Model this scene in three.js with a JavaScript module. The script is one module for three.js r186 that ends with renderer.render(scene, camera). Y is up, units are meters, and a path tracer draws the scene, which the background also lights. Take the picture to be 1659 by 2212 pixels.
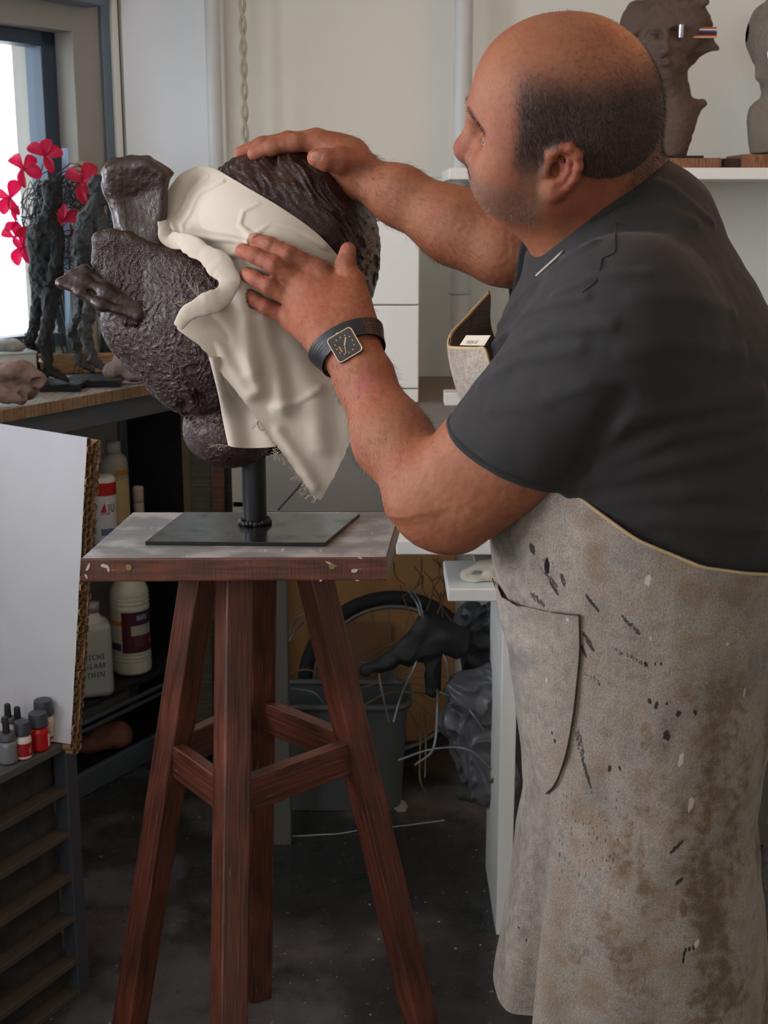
import * as THREE from 'three';
import { RoundedBoxGeometry } from 'three/addons/geometries/RoundedBoxGeometry.js';
import { mergeGeometries, toCreasedNormals } from 'three/addons/utils/BufferGeometryUtils.js';
import { RectAreaLightUniformsLib } from 'three/addons/lights/RectAreaLightUniformsLib.js';

// ---------------------------------------------------------------- camera, sky, lights, exposure
const EYE = 1.43, PITCH = THREE.MathUtils.degToRad(13.2), FPX = 2850, HALF_H = 1106, HALF_W = 829.5;
const scene = new THREE.Scene();
const camera = new THREE.PerspectiveCamera(THREE.MathUtils.radToDeg(2 * Math.atan(HALF_H / FPX)), 1659 / 2212, 0.05, 60);
camera.position.set(0, EYE, 0);
camera.rotation.x = -PITCH;
camera.focus = 1.66;
camera.userData.fStop = 14;
const renderer = new THREE.WebGLRenderer({ antialias: true });
renderer.toneMapping = THREE.LinearToneMapping;
renderer.toneMappingExposure = 1.0;
renderer.shadowMap.enabled = true;
RectAreaLightUniformsLib.init();
// overcast daylight outside, cool white
scene.background = new THREE.Color(0.80, 0.90, 1.0);
scene.backgroundIntensity = 10;
const COOL = 0xf1f3ff, WARM = 0xff9a4e;
function areaLight(color, intensity, w, h, from, to) {
  const l = new THREE.RectAreaLight(color, intensity, w, h);
  l.position.set(...from); l.lookAt(...to); scene.add(l);
  return l;
}
// daylight at the unseen window panes of the left wall and of the wall behind the camera
areaLight(COOL, 13.0, 2.0, 1.2, [-2.28, 1.74, -0.93], [-1.44, 1.62, -0.39]);
areaLight(0xf8f0e8, 1.2, 0.45, 0.8, [-1.7, 1.75, 1.36], [-0.6, 1.3, -1.7]);
// warm ceiling lamp behind the man's shoulder (its fitting is built with the room)
const LAMP = [0.95, 2.46, -2.15];
areaLight(WARM, 11.0, 0.5, 0.3, LAMP, [0.55, 1.2, -1.75]);

// ---------------------------------------------------------------- helpers
const V = (x, y, z) => new THREE.Vector3(x, y, z);
const COSP = Math.cos(PITCH), SINP = Math.sin(PITCH);
// measured image point at a known horizontal distance D -> place in the room (metres)
function at(px, py, D) {
  const u = (px - HALF_W) / FPX, v = (HALF_H - py) / FPX, t = D / (COSP + v * SINP);
  return V(u * t, EYE + (v * COSP - SINP) * t, -D);
}
// measured point on a horizontal plane of height y
function atY(px, py, y) { const p = at(px, py, 1); return at(px, py, (y - EYE) / (p.y - EYE)); }
const scaleAt = (D) => D / 2850 * 1.0;
const lerp = (a, b, t) => a + (b - a) * t, clamp = (x, a = 0, b = 1) => Math.min(b, Math.max(a, x));
const smooth = (a, b, x) => { const t = clamp((x - a) / (b - a)); return t * t * (3 - 2 * t); };
function rng(seed) { let s = seed >>> 0; return () => { s = (s + 0x6d2b79f5) | 0; let t = Math.imul(s ^ (s >>> 15), 1 | s); t = (t + Math.imul(t ^ (t >>> 7), 61 | t)) ^ t; return ((t ^ (t >>> 14)) >>> 0) / 4294967296; }; }
// gradient noise
const PERM = (() => { const r = rng(77), p = [...Array(256).keys()]; for (let i = 255; i > 0; i--) { const j = Math.floor(r() * (i + 1)); [p[i], p[j]] = [p[j], p[i]]; } return Uint8Array.from([...p, ...p]); })();
const G3 = [1, 1, 0, -1, 1, 0, 1, -1, 0, -1, -1, 0, 1, 0, 1, -1, 0, 1, 1, 0, -1, -1, 0, -1, 0, 1, 1, 0, -1, 1, 0, 1, -1, 0, -1, -1];
function noise3(x, y, z, per = 256) {
  const X = Math.floor(x), Y = Math.floor(y), Z = Math.floor(z); x -= X; y -= Y; z -= Z;
  const u = x * x * x * (x * (x * 6 - 15) + 10), v = y * y * y * (y * (y * 6 - 15) + 10), w = z * z * z * (z * (z * 6 - 15) + 10);
  const m = (i) => ((i % per) + per) % per & 255, x0 = m(X), x1 = m(X + 1), y0 = m(Y), y1 = m(Y + 1), z0 = m(Z), z1 = m(Z + 1);
  const g = (i, j, k, a, b, c) => { const h = (PERM[PERM[PERM[i] + j] + k] % 12) * 3; return G3[h] * a + G3[h + 1] * b + G3[h + 2] * c; };
  return lerp(lerp(lerp(g(x0, y0, z0, x, y, z), g(x1, y0, z0, x - 1, y, z), u), lerp(g(x0, y1, z0, x, y - 1, z), g(x1, y1, z0, x - 1, y - 1, z), u), v),
    lerp(lerp(g(x0, y0, z1, x, y, z - 1), g(x1, y0, z1, x - 1, y, z - 1), u), lerp(g(x0, y1, z1, x, y - 1, z - 1), g(x1, y1, z1, x - 1, y - 1, z - 1), u), v), w);
}
const fbm = (x, y, z, n = 4, per = 256) => { let s = 0, a = 0.5; for (let i = 0; i < n; i++) { s += a * noise3(x, y, z + i * 7.3, per); x *= 2; y *= 2; z *= 2; per *= 2; a *= 0.5; } return s; };
// textures: fn(u, v) in 0..1 gives linear-ish grey or [r, g, b] in 0..1
function tex(size, fn, srgb = false, sizeY = size) {
  const d = new Uint8Array(size * sizeY * 4);
  for (let j = 0; j < sizeY; j++) for (let i = 0; i < size; i++) {
    let c = fn((i + 0.5) / size, (j + 0.5) / sizeY); if (typeof c === 'number') c = [c, c, c];
    const o = (j * size + i) * 4; for (let k = 0; k < 3; k++) d[o + k] = clamp(c[k]) * 255; d[o + 3] = 255;
  }
  const t = new THREE.DataTexture(d, size, sizeY); t.wrapS = t.wrapT = THREE.RepeatWrapping; t.magFilter = THREE.LinearFilter; t.minFilter = THREE.LinearMipmapLinearFilter; t.generateMipmaps = true;
  if (srgb) t.colorSpace = THREE.SRGBColorSpace; t.needsUpdate = true; return t;
}
const rep = (t, x, y = x) => { const c = t.clone(); c.repeat.set(x, y); c.needsUpdate = true; return c; };
const std = (o) => new THREE.MeshStandardMaterial({ roughness: 0.7, ...o });
const phys = (o) => new THREE.MeshPhysicalMaterial({ roughness: 0.7, ...o });
// naming
const used = {};
function numbered(n) { if (!(n in used)) { used[n] = 0; return n; } used[n]++; return n + '_' + String(used[n]).padStart(3, '0'); }
function tag(o, label, category, group, kind) { if (label) o.userData.label = label; if (category) o.userData.category = category; if (group) o.userData.group = group; if (kind) o.userData.kind = kind; return o; }
function put(name, geo, mat, parent) {
  if (Array.isArray(geo)) geo = geo.length > 1 ? merge(geo) : geo[0];
  const m = new THREE.Mesh(geo, mat); m.castShadow = m.receiveShadow = true;
  m.name = parent ? name : numbered(name);
  if (parent) { const k = parent.children.filter((c) => c.name.replace(/_\d{3}$/, '') === name).length; if (k) m.name = name + '_' + String(k).padStart(3, '0'); }
  (parent || scene).add(m); return m;
}
function thing(name, label, category, pos = [0, 0, 0], turn = 0, group) {
  const g = new THREE.Group(); g.name = numbered(name); g.position.set(...pos); g.rotation.y = turn; scene.add(g); return tag(g, label, category, group);
}
const struct = (name, geo, mat) => tag(put(name, geo, mat), null, null, null, 'structure');
function merge(list) {
  const a = list.map((g) => { g = g.index ? g.toNonIndexed() : g; for (const k of Object.keys(g.attributes)) if (!['position', 'normal', 'uv'].includes(k)) g.deleteAttribute(k); if (!g.attributes.uv) g.setAttribute('uv', new THREE.BufferAttribute(new Float32Array(g.attributes.position.count * 2), 2)); return g; });
  return mergeGeometries(a);
}
// boxes with small chamfers and uv in metres
function box(w, h, d, x = 0, y = 0, z = 0, r = 0.003) {
  r = Math.min(r, w * 0.45, h * 0.45, d * 0.45);
  const g = r > 0 ? new RoundedBoxGeometry(w, h, d, 1, r) : new THREE.BoxGeometry(w, h, d); g.translate(x, y, z); return boxUV(g);
}
function boxUV(g) {
  g = g.index ? g.toNonIndexed() : g; const p = g.attributes.position, uv = new Float32Array(p.count * 2), a = V(), b = V(), c = V(), n = V();
  for (let i = 0; i < p.count; i += 3) {
    a.fromBufferAttribute(p, i); b.fromBufferAttribute(p, i + 1); c.fromBufferAttribute(p, i + 2); n.copy(b).sub(a).cross(c.clone().sub(a));
    const X = Math.abs(n.x), Y = Math.abs(n.y), Z = Math.abs(n.z);
    [a, b, c].forEach((q, k) => { const s = X > Y && X > Z ? [q.z, q.y] : Y > Z ? [q.x, q.z] : [q.x, q.y]; uv[(i + k) * 2] = s[0]; uv[(i + k) * 2 + 1] = s[1]; });
  }
  g.setAttribute('uv', new THREE.BufferAttribute(uv, 2)); return g;
}
const moved = (g, p, e = [0, 0, 0]) => { g.applyMatrix4(new THREE.Matrix4().compose(V(...p), new THREE.Quaternion().setFromEuler(new THREE.Euler(...e)), V(1, 1, 1))); return g; };
function tube(points, r, seg = 24, rad = 6, closed = false) {
  const c = new THREE.CatmullRomCurve3(points.map((p) => p.isVector3 ? p : V(...p)), closed);
  const g = new THREE.TubeGeometry(c, seg, r, rad, closed); return g;
}
function lathe(profile, seg = 32) { return new THREE.LatheGeometry(profile.map(([r, y]) => new THREE.Vector2(r, y)), seg); }
// a beam between two points with a rectangular section; side = direction of the first section axis
function beam(a, b, w, d, side = V(1, 0, 0), r = 0.003) {
  const L = a.distanceTo(b), g = box(w, L, d, 0, 0, 0, r), y = b.clone().sub(a).normalize(), x = side.clone().addScaledVector(y, -side.dot(y)).normalize(), z = x.clone().cross(y);
  g.applyMatrix4(new THREE.Matrix4().makeBasis(x, y, z).setPosition(a.clone().add(b).multiplyScalar(0.5))); return g;
}

// ---------------------------------------------------------------- solids from distance fields (for bodies and modelled sculpture)
const ball = (f, x, y, z, R) => { f.b = [x, y, z, R]; return f; };      // a ball that holds the solid, to skip what is far
function cap(a, b, ra, rb = ra) {           // tapered capsule
  const ax = a.x, ay = a.y, az = a.z, dx = b.x - ax, dy = b.y - ay, dz = b.z - az, L = dx * dx + dy * dy + dz * dz || 1e-9;
  return ball((x, y, z) => { x -= ax; y -= ay; z -= az; let t = (x * dx + y * dy + z * dz) / L; t = t < 0 ? 0 : t > 1 ? 1 : t; x -= dx * t; y -= dy * t; z -= dz * t; return Math.sqrt(x * x + y * y + z * z) - (ra + (rb - ra) * t); }, ax + dx / 2, ay + dy / 2, az + dz / 2, Math.sqrt(L) / 2 + Math.max(ra, rb));
}
function ell(c, r, m) {                                // ellipsoid, m = optional turn
  const [rx, ry, rz] = r, q = m ? new THREE.Matrix4().makeRotationFromQuaternion(m.clone().invert()).elements : null, cx = c.x, cy = c.y, cz = c.z, rm = Math.min(rx, ry, rz);
  return ball((x, y, z) => {
    x -= cx; y -= cy; z -= cz;
    if (q) { const X = q[0] * x + q[4] * y + q[8] * z, Y = q[1] * x + q[5] * y + q[9] * z; z = q[2] * x + q[6] * y + q[10] * z; x = X; y = Y; }
    const a = x / rx, b = y / ry, c2 = z / rz, k0 = Math.sqrt(a * a + b * b + c2 * c2) || 1e-6, A = a / rx, B = b / ry, D = c2 / rz, k1 = Math.sqrt(A * A + B * B + D * D) || 1e-6;
    return k0 < 0.02 ? -rm : k0 * (k0 - 1) / k1;
  }, cx, cy, cz, Math.max(rx, ry, rz));
}
const smin = (a, b, k) => { if (k <= 0) return Math.min(a, b); const h = Math.max(k - Math.abs(a - b), 0) / k; return Math.min(a, b) - h * h * k * 0.25; };
const smax = (a, b, k) => -smin(-a, -b, k);
// items: [fn, k] adds, [fn, k, -1] carves
function blend(items) {
  const n = items.length, F = items.map((i) => i[0]), K = new Float64Array(items.map((i) => i[1] ?? 0.01)), O = items.map((i) => (i[2] ?? 1) > 0), S = new Float64Array(n * 4), box = new THREE.Box3();
  F.forEach((f, i) => { const b = f.b || [0, 0, 0, 1e3]; S.set(b, i * 4); if (O[i]) { box.expandByPoint(V(b[0] - b[3], b[1] - b[3], b[2] - b[3])); box.expandByPoint(V(b[0] + b[3], b[1] + b[3], b[2] + b[3])); } });
  const c = box.getCenter(V()), R = Math.max(...F.map((f, i) => O[i] ? Math.hypot(S[i * 4] - c.x, S[i * 4 + 1] - c.y, S[i * 4 + 2] - c.z) + S[i * 4 + 3] : 0)) + 0.01;
  return ball((x, y, z) => {
    let d = 1e3;
    for (let i = 0, j = 0; i < n; i++, j += 4) {
      const k = K[i], a = x - S[j], b = y - S[j + 1], e = z - S[j + 2], r = S[j + 3] + (O[i] ? d + k : k - d);
      if (i && (r < 0 || a * a + b * b + e * e > r * r)) continue;
      const v = F[i](x, y, z); d = O[i] ? smin(d, v, k) : smax(d, -v, k);
    }
    return d;
  }, c.x, c.y, c.z, R);
}
// the same solid, answered from its ball when far away
function guard(f, m = 0.04) { const [cx, cy, cz, R] = f.b; return ball((x, y, z) => { const a = x - cx, b = y - cy, c = z - cz, q = a * a + b * b + c * c; return q > (R + m) * (R + m) ? Math.sqrt(q) - R : f(x, y, z); }, cx, cy, cz, R); }
function meshSDF(f, lo, hi, h, o = {}) {
  const T0 = performance.now();
  const nx = Math.ceil((hi.x - lo.x) / h) + 1, ny = Math.ceil((hi.y - lo.y) / h) + 1, nz = Math.ceil((hi.z - lo.z) / h) + 1, sy = nx, sz = nx * ny;
  const val = new Float32Array(sz * nz).fill(NaN), B = 6, blocks = [], reach = B * h * 0.87 * (o.slack ?? 1.35);
  for (let k = 0; k < nz - 1; k += B) for (let j = 0; j < ny - 1; j += B) for (let i = 0; i < nx - 1; i += B) {
    if (Math.abs(f(lo.x + (i + B / 2) * h, lo.y + (j + B / 2) * h, lo.z + (k + B / 2) * h)) > reach) continue;
    blocks.push([i, j, k]);
    for (let c = k; c <= Math.min(k + B, nz - 1); c++) for (let b = j; b <= Math.min(j + B, ny - 1); b++) for (let a = i; a <= Math.min(i + B, nx - 1); a++) { const q = a + b * sy + c * sz; if (val[q] !== val[q]) val[q] = f(lo.x + a * h, lo.y + b * h, lo.z + c * h); }
  }
  const id = new Map(), pos = [], idx = [], C = [0, 1, sy, sy + 1, sz, sz + 1, sz + sy, sz + sy + 1], E = [[0, 1], [2, 3], [4, 5], [6, 7], [0, 2], [1, 3], [4, 6], [5, 7], [0, 4], [1, 5], [2, 6], [3, 7]];
  for (const [bi, bj, bk] of blocks) for (let k = bk; k < Math.min(bk + B, nz - 1); k++) for (let j = bj; j < Math.min(bj + B, ny - 1); j++) for (let i = bi; i < Math.min(bi + B, nx - 1); i++) {
    const q = i + j * sy + k * sz; let mask = 0; for (let c = 0; c < 8; c++) if (val[q + C[c]] < 0) mask |= 1 << c;
    if (mask === 0 || mask === 255) continue;
    let X = 0, Y = 0, Z = 0, n = 0;
    for (const [a, b] of E) { const A = val[q + C[a]], D = val[q + C[b]]; if ((A < 0) === (D < 0)) continue; const t = A / (A - D); X += lerp(a & 1, b & 1, t); Y += lerp(a >> 1 & 1, b >> 1 & 1, t); Z += lerp(a >> 2, b >> 2, t); n++; }
    id.set(q, pos.length / 3); pos.push(lo.x + (i + X / n) * h, lo.y + (j + Y / n) * h, lo.z + (k + Z / n) * h);
  }
  const quad = (a, b, c, d, flip) => { a = id.get(a); b = id.get(b); c = id.get(c); d = id.get(d); if (a === undefined || b === undefined || c === undefined || d === undefined) return; if (flip) idx.push(a, c, b, a, d, c); else idx.push(a, b, c, a, c, d); };
  for (const q of id.keys()) {
    const s = val[q] < 0;
    if (s !== (val[q + 1] < 0)) quad(q, q - sy, q - sy - sz, q - sz, s);
    if (s !== (val[q + sy] < 0)) quad(q, q - sz, q - sz - 1, q - 1, s);
    if (s !== (val[q + sz] < 0)) quad(q, q - 1, q - 1 - sy, q - sy, s);
  }
  // windings above give inward faces where s is inside; they are checked against the gradient below
  const nor = new Float32Array(pos.length), e = o.eps ?? h * 0.7;
  for (let i = 0; i < pos.length; i += 3) {
    const x = pos[i], y = pos[i + 1], z = pos[i + 2]; let a = f(x + e, y, z) - f(x - e, y, z), b = f(x, y + e, z) - f(x, y - e, z), c = f(x, y, z + e) - f(x, y, z - e); const l = Math.hypot(a, b, c) || 1;
    nor[i] = a / l; nor[i + 1] = b / l; nor[i + 2] = c / l;
  }
  for (let i = 0; i < idx.length; i += 3) {
    const [a, b, c] = [idx[i] * 3, idx[i + 1] * 3, idx[i + 2] * 3], ux = pos[b] - pos[a], uy = pos[b + 1] - pos[a + 1], uz = pos[b + 2] - pos[a + 2], vx = pos[c] - pos[a], vy = pos[c + 1] - pos[a + 1], vz = pos[c + 2] - pos[a + 2];
    if ((uy * vz - uz * vy) * nor[a] + (uz * vx - ux * vz) * nor[a + 1] + (ux * vy - uy * vx) * nor[a + 2] < 0) { const t = idx[i + 1]; idx[i + 1] = idx[i + 2]; idx[i + 2] = t; }
  }
  if (globalThis.PROF) console.log('mesh', (performance.now() - T0 | 0) + 'ms', pos.length / 3, idx.length / 3, blocks.length);
  const g = new THREE.BufferGeometry(); g.setAttribute('position', new THREE.BufferAttribute(new Float32Array(pos), 3)); g.setAttribute('normal', new THREE.BufferAttribute(nor, 3)); g.setIndex(idx);
  const uv = new Float32Array(pos.length / 3 * 2), U = o.uv || ((x, y, z) => [x + z * 0.6, y + z * 0.35]);
  for (let i = 0, j = 0; i < pos.length; i += 3) { const w = U(pos[i], pos[i + 1], pos[i + 2]); uv[j++] = w[0]; uv[j++] = w[1]; }
  g.setAttribute('uv', new THREE.BufferAttribute(uv, 2));
  if (o.color) { const col = new Float32Array(pos.length); for (let i = 0; i < pos.length; i += 3) { const c = o.color(pos[i], pos[i + 1], pos[i + 2], nor[i], nor[i + 1], nor[i + 2]); col[i] = c[0]; col[i + 1] = c[1]; col[i + 2] = c[2]; } g.setAttribute('color', new THREE.BufferAttribute(col, 3)); }
  return g;
}
// where the line of sight towards a measured point first meets a field (used to measure depth)
function hit(f, px, py, from = 0.8, to = 4, off = 0) {
  let D = from; for (let i = 0; i < 200 && D < to; i++) { const p = at(px, py, D), d = f(p.x, p.y, p.z) - off; if (d < 0.0003) return p; D += Math.max(d * 0.8, 0.0004); } return null;
}
function dense(pts, step) { const out = [pts[0]]; for (let i = 1; i < pts.length; i++) { const [a, b] = [pts[i - 1], pts[i]], n = Math.max(1, Math.round(Math.hypot(b[0] - a[0], b[1] - a[1]) / step)); for (let k = 1; k <= n; k++) out.push([lerp(a[0], b[0], k / n), lerp(a[1], b[1], k / n)]); } return out; }
function grad(f, p, e = 0.002) { return V(f(p.x + e, p.y, p.z) - f(p.x - e, p.y, p.z), f(p.x, p.y + e, p.z) - f(p.x, p.y - e, p.z), f(p.x, p.y, p.z + e) - f(p.x, p.y, p.z - e)).normalize(); }
// a smooth sheet through a grid of points (rows of equal length), thickness t, uv in metres
function sheet(rows, nu, nv, t = 0.001, shape, uvOf) {
  const R = rows.length, Cn = rows[0].length, cr = (p0, p1, p2, p3, s) => 0.5 * (2 * p1 + (p2 - p0) * s + (2 * p0 - 5 * p1 + 4 * p2 - p3) * s * s + (3 * p1 - p0 - 3 * p2 + p3) * s * s * s);
  const g = (j, i) => rows[clamp(j, 0, R - 1)][clamp(i, 0, Cn - 1)], P = [];
  for (let b = 0; b <= nv; b++) for (let a = 0; a <= nu; a++) {
    const fv = b / nv * (R - 1), fu = a / nu * (Cn - 1), j = Math.min(Math.floor(fv), R - 2), i = Math.min(Math.floor(fu), Cn - 2), s = fu - i, w = fv - j, out = [];
    for (const k of ['x', 'y', 'z']) { const c = [-1, 0, 1, 2].map((q) => cr(g(j + q, i - 1)[k], g(j + q, i)[k], g(j + q, i + 1)[k], g(j + q, i + 2)[k], s)); out.push(cr(...c, w)); }
    let p = V(...out); if (shape) p = shape(p, a / nu, b / nv) || p; P.push(p);
  }
  return skin(P, nu, nv, t, uvOf);
}
function skin(P, nu, nv, t, uvOf) {
  const N = P.map(() => V()), W = nu + 1, id = (a, b) => b * W + a;
  for (let b = 0; b <= nv; b++) for (let a = 0; a <= nu; a++) { const u = P[id(Math.min(a + 1, nu), b)].clone().sub(P[id(Math.max(a - 1, 0), b)]), v = P[id(a, Math.min(b + 1, nv))].clone().sub(P[id(a, Math.max(b - 1, 0))]); N[id(a, b)].copy(u.cross(v)).normalize(); }
  const pos = [], nor = [], uv = [], idx = [], n = P.length;
  let len = 0; const vs = []; for (let b = 0; b <= nv; b++) { if (b) len += P[id(nu >> 1, b)].distanceTo(P[id(nu >> 1, b - 1)]); vs.push(len); }
  for (const s of [0, 1]) for (let i = 0; i < n; i++) {
    const a = i % W, b = (i - a) / W, p = P[i].clone().addScaledVector(N[i], s ? -t : 0); pos.push(p.x, p.y, p.z); nor.push(...N[i].clone().multiplyScalar(s ? -1 : 1).toArray());
    const w = uvOf ? uvOf(a / nu, b / nv, P[i]) : [a / nu * P[id(0, nv >> 1)].distanceTo(P[id(nu, nv >> 1)]), vs[b]]; uv.push(...w);
  }
  for (let b = 0; b < nv; b++) for (let a = 0; a < nu; a++) { const i = id(a, b), j = i + 1, k = i + W, l = k + 1; idx.push(i, j, l, i, l, k, n + i, n + l, n + j, n + i, n + k, n + l); }
  const rim = (i, j) => idx.push(i, i + n, j + n, i, j + n, j);
  for (let a = 0; a < nu; a++) { rim(id(a, 0), id(a + 1, 0)); rim(id(a + 1, nv), id(a, nv)); }
  for (let b = 0; b < nv; b++) { rim(id(0, b + 1), id(0, b)); rim(id(nu, b), id(nu, b + 1)); }
  const g = new THREE.BufferGeometry(); g.setAttribute('position', new THREE.Float32BufferAttribute(pos, 3)); g.setAttribute('normal', new THREE.Float32BufferAttribute(nor, 3)); g.setAttribute('uv', new THREE.Float32BufferAttribute(uv, 2)); g.setIndex(idx); return g;
}
function addColors(g, fn) { const p = g.attributes.position, c = new Float32Array(p.count * 3); for (let i = 0; i < p.count; i++) { const k = fn(p.getX(i), p.getY(i), p.getZ(i)); c.set(k, i * 3); } g.setAttribute('color', new THREE.BufferAttribute(c, 3)); return g; }
// prism of an outline with depth; outline = [[x, y], ...] in metres
function prism(outline, depth, bevel = 0.002) {
  const g = new THREE.ExtrudeGeometry(new THREE.Shape(outline.map(([x, y]) => new THREE.Vector2(x, y))), { depth, bevelEnabled: bevel > 0, bevelSize: bevel, bevelThickness: bevel, bevelSegments: 2 }); g.translate(0, 0, -depth); return g;
}

// ---------------------------------------------------------------- shared textures
const T = {};
T.fine = tex(256, (u, v) => 0.5 + 0.9 * fbm(u * 48, v * 48, 1, 2, 48));
T.mid = tex(256, (u, v) => 0.5 + 0.8 * fbm(u * 10, v * 10, 2, 4, 10));
T.weave = tex(256, (u, v) => { const a = Math.sin(u * Math.PI * 2 * 32), b = Math.sin(v * Math.PI * 2 * 32), c = ((Math.floor(u * 32) + Math.floor(v * 32)) & 1) ? a : b; return 0.5 + 0.3 * c + 0.25 * fbm(u * 40, v * 40, 3, 2, 40); });
T.knit = tex(256, (u, v) => 0.5 + 0.28 * Math.sin(u * Math.PI * 2 * 40 + 1.5 * noise3(u * 16, v * 16, 0, 16)) + 0.3 * fbm(u * 64, v * 64, 5, 2, 64));
T.grain = tex(512, (u, v) => { const w = Math.min(v, 1 - v) * 6; return 0.5 + 0.5 * fbm(u * 64, w, 4, 3, 64) + 0.25 * noise3(u * 128, w * 3, 9, 128); });
T.leather = tex(512, (u, v) => { let m = 0; for (const [s, w] of [[22, 0.55], [48, 0.35]]) m += w * (1 - Math.min(1, Math.abs(noise3(u * s + 3 * noise3(u * 6, v * 6, 1, 6), v * s, s, s)) * 3.2)); return 0.75 - 0.6 * m + 0.25 * noise3(u * 110, v * 110, 3, 110); });
T.skin = tex(512, (u, v) => { const a = Math.abs(noise3(u * 60, v * 60, 1, 60)), b = Math.abs(noise3(u * 60 + 20, v * 60, 9, 60)); return 0.35 + 0.9 * Math.min(a, b) * 1.6 + 0.25 * noise3(u * 128, v * 128, 4, 128); });
// ---------------------------------------------------------------- the room
const M = {};
M.wall = std({ color: 0xe6e3d8, roughness: 0.9, bumpMap: rep(T.mid, 2), bumpScale: 0.0012 });
M.wallGrey = std({ color: 0x9a968f, roughness: 0.75, bumpMap: rep(T.fine, 6), bumpScale: 0.0004 });
M.floor = (() => {
  const map = tex(1024, (u, v) => {
    const d = fbm(u * 5 + 0.4 * noise3(u * 9, v * 9, 2, 9), v * 5, 1.5, 5, 5), s = fbm(u * 24, v * 24, 4, 3, 24);
    let c = 0.2 + 0.05 * s + 0.14 * smooth(0.02, 0.3, d + 0.5 * s * Math.abs(d));
    const w = noise3(u * 150, v * 150, 7, 150); if (w > 0.62) c += 0.22;
    return [c, c, c];
  }, true);
  return std({ color: 0xffffff, map: rep(map, 0.55), roughness: 0.55, roughnessMap: rep(T.mid, 1.2), bumpMap: rep(T.fine, 3), bumpScale: 0.0004 });
})();
M.alu = std({ color: 0x6a7784, roughness: 0.45, metalness: 0.2 });
M.aluDark = std({ color: 0x3c4a5a, roughness: 0.45, metalness: 0.2 });
M.white = std({ color: 0xe6e6e0, roughness: 0.5, bumpMap: rep(T.fine, 5), bumpScale: 0.0003 });
M.black = std({ color: 0x1b1b1d, roughness: 0.6 });
M.pipe = std({ color: 0xc9c9c6, roughness: 0.4 });
const CORNER = V(-0.694, 0, -3.6), WDIR = V(-0.539, 0, 0.842).normalize(), WIN = V(0.842, 0, 0.539).normalize(), WANG = Math.atan2(WIN.x, WIN.z);
const onWall = (s, y, out = 0) => CORNER.clone().addScaledVector(WDIR, s).addScaledVector(WIN, out).setY(y);
// a box on the window wall: s from..to, y from..to, depth from..to (positive into the room)
function wallBox(s0, s1, y0, y1, d0, d1, r = 0.003) {
  const g = box(s1 - s0, y1 - y0, d1 - d0, 0, 0, 0, r), c = onWall((s0 + s1) / 2, (y0 + y1) / 2, (d0 + d1) / 2);
  g.applyMatrix4(new THREE.Matrix4().makeBasis(WDIR, V(0, 1, 0), WDIR.clone().cross(V(0, 1, 0))).setPosition(c)); return g;
}
const HT = 2.9, WB = 1.05;
struct('floor', box(8, 0.2, 7, -0.6, -0.1, -1.2, 0), M.floor);
struct('ceiling', box(8, 0.15, 7, -0.6, HT + 0.075, -1.2, 0), M.wall);
struct('wall_back', box(4, HT, 0.2, CORNER.x + 1.75, HT / 2, -3.7, 0), M.wall);
struct('wall_right', box(0.2, HT, 6, 2.4, HT / 2, -0.9, 0), M.wall);
// wall behind the camera, with a wide window
struct('wall_front', [box(2.475, HT, 0.2, -3.1625, HT / 2, 1.5, 0), box(3.975, HT, 0.2, 0.5125, HT / 2, 1.5, 0), box(0.45, 1.35, 0.2, -1.7, 0.675, 1.5, 0), box(0.45, HT - 2.15, 0.2, -1.7, (HT + 2.15) / 2, 1.5, 0)], M.wall);
// window wall: openings s 0.153..1.35, 1.55..3.9 ; the visible one is low headed
const o1 = [0.153, 1.35, WB, 1.845], o2 = [2.1, 4.1, WB, 2.4];
struct('wall_left', [
  wallBox(-0.1, o1[0], 0, HT, -0.22, 0, 0), wallBox(o1[0], o1[1], 0, WB, -0.22, 0, 0), wallBox(o1[0], o1[1], o1[3], HT, -0.22, 0, 0), wallBox(o1[1], o2[0], 0, HT, -0.22, 0, 0),
  wallBox(o2[0], o2[1], 0, WB, -0.22, 0, 0), wallBox(o2[0], o2[1], o2[3], HT, -0.22, 0, 0), wallBox(o2[1], 6.1, 0, HT, -0.22, 0, 0)], M.wallGrey);
function windowUnit(name, [s0, s1, y0, y1], depth, posts) {
  const w = new THREE.Group(); w.name = name; scene.add(w); w.userData.kind = 'structure';
  const f = 0.05; put('window_frame', [wallBox(s0, s0 + f, y0, y1, -depth - 0.06, -depth), wallBox(s1 - f, s1, y0, y1, -depth - 0.06, -depth), wallBox(s0, s1, y1 - f * 0.7, y1, -depth - 0.06, -depth), wallBox(s0, s1, y0, y0 + f, -depth - 0.06, -depth), ...posts.map((p) => wallBox(p - 0.03, p + 0.03, y0, y1, -depth - 0.06, -depth))], M.aluDark, w);
  const e = [s0, ...posts, s1]; for (let i = 0; i < e.length - 1; i++) put('window_pane', wallBox(e[i] + 0.03, e[i + 1] - 0.03, y0 + 0.03, y1 - 0.03, -depth - 0.034, -depth - 0.03, 0), M.glass, w);
}
M.glass = phys({ color: 0xffffff, transmission: 1, thickness: 0, roughness: 0.02, ior: 1.45 });
windowUnit('window_1', o1, 0.06, [0.75]);
windowUnit('window_2', o2, 0.06, [2.8, 3.45]);
// mullion face, white strip and black seal at the corner of the window wall
struct('trim_1', wallBox(0.03, 0.06, 0, HT, 0, 0.012), M.alu);
struct('trim_2', wallBox(0.008, 0.03, 0, HT, 0, 0.02), M.white);
struct('trim_3', wallBox(-0.002, 0.008, 0, HT, 0, 0.014), M.black);
struct('trim_4', wallBox(0.1, 1.6, 1.905, 2.06, 0, 0.07), M.alu);   // blind box over the window
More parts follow.
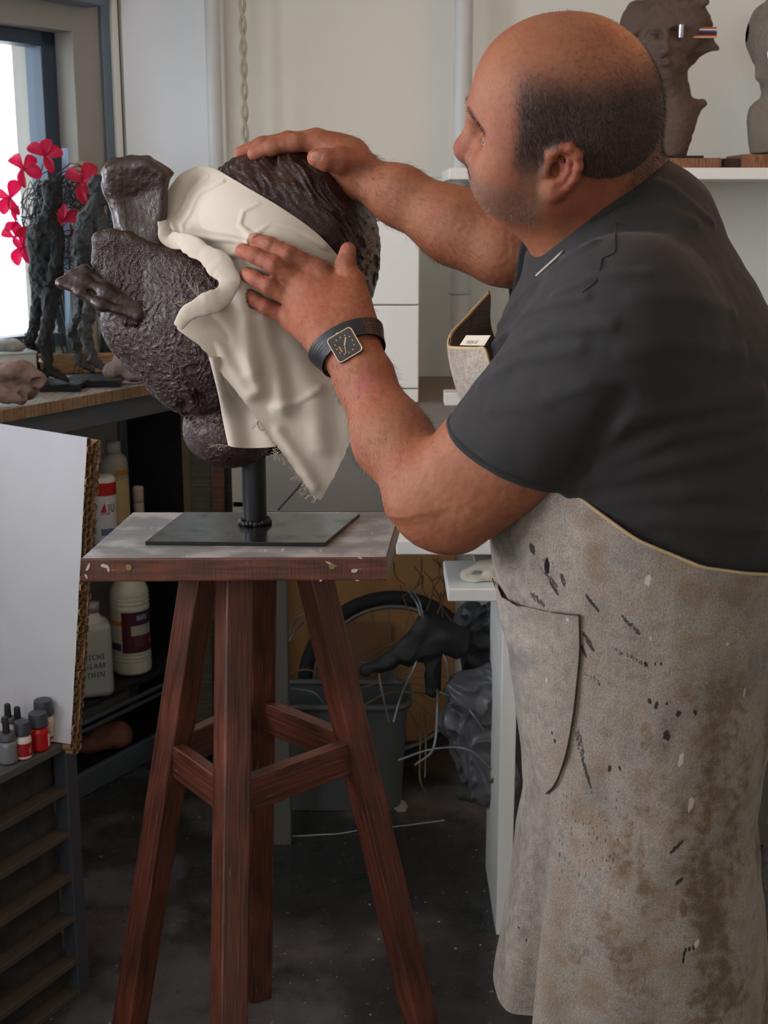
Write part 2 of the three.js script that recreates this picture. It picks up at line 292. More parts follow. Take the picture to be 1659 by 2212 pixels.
// building across the street, pale facade with rust-orange louvres
{
  const q = (s, y, out) => onWall(s, y, out), b = thing('facade_building', 'pale sunless facade with rust orange louvre slats across the street', 'building');
  const face = std({ color: 0xd4d6d6, roughness: 0.9 }), slat = std({ color: 0xb08a78, roughness: 0.8 }), pane = std({ color: 0xb4bcc4, roughness: 0.35 });
  put('facade', wallBox(-14, 14, -1, 9, -7.3, -7, 0), face, b);
  for (let i = 0; i < 12; i++) put('louvre_slat', wallBox(-7.5, -1.0, 2.0 + i * 0.11, 2.04 + i * 0.11, -7, -6.93), slat, b);
  for (let i = 0; i < 5; i++) put('facade_window', wallBox(-6.6 + i * 1.3, -5.7 + i * 1.3, 1.0, 2.3, -7, -6.97), pane, b);
  struct('pavement', wallBox(-14, 14, -0.2, -0.05, -7, -0.22, 0), std({ color: 0xb8b8b4, roughness: 0.9 }));
}
{ const t = thing('ceiling_lamp', 'warm glowing ceiling lamp with a white hood above the man, out of view', 'lamp', [LAMP[0], LAMP[1] + 0.02, LAMP[2]]); put('hood', [box(0.6, 0.012, 0.4, 0, 0.06, 0), box(0.6, 0.06, 0.012, 0, 0.03, 0.194), box(0.6, 0.06, 0.012, 0, 0.03, -0.194), box(0.012, 0.06, 0.4, 0.294, 0.03, 0), box(0.012, 0.06, 0.4, -0.294, 0.03, 0)], M.white, t); put('lamp_diffuser', box(0.5, 0.008, 0.3, 0, 0.02, 0), std({ color: 0xffe0c0, emissive: 0xff9a4e, emissiveIntensity: 2 }), t); put('cord', moved(new THREE.CylinderGeometry(0.004, 0.004, HT - LAMP[1] - 0.08, 8), [0, (HT - LAMP[1] - 0.08) / 2 + 0.065, 0]), M.black, t); }
// ---------------------------------------------------------------- back wall: pipes, cord, shelf
function pipe(px, D, w, y0, y1, label) { const p = at(px, 600, D); const t = thing('wall_pipe', label, 'pipe', [p.x, 0, p.z]); put('pipe', moved(new THREE.CylinderGeometry(w, w, y1 - y0, 28), [0, (y0 + y1) / 2, 0]), M.pipe, t); for (const y of [2.45, 1.2]) if (y > y0 + .1) put('bracket', [moved(new THREE.TorusGeometry(w + 0.002, 0.004, 6, 24), [0, y, 0], [Math.PI / 2, 0, 0]), box(0.012, 0.012, 0.05, 0, y, -w - 0.02)], M.pipe, t); return t; }
pipe(474, 3.5, 0.019, 0, HT, 'white pipe running up the back wall beside the window corner');
pipe(994, 3.5, 0.024, 0, HT, 'white pipe behind the head of the man');
{ const a = at(272, 300, 3.59), b = at(458, 300, 3.59); struct('wall_light_tint', box(b.x - a.x, HT - 0.02, 0.008, (a.x + b.x) / 2, HT / 2, -3.596, 0.002), std({ color: 0xeef1f6, roughness: 0.45 })); }  // pale bluish sheet: window light on the wall put into its colour
struct('trim_5', box(0.014, HT, 0.012, at(492, 600, 3.59).x, HT / 2, -3.594), M.white);
{
  const c = at(530, 300, 3.5), t = thing('beaded_cord', 'twisted beige cord hanging against the back wall above the sculpture', 'cord', [c.x, 0, c.z]), pts = [], pts2 = [];
  for (let i = 0; i <= 90; i++) { const y = 1.55 + i * 0.015, a = i * 0.9; pts.push([Math.cos(a) * 0.006, y, Math.sin(a) * 0.006]); pts2.push([-Math.cos(a) * 0.006, y, -Math.sin(a) * 0.006]); }
  const m = std({ color: 0xb9b09a, roughness: 0.9 }); put('strand', tube(pts, 0.0042, 240, 6), m, t); put('strand', tube(pts2, 0.0042, 240, 6), m, t);
}
{
  const a = at(970, 362, 3.15), b = at(970, 388, 3.15), t = thing('wall_shelf', 'white shelf board on the back wall carrying two clay busts', 'shelf', [a.x, b.y, a.z]);
  put('board', box(1.6, a.y - b.y, 0.44, 0.8, (a.y - b.y) / 2, -0.22), M.white, t);
  for (const x of [0.3, 1.25]) put('bracket', box(0.03, 0.03, 0.42, x, -0.017, -0.22), M.alu, t);
}
const SHELF = at(970, 362, 3.15).y;
// plinths and books of wood on the shelf
M.clayWood = std({ color: 0xb07a58, roughness: 0.8, map: rep(T.grain, 3), bumpMap: rep(T.grain, 3), bumpScale: 0.0006 });
function plinth(x0, x1, y1, D, label, mat) { const a = at(x0, 350, D), b = at(x1, 350, D), h = at(x0, y1, D).y - SHELF; const t = put('wooden_plinth', box(b.x - a.x, h, 0.16, (a.x + b.x) / 2, SHELF + h / 2, -D - 0.08), mat); return tag(t, label, 'plinth'); }
plinth(1415, 1560, 341, 3.2, 'long reddish wooden plinth under the bust with the striped tube', M.clayWood);
plinth(1562, 1599, 342, 3.22, 'small dark block between the two wooden plinths', std({ color: 0x3a2a22, roughness: 0.8 }));
plinth(1604, 1760, 333, 3.2, 'wooden plinth under the bust at the right edge', M.clayWood);

{
  // cupboard added as a light blocker, outside the picture: it keeps the daylight off the drawers and the lower part of the board
  const t = thing('added_shade_cupboard', 'grey cupboard added out of view to shade the drawers and the board', 'cupboard', [-1.34, 0, -1.62], 0.57);
  put('carcass', box(0.42, 1.1, 0.75, 0, 0.55, 0), M.wallGrey, t); put('worktop', box(0.46, 0.03, 0.8, 0, 1.116, 0), M.white, t); for (const z of [-0.187, 0.187]) { const d = put('door', box(0.018, 1.02, 0.365, 0.22, 0.55, z), M.white, t); put('handle', box(0.015, 0.12, 0.012, 0.235, 0.75, z * 0.15), M.alu, d); }
}
// ---------------------------------------------------------------- grey bench with white drawer cabinet
{
  const y = at(800, 870, 3.02).y, D0 = 2.72, D1 = 3.5, a = at(560, 1000, D0), b = at(1240, 1000, D0), t = thing('grey_bench', 'grey covered bench standing against the back wall under the drawer cabinet', 'bench', [0, 0, 0]);
  const m = std({ color: 0x77736c, roughness: 0.8, bumpMap: rep(T.fine, 4), bumpScale: 0.0004 });
  put('worktop', box(b.x - a.x + 0.5, 0.03, D1 - D0, (a.x + b.x) / 2 + 0.25, y - 0.015, -(D0 + D1) / 2), m, t);
  const yb = at(700, 1112, D0).y; put('front_panel', box(b.x - a.x + 0.48, y - 0.03 - yb, 0.02, (a.x + b.x) / 2 + 0.25, (y - 0.03 + yb) / 2, -D0 - 0.03), m, t);
  for (const x of [a.x + 0.03, b.x + 0.45]) for (const z of [-D0 - 0.06, -D1 + 0.04]) put('leg', box(0.04, y - 0.03, 0.04, x, (y - 0.03) / 2, z), std({ color: 0x55524d, roughness: .7 }), t);
  const c0 = at(690, 600, 3.02), c1 = at(906, 600, 3.02), top = at(800, 445, 3.02).y, cab = thing('drawer_cabinet', 'white cabinet of wide flat drawers behind the sculpture', 'cabinet', [(c0.x + c1.x) / 2, y, -3.02]);
  const w = c1.x - c0.x, h = top - y, side = std({ color: 0xd8cfbd, roughness: 0.6 });
  put('carcass', box(w, h, 0.42, 0, h / 2, -0.225), side, cab);
  const e = [445, 476.5, 658.5, 839, 870].map((p) => at(800, p, 3.02).y - y);
  for (let i = 0; i < 4; i++) { const y1 = e[i] - 0.0012, y0 = Math.max(e[i + 1] + 0.0012, 0.001); put('drawer', box(w - 0.002, y1 - y0, 0.016, 0, (y1 + y0) / 2, 0), M.white, cab); }
  const bl = at(968, 866, 3.0), k = put('white_block', box(0.09, 0.03, 0.06, bl.x + 0.035, y + 0.015, bl.z), M.white); tag(k, 'small white block on the grey bench beside the drawer cabinet', 'block');
}
// white side table, lower tray with scraps, white panel leg
const TABLE = (() => {
  const D0 = 2.36, top = at(860, 1168, D0).y, under = at(860, 1199, D0).y, l = at(856, 1190, D0), r = at(1240, 1190, D0), t = thing('white_table', 'white table behind the man with a dusty painted top', 'table', [0, 0, 0]);
  put('tabletop', box(r.x - l.x, top - under, 0.32, (l.x + r.x) / 2, (top + under) / 2, -D0 - 0.16), M.white, t);
  const s0 = at(1087, 1290, D0 + 0.02), s1 = at(1122, 1290, D0 + 0.02); put('side_panel', box(s1.x - s0.x, under, 0.28, (s0.x + s1.x) / 2, under / 2, -D0 - 0.16), M.white, t);
  const yt = at(970, 1272, D0).y, yb = at(970, 1300, D0).y, a = at(968, 1280, D0); put('lower_shelf', box(s0.x - a.x + 0.001, yt - yb, 0.2, (a.x + s0.x) / 2, (yt + yb) / 2, -D0 - 0.1), M.white, t);
  return { top, under, shelf: yt, D0, a, s0 };
})();
// ---------------------------------------------------------------- modelling stand
M.wood = (() => {
  const map = tex(512, (u, v) => { const w = Math.min(v, 1 - v) * 5, g = fbm(u * 64, w, 4, 4, 64), b = fbm(u * 6, v * 6, 8, 3, 6); const k = 0.8 + 0.55 * g + 0.35 * b, d = smooth(0.3, 0.5, fbm(u * 40, v * 14, 11, 3, 40)); return [clamp(0.41 * k + 0.14 * d), clamp(0.215 * k + 0.2 * d), clamp(0.15 * k + 0.2 * d)]; }, true);
  return (r) => std({ color: 0xffffff, map: r ? (() => { const c = rep(map, 3, 3); c.rotation = Math.PI / 2; return c; })() : rep(map, 4, 2), roughness: 0.42, bumpMap: rep(T.grain, 4, 2), bumpScale: 0.0005 });
})();
M.woodUp = M.wood(false); M.woodAcross = M.wood(true);
M.woodTop = (() => {
  const map = tex(512, (u, v) => { const g = fbm(u * 4, Math.min(v, 1 - v) * 64, 4, 4, 64), d = fbm(u * 7, v * 7, 3, 5, 7), s = noise3(u * 60, v * 14, 5, 60); let k = 0.44 + 0.1 * g + 0.16 * smooth(-0.15, 0.25, d); if (s > 0.6) k += 0.16; return [k * 1.03, k * 0.98, k * 0.95]; }, true);
  return std({ color: 0xffffff, map: rep(map, 2.2), roughness: 0.5, bumpMap: rep(T.mid, 5), bumpScale: 0.0006 });
})();
const TOPY = 0.961;
const stand = thing('modelling_stand', 'dark red wooden modelling stand with four splayed legs under the sculpture', 'stand');
{
  const c = [[177, 1206], [833, 1203], [862, 1106], [288, 1107]].map(([x, y]) => atY(x, y, TOPY)), g = new THREE.ExtrudeGeometry(new THREE.Shape(c.map((p) => new THREE.Vector2(p.x, -p.z))), { depth: 0.028, bevelEnabled: true, bevelSize: 0.0018, bevelThickness: 0.0025, bevelSegments: 2 });
  g.rotateX(-Math.PI / 2); g.translate(0, TOPY - 0.0305, 0);
  put('tabletop', boxUV(g.clone()), [M.woodTop, M.woodAcross], stand).geometry = (() => {
    const b = boxUV(g), n = b.attributes.position.count; b.clearGroups(); let tops = [], sides = []; const P = b.attributes.position, N = b.attributes.normal;
    for (let i = 0; i < n; i += 3) ((N.getY(i) + N.getY(i + 1) + N.getY(i + 2)) / 3 > 0.9 ? tops : sides).push(i, i + 1, i + 2);
    b.setIndex([...tops, ...sides]); b.addGroup(0, tops.length, 0); b.addGroup(tops.length, sides.length, 1); return b;
  })();
  const yT = TOPY - 0.031, legs = { left: [at(427, 1266, 1.86), atY(253, 2387, 0)], front: [at(506, 1266, 1.79), at(487, 2731, 1.54)], right: [at(684, 1262, 1.87), atY(952, 2387, 0)], rear: [at(563, 1262, 1.98), atY(558, 2150, 0)] };
  const on = {};
  for (const [k, [a, b]] of Object.entries(legs)) {
    const d = b.clone().sub(a); a.addScaledVector(d, (yT - a.y) / d.y); b.copy(a).addScaledVector(d, (0.004 - a.y) / d.y); on[k] = (y) => a.clone().addScaledVector(d, (y - a.y) / d.y);
    const turn = { left: 0.86, front: 0.56, right: 0.69, rear: 0.4 }[k];
    put('leg', beam(a, b, 0.042, 0.042, V(Math.cos(turn), 0, -Math.sin(turn)), 0.004), M.woodUp, stand);
  }
  for (const [k, m] of [['left', 'front'], ['front', 'right'], ['right', 'rear'], ['rear', 'left']]) {
    const y = 0.615, a = on[k](y), b = on[m](y); put('stretcher', beam(a, b, 0.052, 0.02, V(0, 1, 0), 0.002), M.woodUp, stand);
  }
  const u = at(540, 1262, 1.86); put('turntable_plate', moved(new THREE.CylinderGeometry(0.11, 0.11, 0.008, 40), [u.x, TOPY - 0.0353, u.z]), M.black, stand);
  // chips and splashes of plaster on the front edge, screw heads
  const chip = std({ color: 0xb9aba2, roughness: 0.9 }), r = rng(5), flakes = [];
  const fe = (px, py) => { const p = at(px, py, 1.7), a = atY(177, 1206, TOPY), b = atY(833, 1203, TOPY), t = (px - 177) / 656; const z = lerp(a.z, b.z, t) + 0.0021; return at(px, py, -z); };
  for (const [x, y, w, h] of [[225, 1222, 0.012, 0.006], [233, 1228, 0.004, 0.012], [715, 1218, 0.026, 0.003], [765, 1233, 0.011, 0.006], [776, 1204, 0.01, 0.003], [190, 1225, 0.004, 0.014], [186, 1245, 0.004, 0.008], [693, 1254, 0.004, 0.003], [772, 1254, 0.008, 0.002]]) {
    const s = new THREE.Shape(); for (let i = 0; i < 9; i++) { const a = i / 9 * 6.283, q = 0.6 + 0.5 * r(); s[i ? 'lineTo' : 'moveTo'](Math.cos(a) * w * q / 2, Math.sin(a) * h * q / 2); }
    const p = fe(x, y); flakes.push(moved(new THREE.ExtrudeGeometry(s, { depth: 0.0006, bevelEnabled: false }), [p.x, p.y, p.z - 0.0003], [0, 0, r() - 0.5]));
  }
  put('plaster_chips', merge(flakes), chip, stand).userData.kind = 'stuff';
  for (const [x, y] of [[278, 1225], [717, 1223]]) { const p = fe(x, y); put('screw_head', moved(new THREE.CylinderGeometry(0.0042, 0.0042, 0.002, 14), p.toArray(), [Math.PI / 2, 0, 0]), std({ color: 0x8b7a52, roughness: 0.4, metalness: 0.7 }), stand); }
}
// ---------------------------------------------------------------- sculpture on its steel plate
const PLATE = 0.006;
const sculpture = thing('sculpture', 'dark brown sculpted head with curling petal shapes on a steel post and plate', 'sculpture');
const postFoot = atY(551, 1131, TOPY + PLATE), BD = -postFoot.z;
M.bust = phys({ color: 0x301a13, roughness: 0.32, bumpMap: rep(T.leather, 12), bumpScale: 0.0019, clearcoat: 0.18, clearcoatRoughness: 0.25 });
M.bustSmooth = phys({ color: 0x2c1710, roughness: 0.42, bumpMap: rep(T.mid, 14), bumpScale: 0.0016, clearcoat: 0.3, clearcoatRoughness: 0.25 });
M.steel = std({ color: 0x3a3c3b, roughness: 0.38, metalness: 0.75, roughnessMap: rep(T.mid, 3) });
M.steelPost = std({ color: 0x1f1e1f, roughness: 0.4, metalness: 0.5 });
{
  const c = [[315, 1169], [701, 1172], [776, 1109], [397, 1106]].map(([x, y]) => atY(x, y, TOPY + PLATE)), g = new THREE.ExtrudeGeometry(new THREE.Shape(c.map((p) => new THREE.Vector2(p.x, -p.z))), { depth: PLATE - 0.0012, bevelEnabled: true, bevelSize: 0.0006, bevelThickness: 0.0006, bevelSegments: 1 });
  g.rotateX(-Math.PI / 2); g.translate(0, TOPY + 0.0006, 0); put('base_plate', boxUV(g), M.steel, sculpture);
  const topP = at(550, 985, BD); put('post', moved(new THREE.CylinderGeometry(0.0178, 0.0178, topP.y - postFoot.y, 36), [postFoot.x, (topP.y + postFoot.y) / 2, postFoot.z]), M.steelPost, sculpture);
  const r = rng(9), bead = []; for (let i = 0; i < 22; i++) { const a = i / 22 * 6.283; bead.push(moved(new THREE.SphereGeometry(0.004 + 0.0018 * r(), 10, 8), [postFoot.x + Math.cos(a) * 0.0205, postFoot.y + 0.0015 + 0.003 * r(), postFoot.z + Math.sin(a) * 0.0205])); }
  put('weld_bead', merge(bead), M.steelPost, sculpture);
}
const bs = BD * 1.0 / 2850 * 1.004;                          // metres per measured pixel at the sculpture
const b3 = (px, py, near = 0) => at(px, py, BD).add(V(0, 0, near));
function slabSDF(pts, near, half, r, bulge = 0) {            // rounded slab with a measured outline, standing across the view
  pts = pts.flatMap((p, i) => { const a = pts[(i + pts.length - 1) % pts.length], b = pts[(i + 1) % pts.length]; return [[lerp(p[0], a[0], 0.25), lerp(p[1], a[1], 0.25)], [lerp(p[0], b[0], 0.25), lerp(p[1], b[1], 0.25)]]; });
  const q = pts.map(([x, y]) => { const p = b3(x, y); return [p.x, p.y]; }), n = q.length; let cx = 0, cy = 0; q.forEach((p) => { cx += p[0] / n; cy += p[1] / n; });
  const z0 = -BD + near, R = Math.max(...q.map((p) => Math.hypot(p[0] - cx, p[1] - cy))) + half + 0.04;
  return ball((x, y, z) => {
    let d = 1e9, s = 1;
    for (let i = 0, j = n - 1; i < n; j = i++) {
      const [ax, ay] = q[i], [bx, by] = q[j], ex = bx - ax, ey = by - ay, wx = x - ax, wy = y - ay, t = clamp((wx * ex + wy * ey) / (ex * ex + ey * ey)), ux = wx - ex * t, uy = wy - ey * t; d = Math.min(d, ux * ux + uy * uy);
      const c1 = y >= ay, c2 = y < by, c3 = ex * wy > ey * wx; if ((c1 && c2 && c3) || (!c1 && !c2 && !c3)) s = -s;
    }
    d = s * Math.sqrt(d) + r; const rr = (x - cx) ** 2 + (y - cy) ** 2, w = Math.abs(z - z0 + bulge * rr) - half + r;
    return Math.min(Math.max(d, w), 0) + Math.hypot(Math.max(d, 0), Math.max(w, 0)) - r;
  }, cx, cy, z0, R);
}
const E = (px, py, near, rx, ry, rz, q) => ell(b3(px, py, near), [rx * bs, ry * bs, rz * bs], q);
const rimSDF = (pts, near, r) => blend(pts.slice(1).map((p, i) => [cap(b3(pts[i][0], pts[i][1], near), b3(p[0], p[1], near), (pts[i][2] || r) * bs, (p[2] || r) * bs), 0.006]));
const hairCore = blend([[E(600, 535, -10 * bs, 196, 202, 200), 0.01], [E(650, 560, 0, 148, 215, 180), 0.05], [E(560, 800, -20 * bs, 140, 190, 140), 0.06]]);
const faceCore = blend([
  [E(430, 640, 20 * bs, 170, 150, 150), 0.02], [E(400, 720, 60 * bs, 138, 110, 120), 0.04], [E(455, 800, 50 * bs, 110, 100, 110), 0.04],
  [E(500, 922, 34 * bs, 100, 82, 104), 0.008], [E(300, 690, 70 * bs, 62, 60, 80), 0.03], [E(470, 690, 60 * bs, 150, 160, 140), 0.05]]);
const zNear = (k) => k * bs;
const petal1 = slabSDF([[241, 366], [262, 351], [300, 349], [333, 346], [362, 358], [388, 376], [380, 420], [372, 500], [380, 560], [300, 560], [282, 505], [270, 488], [262, 446], [247, 402]], zNear(80), 0.016, 0.014, -4.5);
const petal2 = slabSDF([[240, 530], [248, 510], [270, 503], [300, 506], [350, 526], [420, 560], [470, 600], [470, 680], [400, 690], [330, 672], [270, 655], [247, 620], [238, 570]], zNear(122), 0.026, 0.02, -0.9);
const edgeOf = (pts) => pts.slice(1).map((p, i) => [cap(b3(pts[i][0], pts[i][1], zNear(pts[i][2])), b3(p[0], p[1], zNear(p[2])), pts[i][3] * bs, p[3] * bs), 0.011]);
const beak = blend([...edgeOf([[168, 598, 168, 4], [192, 585, 156, 7], [216, 578, 150, 9], [262, 604, 152, 9], [330, 642, 148, 9], [396, 680, 140, 9]]), ...edgeOf([[172, 600, 172, 5], [214, 597, 166, 9], [262, 622, 168, 11], [330, 655, 160, 12], [400, 686, 145, 12]]), ...edgeOf([[176, 603, 176, 4], [214, 620, 182, 7], [256, 646, 186, 9], [330, 668, 174, 10], [396, 690, 150, 10]])]);
const strand = (x, y, z) => { const u = (x * 0.62 - y * 0.78), v = (x * 0.78 + y * 0.62), w = noise3(u * 12, v * 12, z * 20); return 0.0042 * (0.5 - Math.abs(noise3(u * 18 + w, (v + 0.3 * z) * 95 + 2.5 * w, z * 14)) * 2.4) + 0.0022 * noise3(u * 50, v * 170, z * 60); };
const wrinkle = (x, y, z) => 0.0019 * (0.5 - Math.min(1, Math.abs(noise3(x * 130 + 2.4 * noise3(x * 30, y * 30, z * 30), y * 100 + 1.5 * noise3(x * 22, y * 22, z * 22), z * 110)) * 3)) + 0.0016 * noise3(x * 34, y * 34, z * 34);
const HB = blend([[hairCore, 0.01]]), hairSDF = (x, y, z) => { const d = HB(x, y, z); return d > 0.03 ? d : d - strand(x, y, z); };
const petal1B = blend([[petal1, 0.008], [rimSDF([[244, 372, 7], [262, 353, 10], [300, 351, 8], [335, 348, 8], [385, 376, 6]], zNear(88), 8), 0.01], [rimSDF([[246, 400], [262, 446], [272, 490], [284, 508]], zNear(88), 6), 0.01]]);
const petalsB = blend([[petal2, 0.008],
  [rimSDF([[240, 560, 8], [248, 514, 14], [272, 508, 16], [306, 512, 14], [352, 534, 12], [420, 566, 10], [450, 590, 8]], zNear(150), 12), 0.012]]);
const bustRaw = blend([[faceCore, 0.02], [petalsB, 0.02]]);
// folds cut into the cheek, a mouth line and the deep crease under the chin
const crease = blend([[cap(b3(405, 880, zNear(120)), b3(455, 760, zNear(172)), 5 * bs, 7 * bs), 0.004], [cap(b3(398, 862, zNear(60)), b3(440, 888, zNear(116)), 7 * bs, 7 * bs), 0.006], [cap(b3(440, 888, zNear(116)), b3(490, 872, zNear(140)), 7 * bs, 5 * bs), 0.006], [cap(b3(430, 800, zNear(160)), b3(470, 860, zNear(150)), 9 * bs, 6 * bs), 0.006], [cap(b3(337, 555, zNear(168)), b3(338, 640, zNear(174)), 2 * bs, 3 * bs), 0.004], [cap(b3(250, 672, zNear(156)), b3(400, 690, zNear(170)), 4 * bs, 5 * bs), 0.006]]);
const FB0 = blend([[bustRaw, 0.01], [crease, 0.012, -1]]), FB = guard(FB0, 0.08);
const smoothPart = (y) => smooth(b3(0, 640).y - 0.02, b3(0, 480).y, y);    // the upper petal is left smooth
const bustSDF = (x, y, z) => { const d = FB(x, y, z); return d > 0.03 ? d : d - wrinkle(x, y, z) * (1 - 0.75 * smoothPart(y)) * (1 - 0.5 * smooth(b3(0, 880).y, b3(0, 930).y, y)); };
{
  const r = 0.36, c = b3(520, 660);
  put('head', meshSDF(bustSDF, V(c.x - 0.3, c.y - 0.26, c.z - 0.19), V(c.x + 0.16, c.y + 0.26, c.z + 0.22), 0.0021, { eps: 0.0012 }), M.bust, sculpture);
  const soft = (f, k) => (x, y, z) => f(x, y, z) - k * noise3(x * 26, y * 26, z * 26) - 0.0008 * noise3(x * 75, y * 75, z * 75), around = (f) => [V(f.b[0] - f.b[3], f.b[1] - f.b[3], f.b[2] - f.b[3]), V(f.b[0] + f.b[3], f.b[1] + f.b[3], f.b[2] + f.b[3])];
  put('petal', meshSDF(soft(petal1B, 0.004), ...around(petal1B), 0.0024, { eps: 0.0014 }), M.bustSmooth, sculpture);
  put('curled_flap', meshSDF(soft(beak, 0.0022), ...around(beak), 0.0018, { eps: 0.0012 }), M.bustSmooth, sculpture);
  put('hair', meshSDF(hairSDF, V(c.x - 0.16, c.y - 0.28, c.z - 0.2), V(c.x + 0.24, c.y + 0.26, c.z + 0.2), 0.0022, { eps: 0.0012 }), M.bust, sculpture);
}
const beakG = guard(beak), petalG = guard(petal1B), sculptAll = (x, y, z) => Math.min(FB(x, y, z), HB(x, y, z), beakG(x, y, z), petalG(x, y, z));
// ---------------------------------------------------------------- the man: skeleton
const HS = 0.95, YAW = 0.0, ROLL = 0.40, NOD = -0.13;
const HF = V(-1, 0, 0), HU = V(0, 1, 0), HL = V(0, 0, 1);
{ const turn = (ax, a) => [HF, HU, HL].forEach((v) => v.applyAxisAngle(ax, a)); turn(V(-1, 0, 0), -ROLL); turn(HL.clone(), NOD); turn(V(0, 1, 0), -YAW); if (HU.z < 0) { } }
const QH = new THREE.Quaternion().setFromRotationMatrix(new THREE.Matrix4().makeBasis(HF, HU, HL));
const EARP = at(1220, 366, 1.425), HO = EARP.clone().addScaledVector(HL, -0.079 * HS);
const mm = 0.001 * HS;
const shorten = (x, y) => y < -8 ? [x - (x > 30 ? 0.72 * Math.max(0, -y - 32) : 0), -8 + (y + 8) * (y > -40 ? 0.78 : 0.78 - 0.26 * Math.min(1, (-40 - y) / 30))] : [x, y];
const h = (x0, y0, z) => { const [x, y] = shorten(x0, y0); return h0(x, y, z); };
const h0 = (x, y, z) => HO.clone().addScaledVector(HF, x * mm).addScaledVector(HU, y * mm).addScaledVector(HL, z * mm);
const toHead = (x, y, z) => { x -= HO.x; y -= HO.y; z -= HO.z; return [(x * HF.x + y * HF.y + z * HF.z) / mm, (x * HU.x + y * HU.y + z * HU.z) / mm, (x * HL.x + y * HL.y + z * HL.z) / mm]; };
const hE = (x, y, z, rx, ry, rz) => ell(h(x, y, z), [rx * mm, ry * mm, rz * mm], QH);
const hC = (a, b, ra, rb) => cap(h(...a), h(...b), ra * mm, (rb ?? ra) * mm);
const chain = (pts, k, o = 1) => pts.slice(1).map((p, i) => [cap(pts[i].p, p.p, pts[i].r, p.r), k, o]);
const headItems = [
  [hE(-3, 48, 0, 98, 90, 80), 0.01], [hE(-40, 30, 0, 66, 70, 76), 0.03], [hE(46, -8, 0, 45, 80, 64), 0.04], [hE(40, 58, 0, 59, 58, 62), 0.03],
  [hE(46, -56, 0, 46, 29, 57), 0.035], [hE(80, -86, 0, 18, 14, 24), 0.025], [hC([2, -50, 58], [72, -86, 22], 17, 15), 0.03], [hC([2, -50, -58], [72, -86, -22], 17, 15), 0.03],
  [hC([92, 26, 8], [74, 25, 46], 10, 9), 0.02], [hC([92, 26, -8], [74, 25, -46], 10, 9), 0.02], [hE(66, -14, 50, 20, 17, 18), 0.03], [hE(66, -14, -50, 20, 17, 18), 0.03],
  [hE(66, -46, 42, 28, 24, 24), 0.03], [hE(66, -46, -42, 28, 24, 24), 0.03], [hE(82, -60, 0, 24, 20, 36), 0.03], [hC([50, -82, 0], [6, -74, 0], 16, 32), 0.03],
  // eye sockets, then balls and lids
  [hE(99, 7, 31, 15, 10, 17), 0.012, -1], [hE(99, 7, -31, 15, 10, 17), 0.012, -1],
  [hE(76, 6, 32, 14, 13, 15), 0.004], [hE(76, 6, -32, 14, 13, 15), 0.004], [hE(78, 9, 32, 13.6, 11, 15.5), 0.0015], [hE(78, 9, -32, 13.6, 11, 15.5), 0.0015],
  [hC([86, -4, 22], [80, -5, 44], 4.5, 3.5), 0.008], [hC([86, -4, -22], [80, -5, -44], 4.5, 3.5), 0.008],
  [hC([90, 18, 0], [104, -20, 0], 9, 13), 0.012], [hE(100, -26, 0, 14, 12.5, 14), 0.008], [hE(87, -29, 20, 16, 12, 9.5), 0.003], [hE(87, -29, -20, 16, 12, 9.5), 0.003], [hC([82, -16, 34], [76, -36, 38], 3, 3), 0.008, -1], [hC([82, -16, -34], [76, -36, -38], 3, 3), 0.008, -1],
  [hE(101, -42, 7, 6, 4, 4), 0.003, -1], [hE(101, -42, -7, 6, 4, 4), 0.003, -1],
  
  [hE(99, -52, 0, 10, 6, 22), 0.006], [hE(97, -64, 0, 10, 6.5, 19), 0.006], [hC([112, -58, 0], [104, -61, 33], 3, 4.5), 0.003, -1], [hC([112, -58, 0], [104, -61, -33], 3, 4.5), 0.003, -1], [hE(102, -74, 0, 8, 4, 18), 0.008, -1],
];
const EARS = headItems.length;
for (const s of [1, -1]) {                                            // ears
  const ES = 0.78, q = (x, y) => [9 + (x + 13) * ES, 2 + y * ES], eh = (x, y, z) => h0(...q(x, y), z), e = (x, y, z) => ({ p: eh(x - 4, y, s * (80 + (z - 78) * 1.0)), r: 0 }), w = (pts, r) => pts.map((p, i) => ({ ...e(...p), r: (Array.isArray(r) ? r[i] : r) * mm * 0.84 })), hE = (x, y, z, a, b, c) => ell(eh(x, y, s * (80 + (Math.abs(z) - 80))), [a * mm * ES, b * mm * ES, c * mm], QH);
  headItems.push([hE(-14, -2, s * 80, 21, 30, 5), 0.008]);
  headItems.push([hE(-8, -4, s * 89, 9.5, 14, 17), 0.003, -1], [hE(-17, 16, s * 90, 9, 8, 10), 0.003, -1]);
  headItems.push(...chain(w([[2, 8, 80], [4, 20, 83], [-4, 31, 86], [-18, 34, 89], [-31, 26, 91], [-36, 10, 91], [-34, -8, 89], [-27, -22, 87], [-17, -34, 85]], [3.6, 4.2, 4.6, 4.6, 4.6, 4.6, 4.6, 4.6, 5]), 0.006));
  headItems.push(...chain(w([[-10, 26, 85], [-22, 16, 87], [-24, 0, 87], [-19, -14, 86], [-8, -20, 85]], [2.6, 3.4, 3.6, 3.4, 3]), 0.004));
  headItems.push([hE(-12, -33, s * 84, 12, 13, 6.5), 0.008], [hE(3, -5, s * 82, 6, 8, 5), 0.005]);
}
const headBase = blend(headItems), headBare = blend(headItems.slice(0, EARS));
const neckTop = h(-12, -58, 0), neckLow = at(1335, 560, 1.54);
const neck = blend([[cap(neckTop, neckLow, 0.064, 0.072), 0.03], [cap(h(-60, -10, 0), at(1400, 440, 1.55), 0.044, 0.05), 0.04], [cap(h(22, -76, 10), at(1225, 560, 1.51), 0.026, 0.03), 0.03]]);
const headG = guard(headBase), neckG = guard(neck);
const headSDF = (x, y, z) => smin(headG(x, y, z), neckG(x, y, z), 0.034);
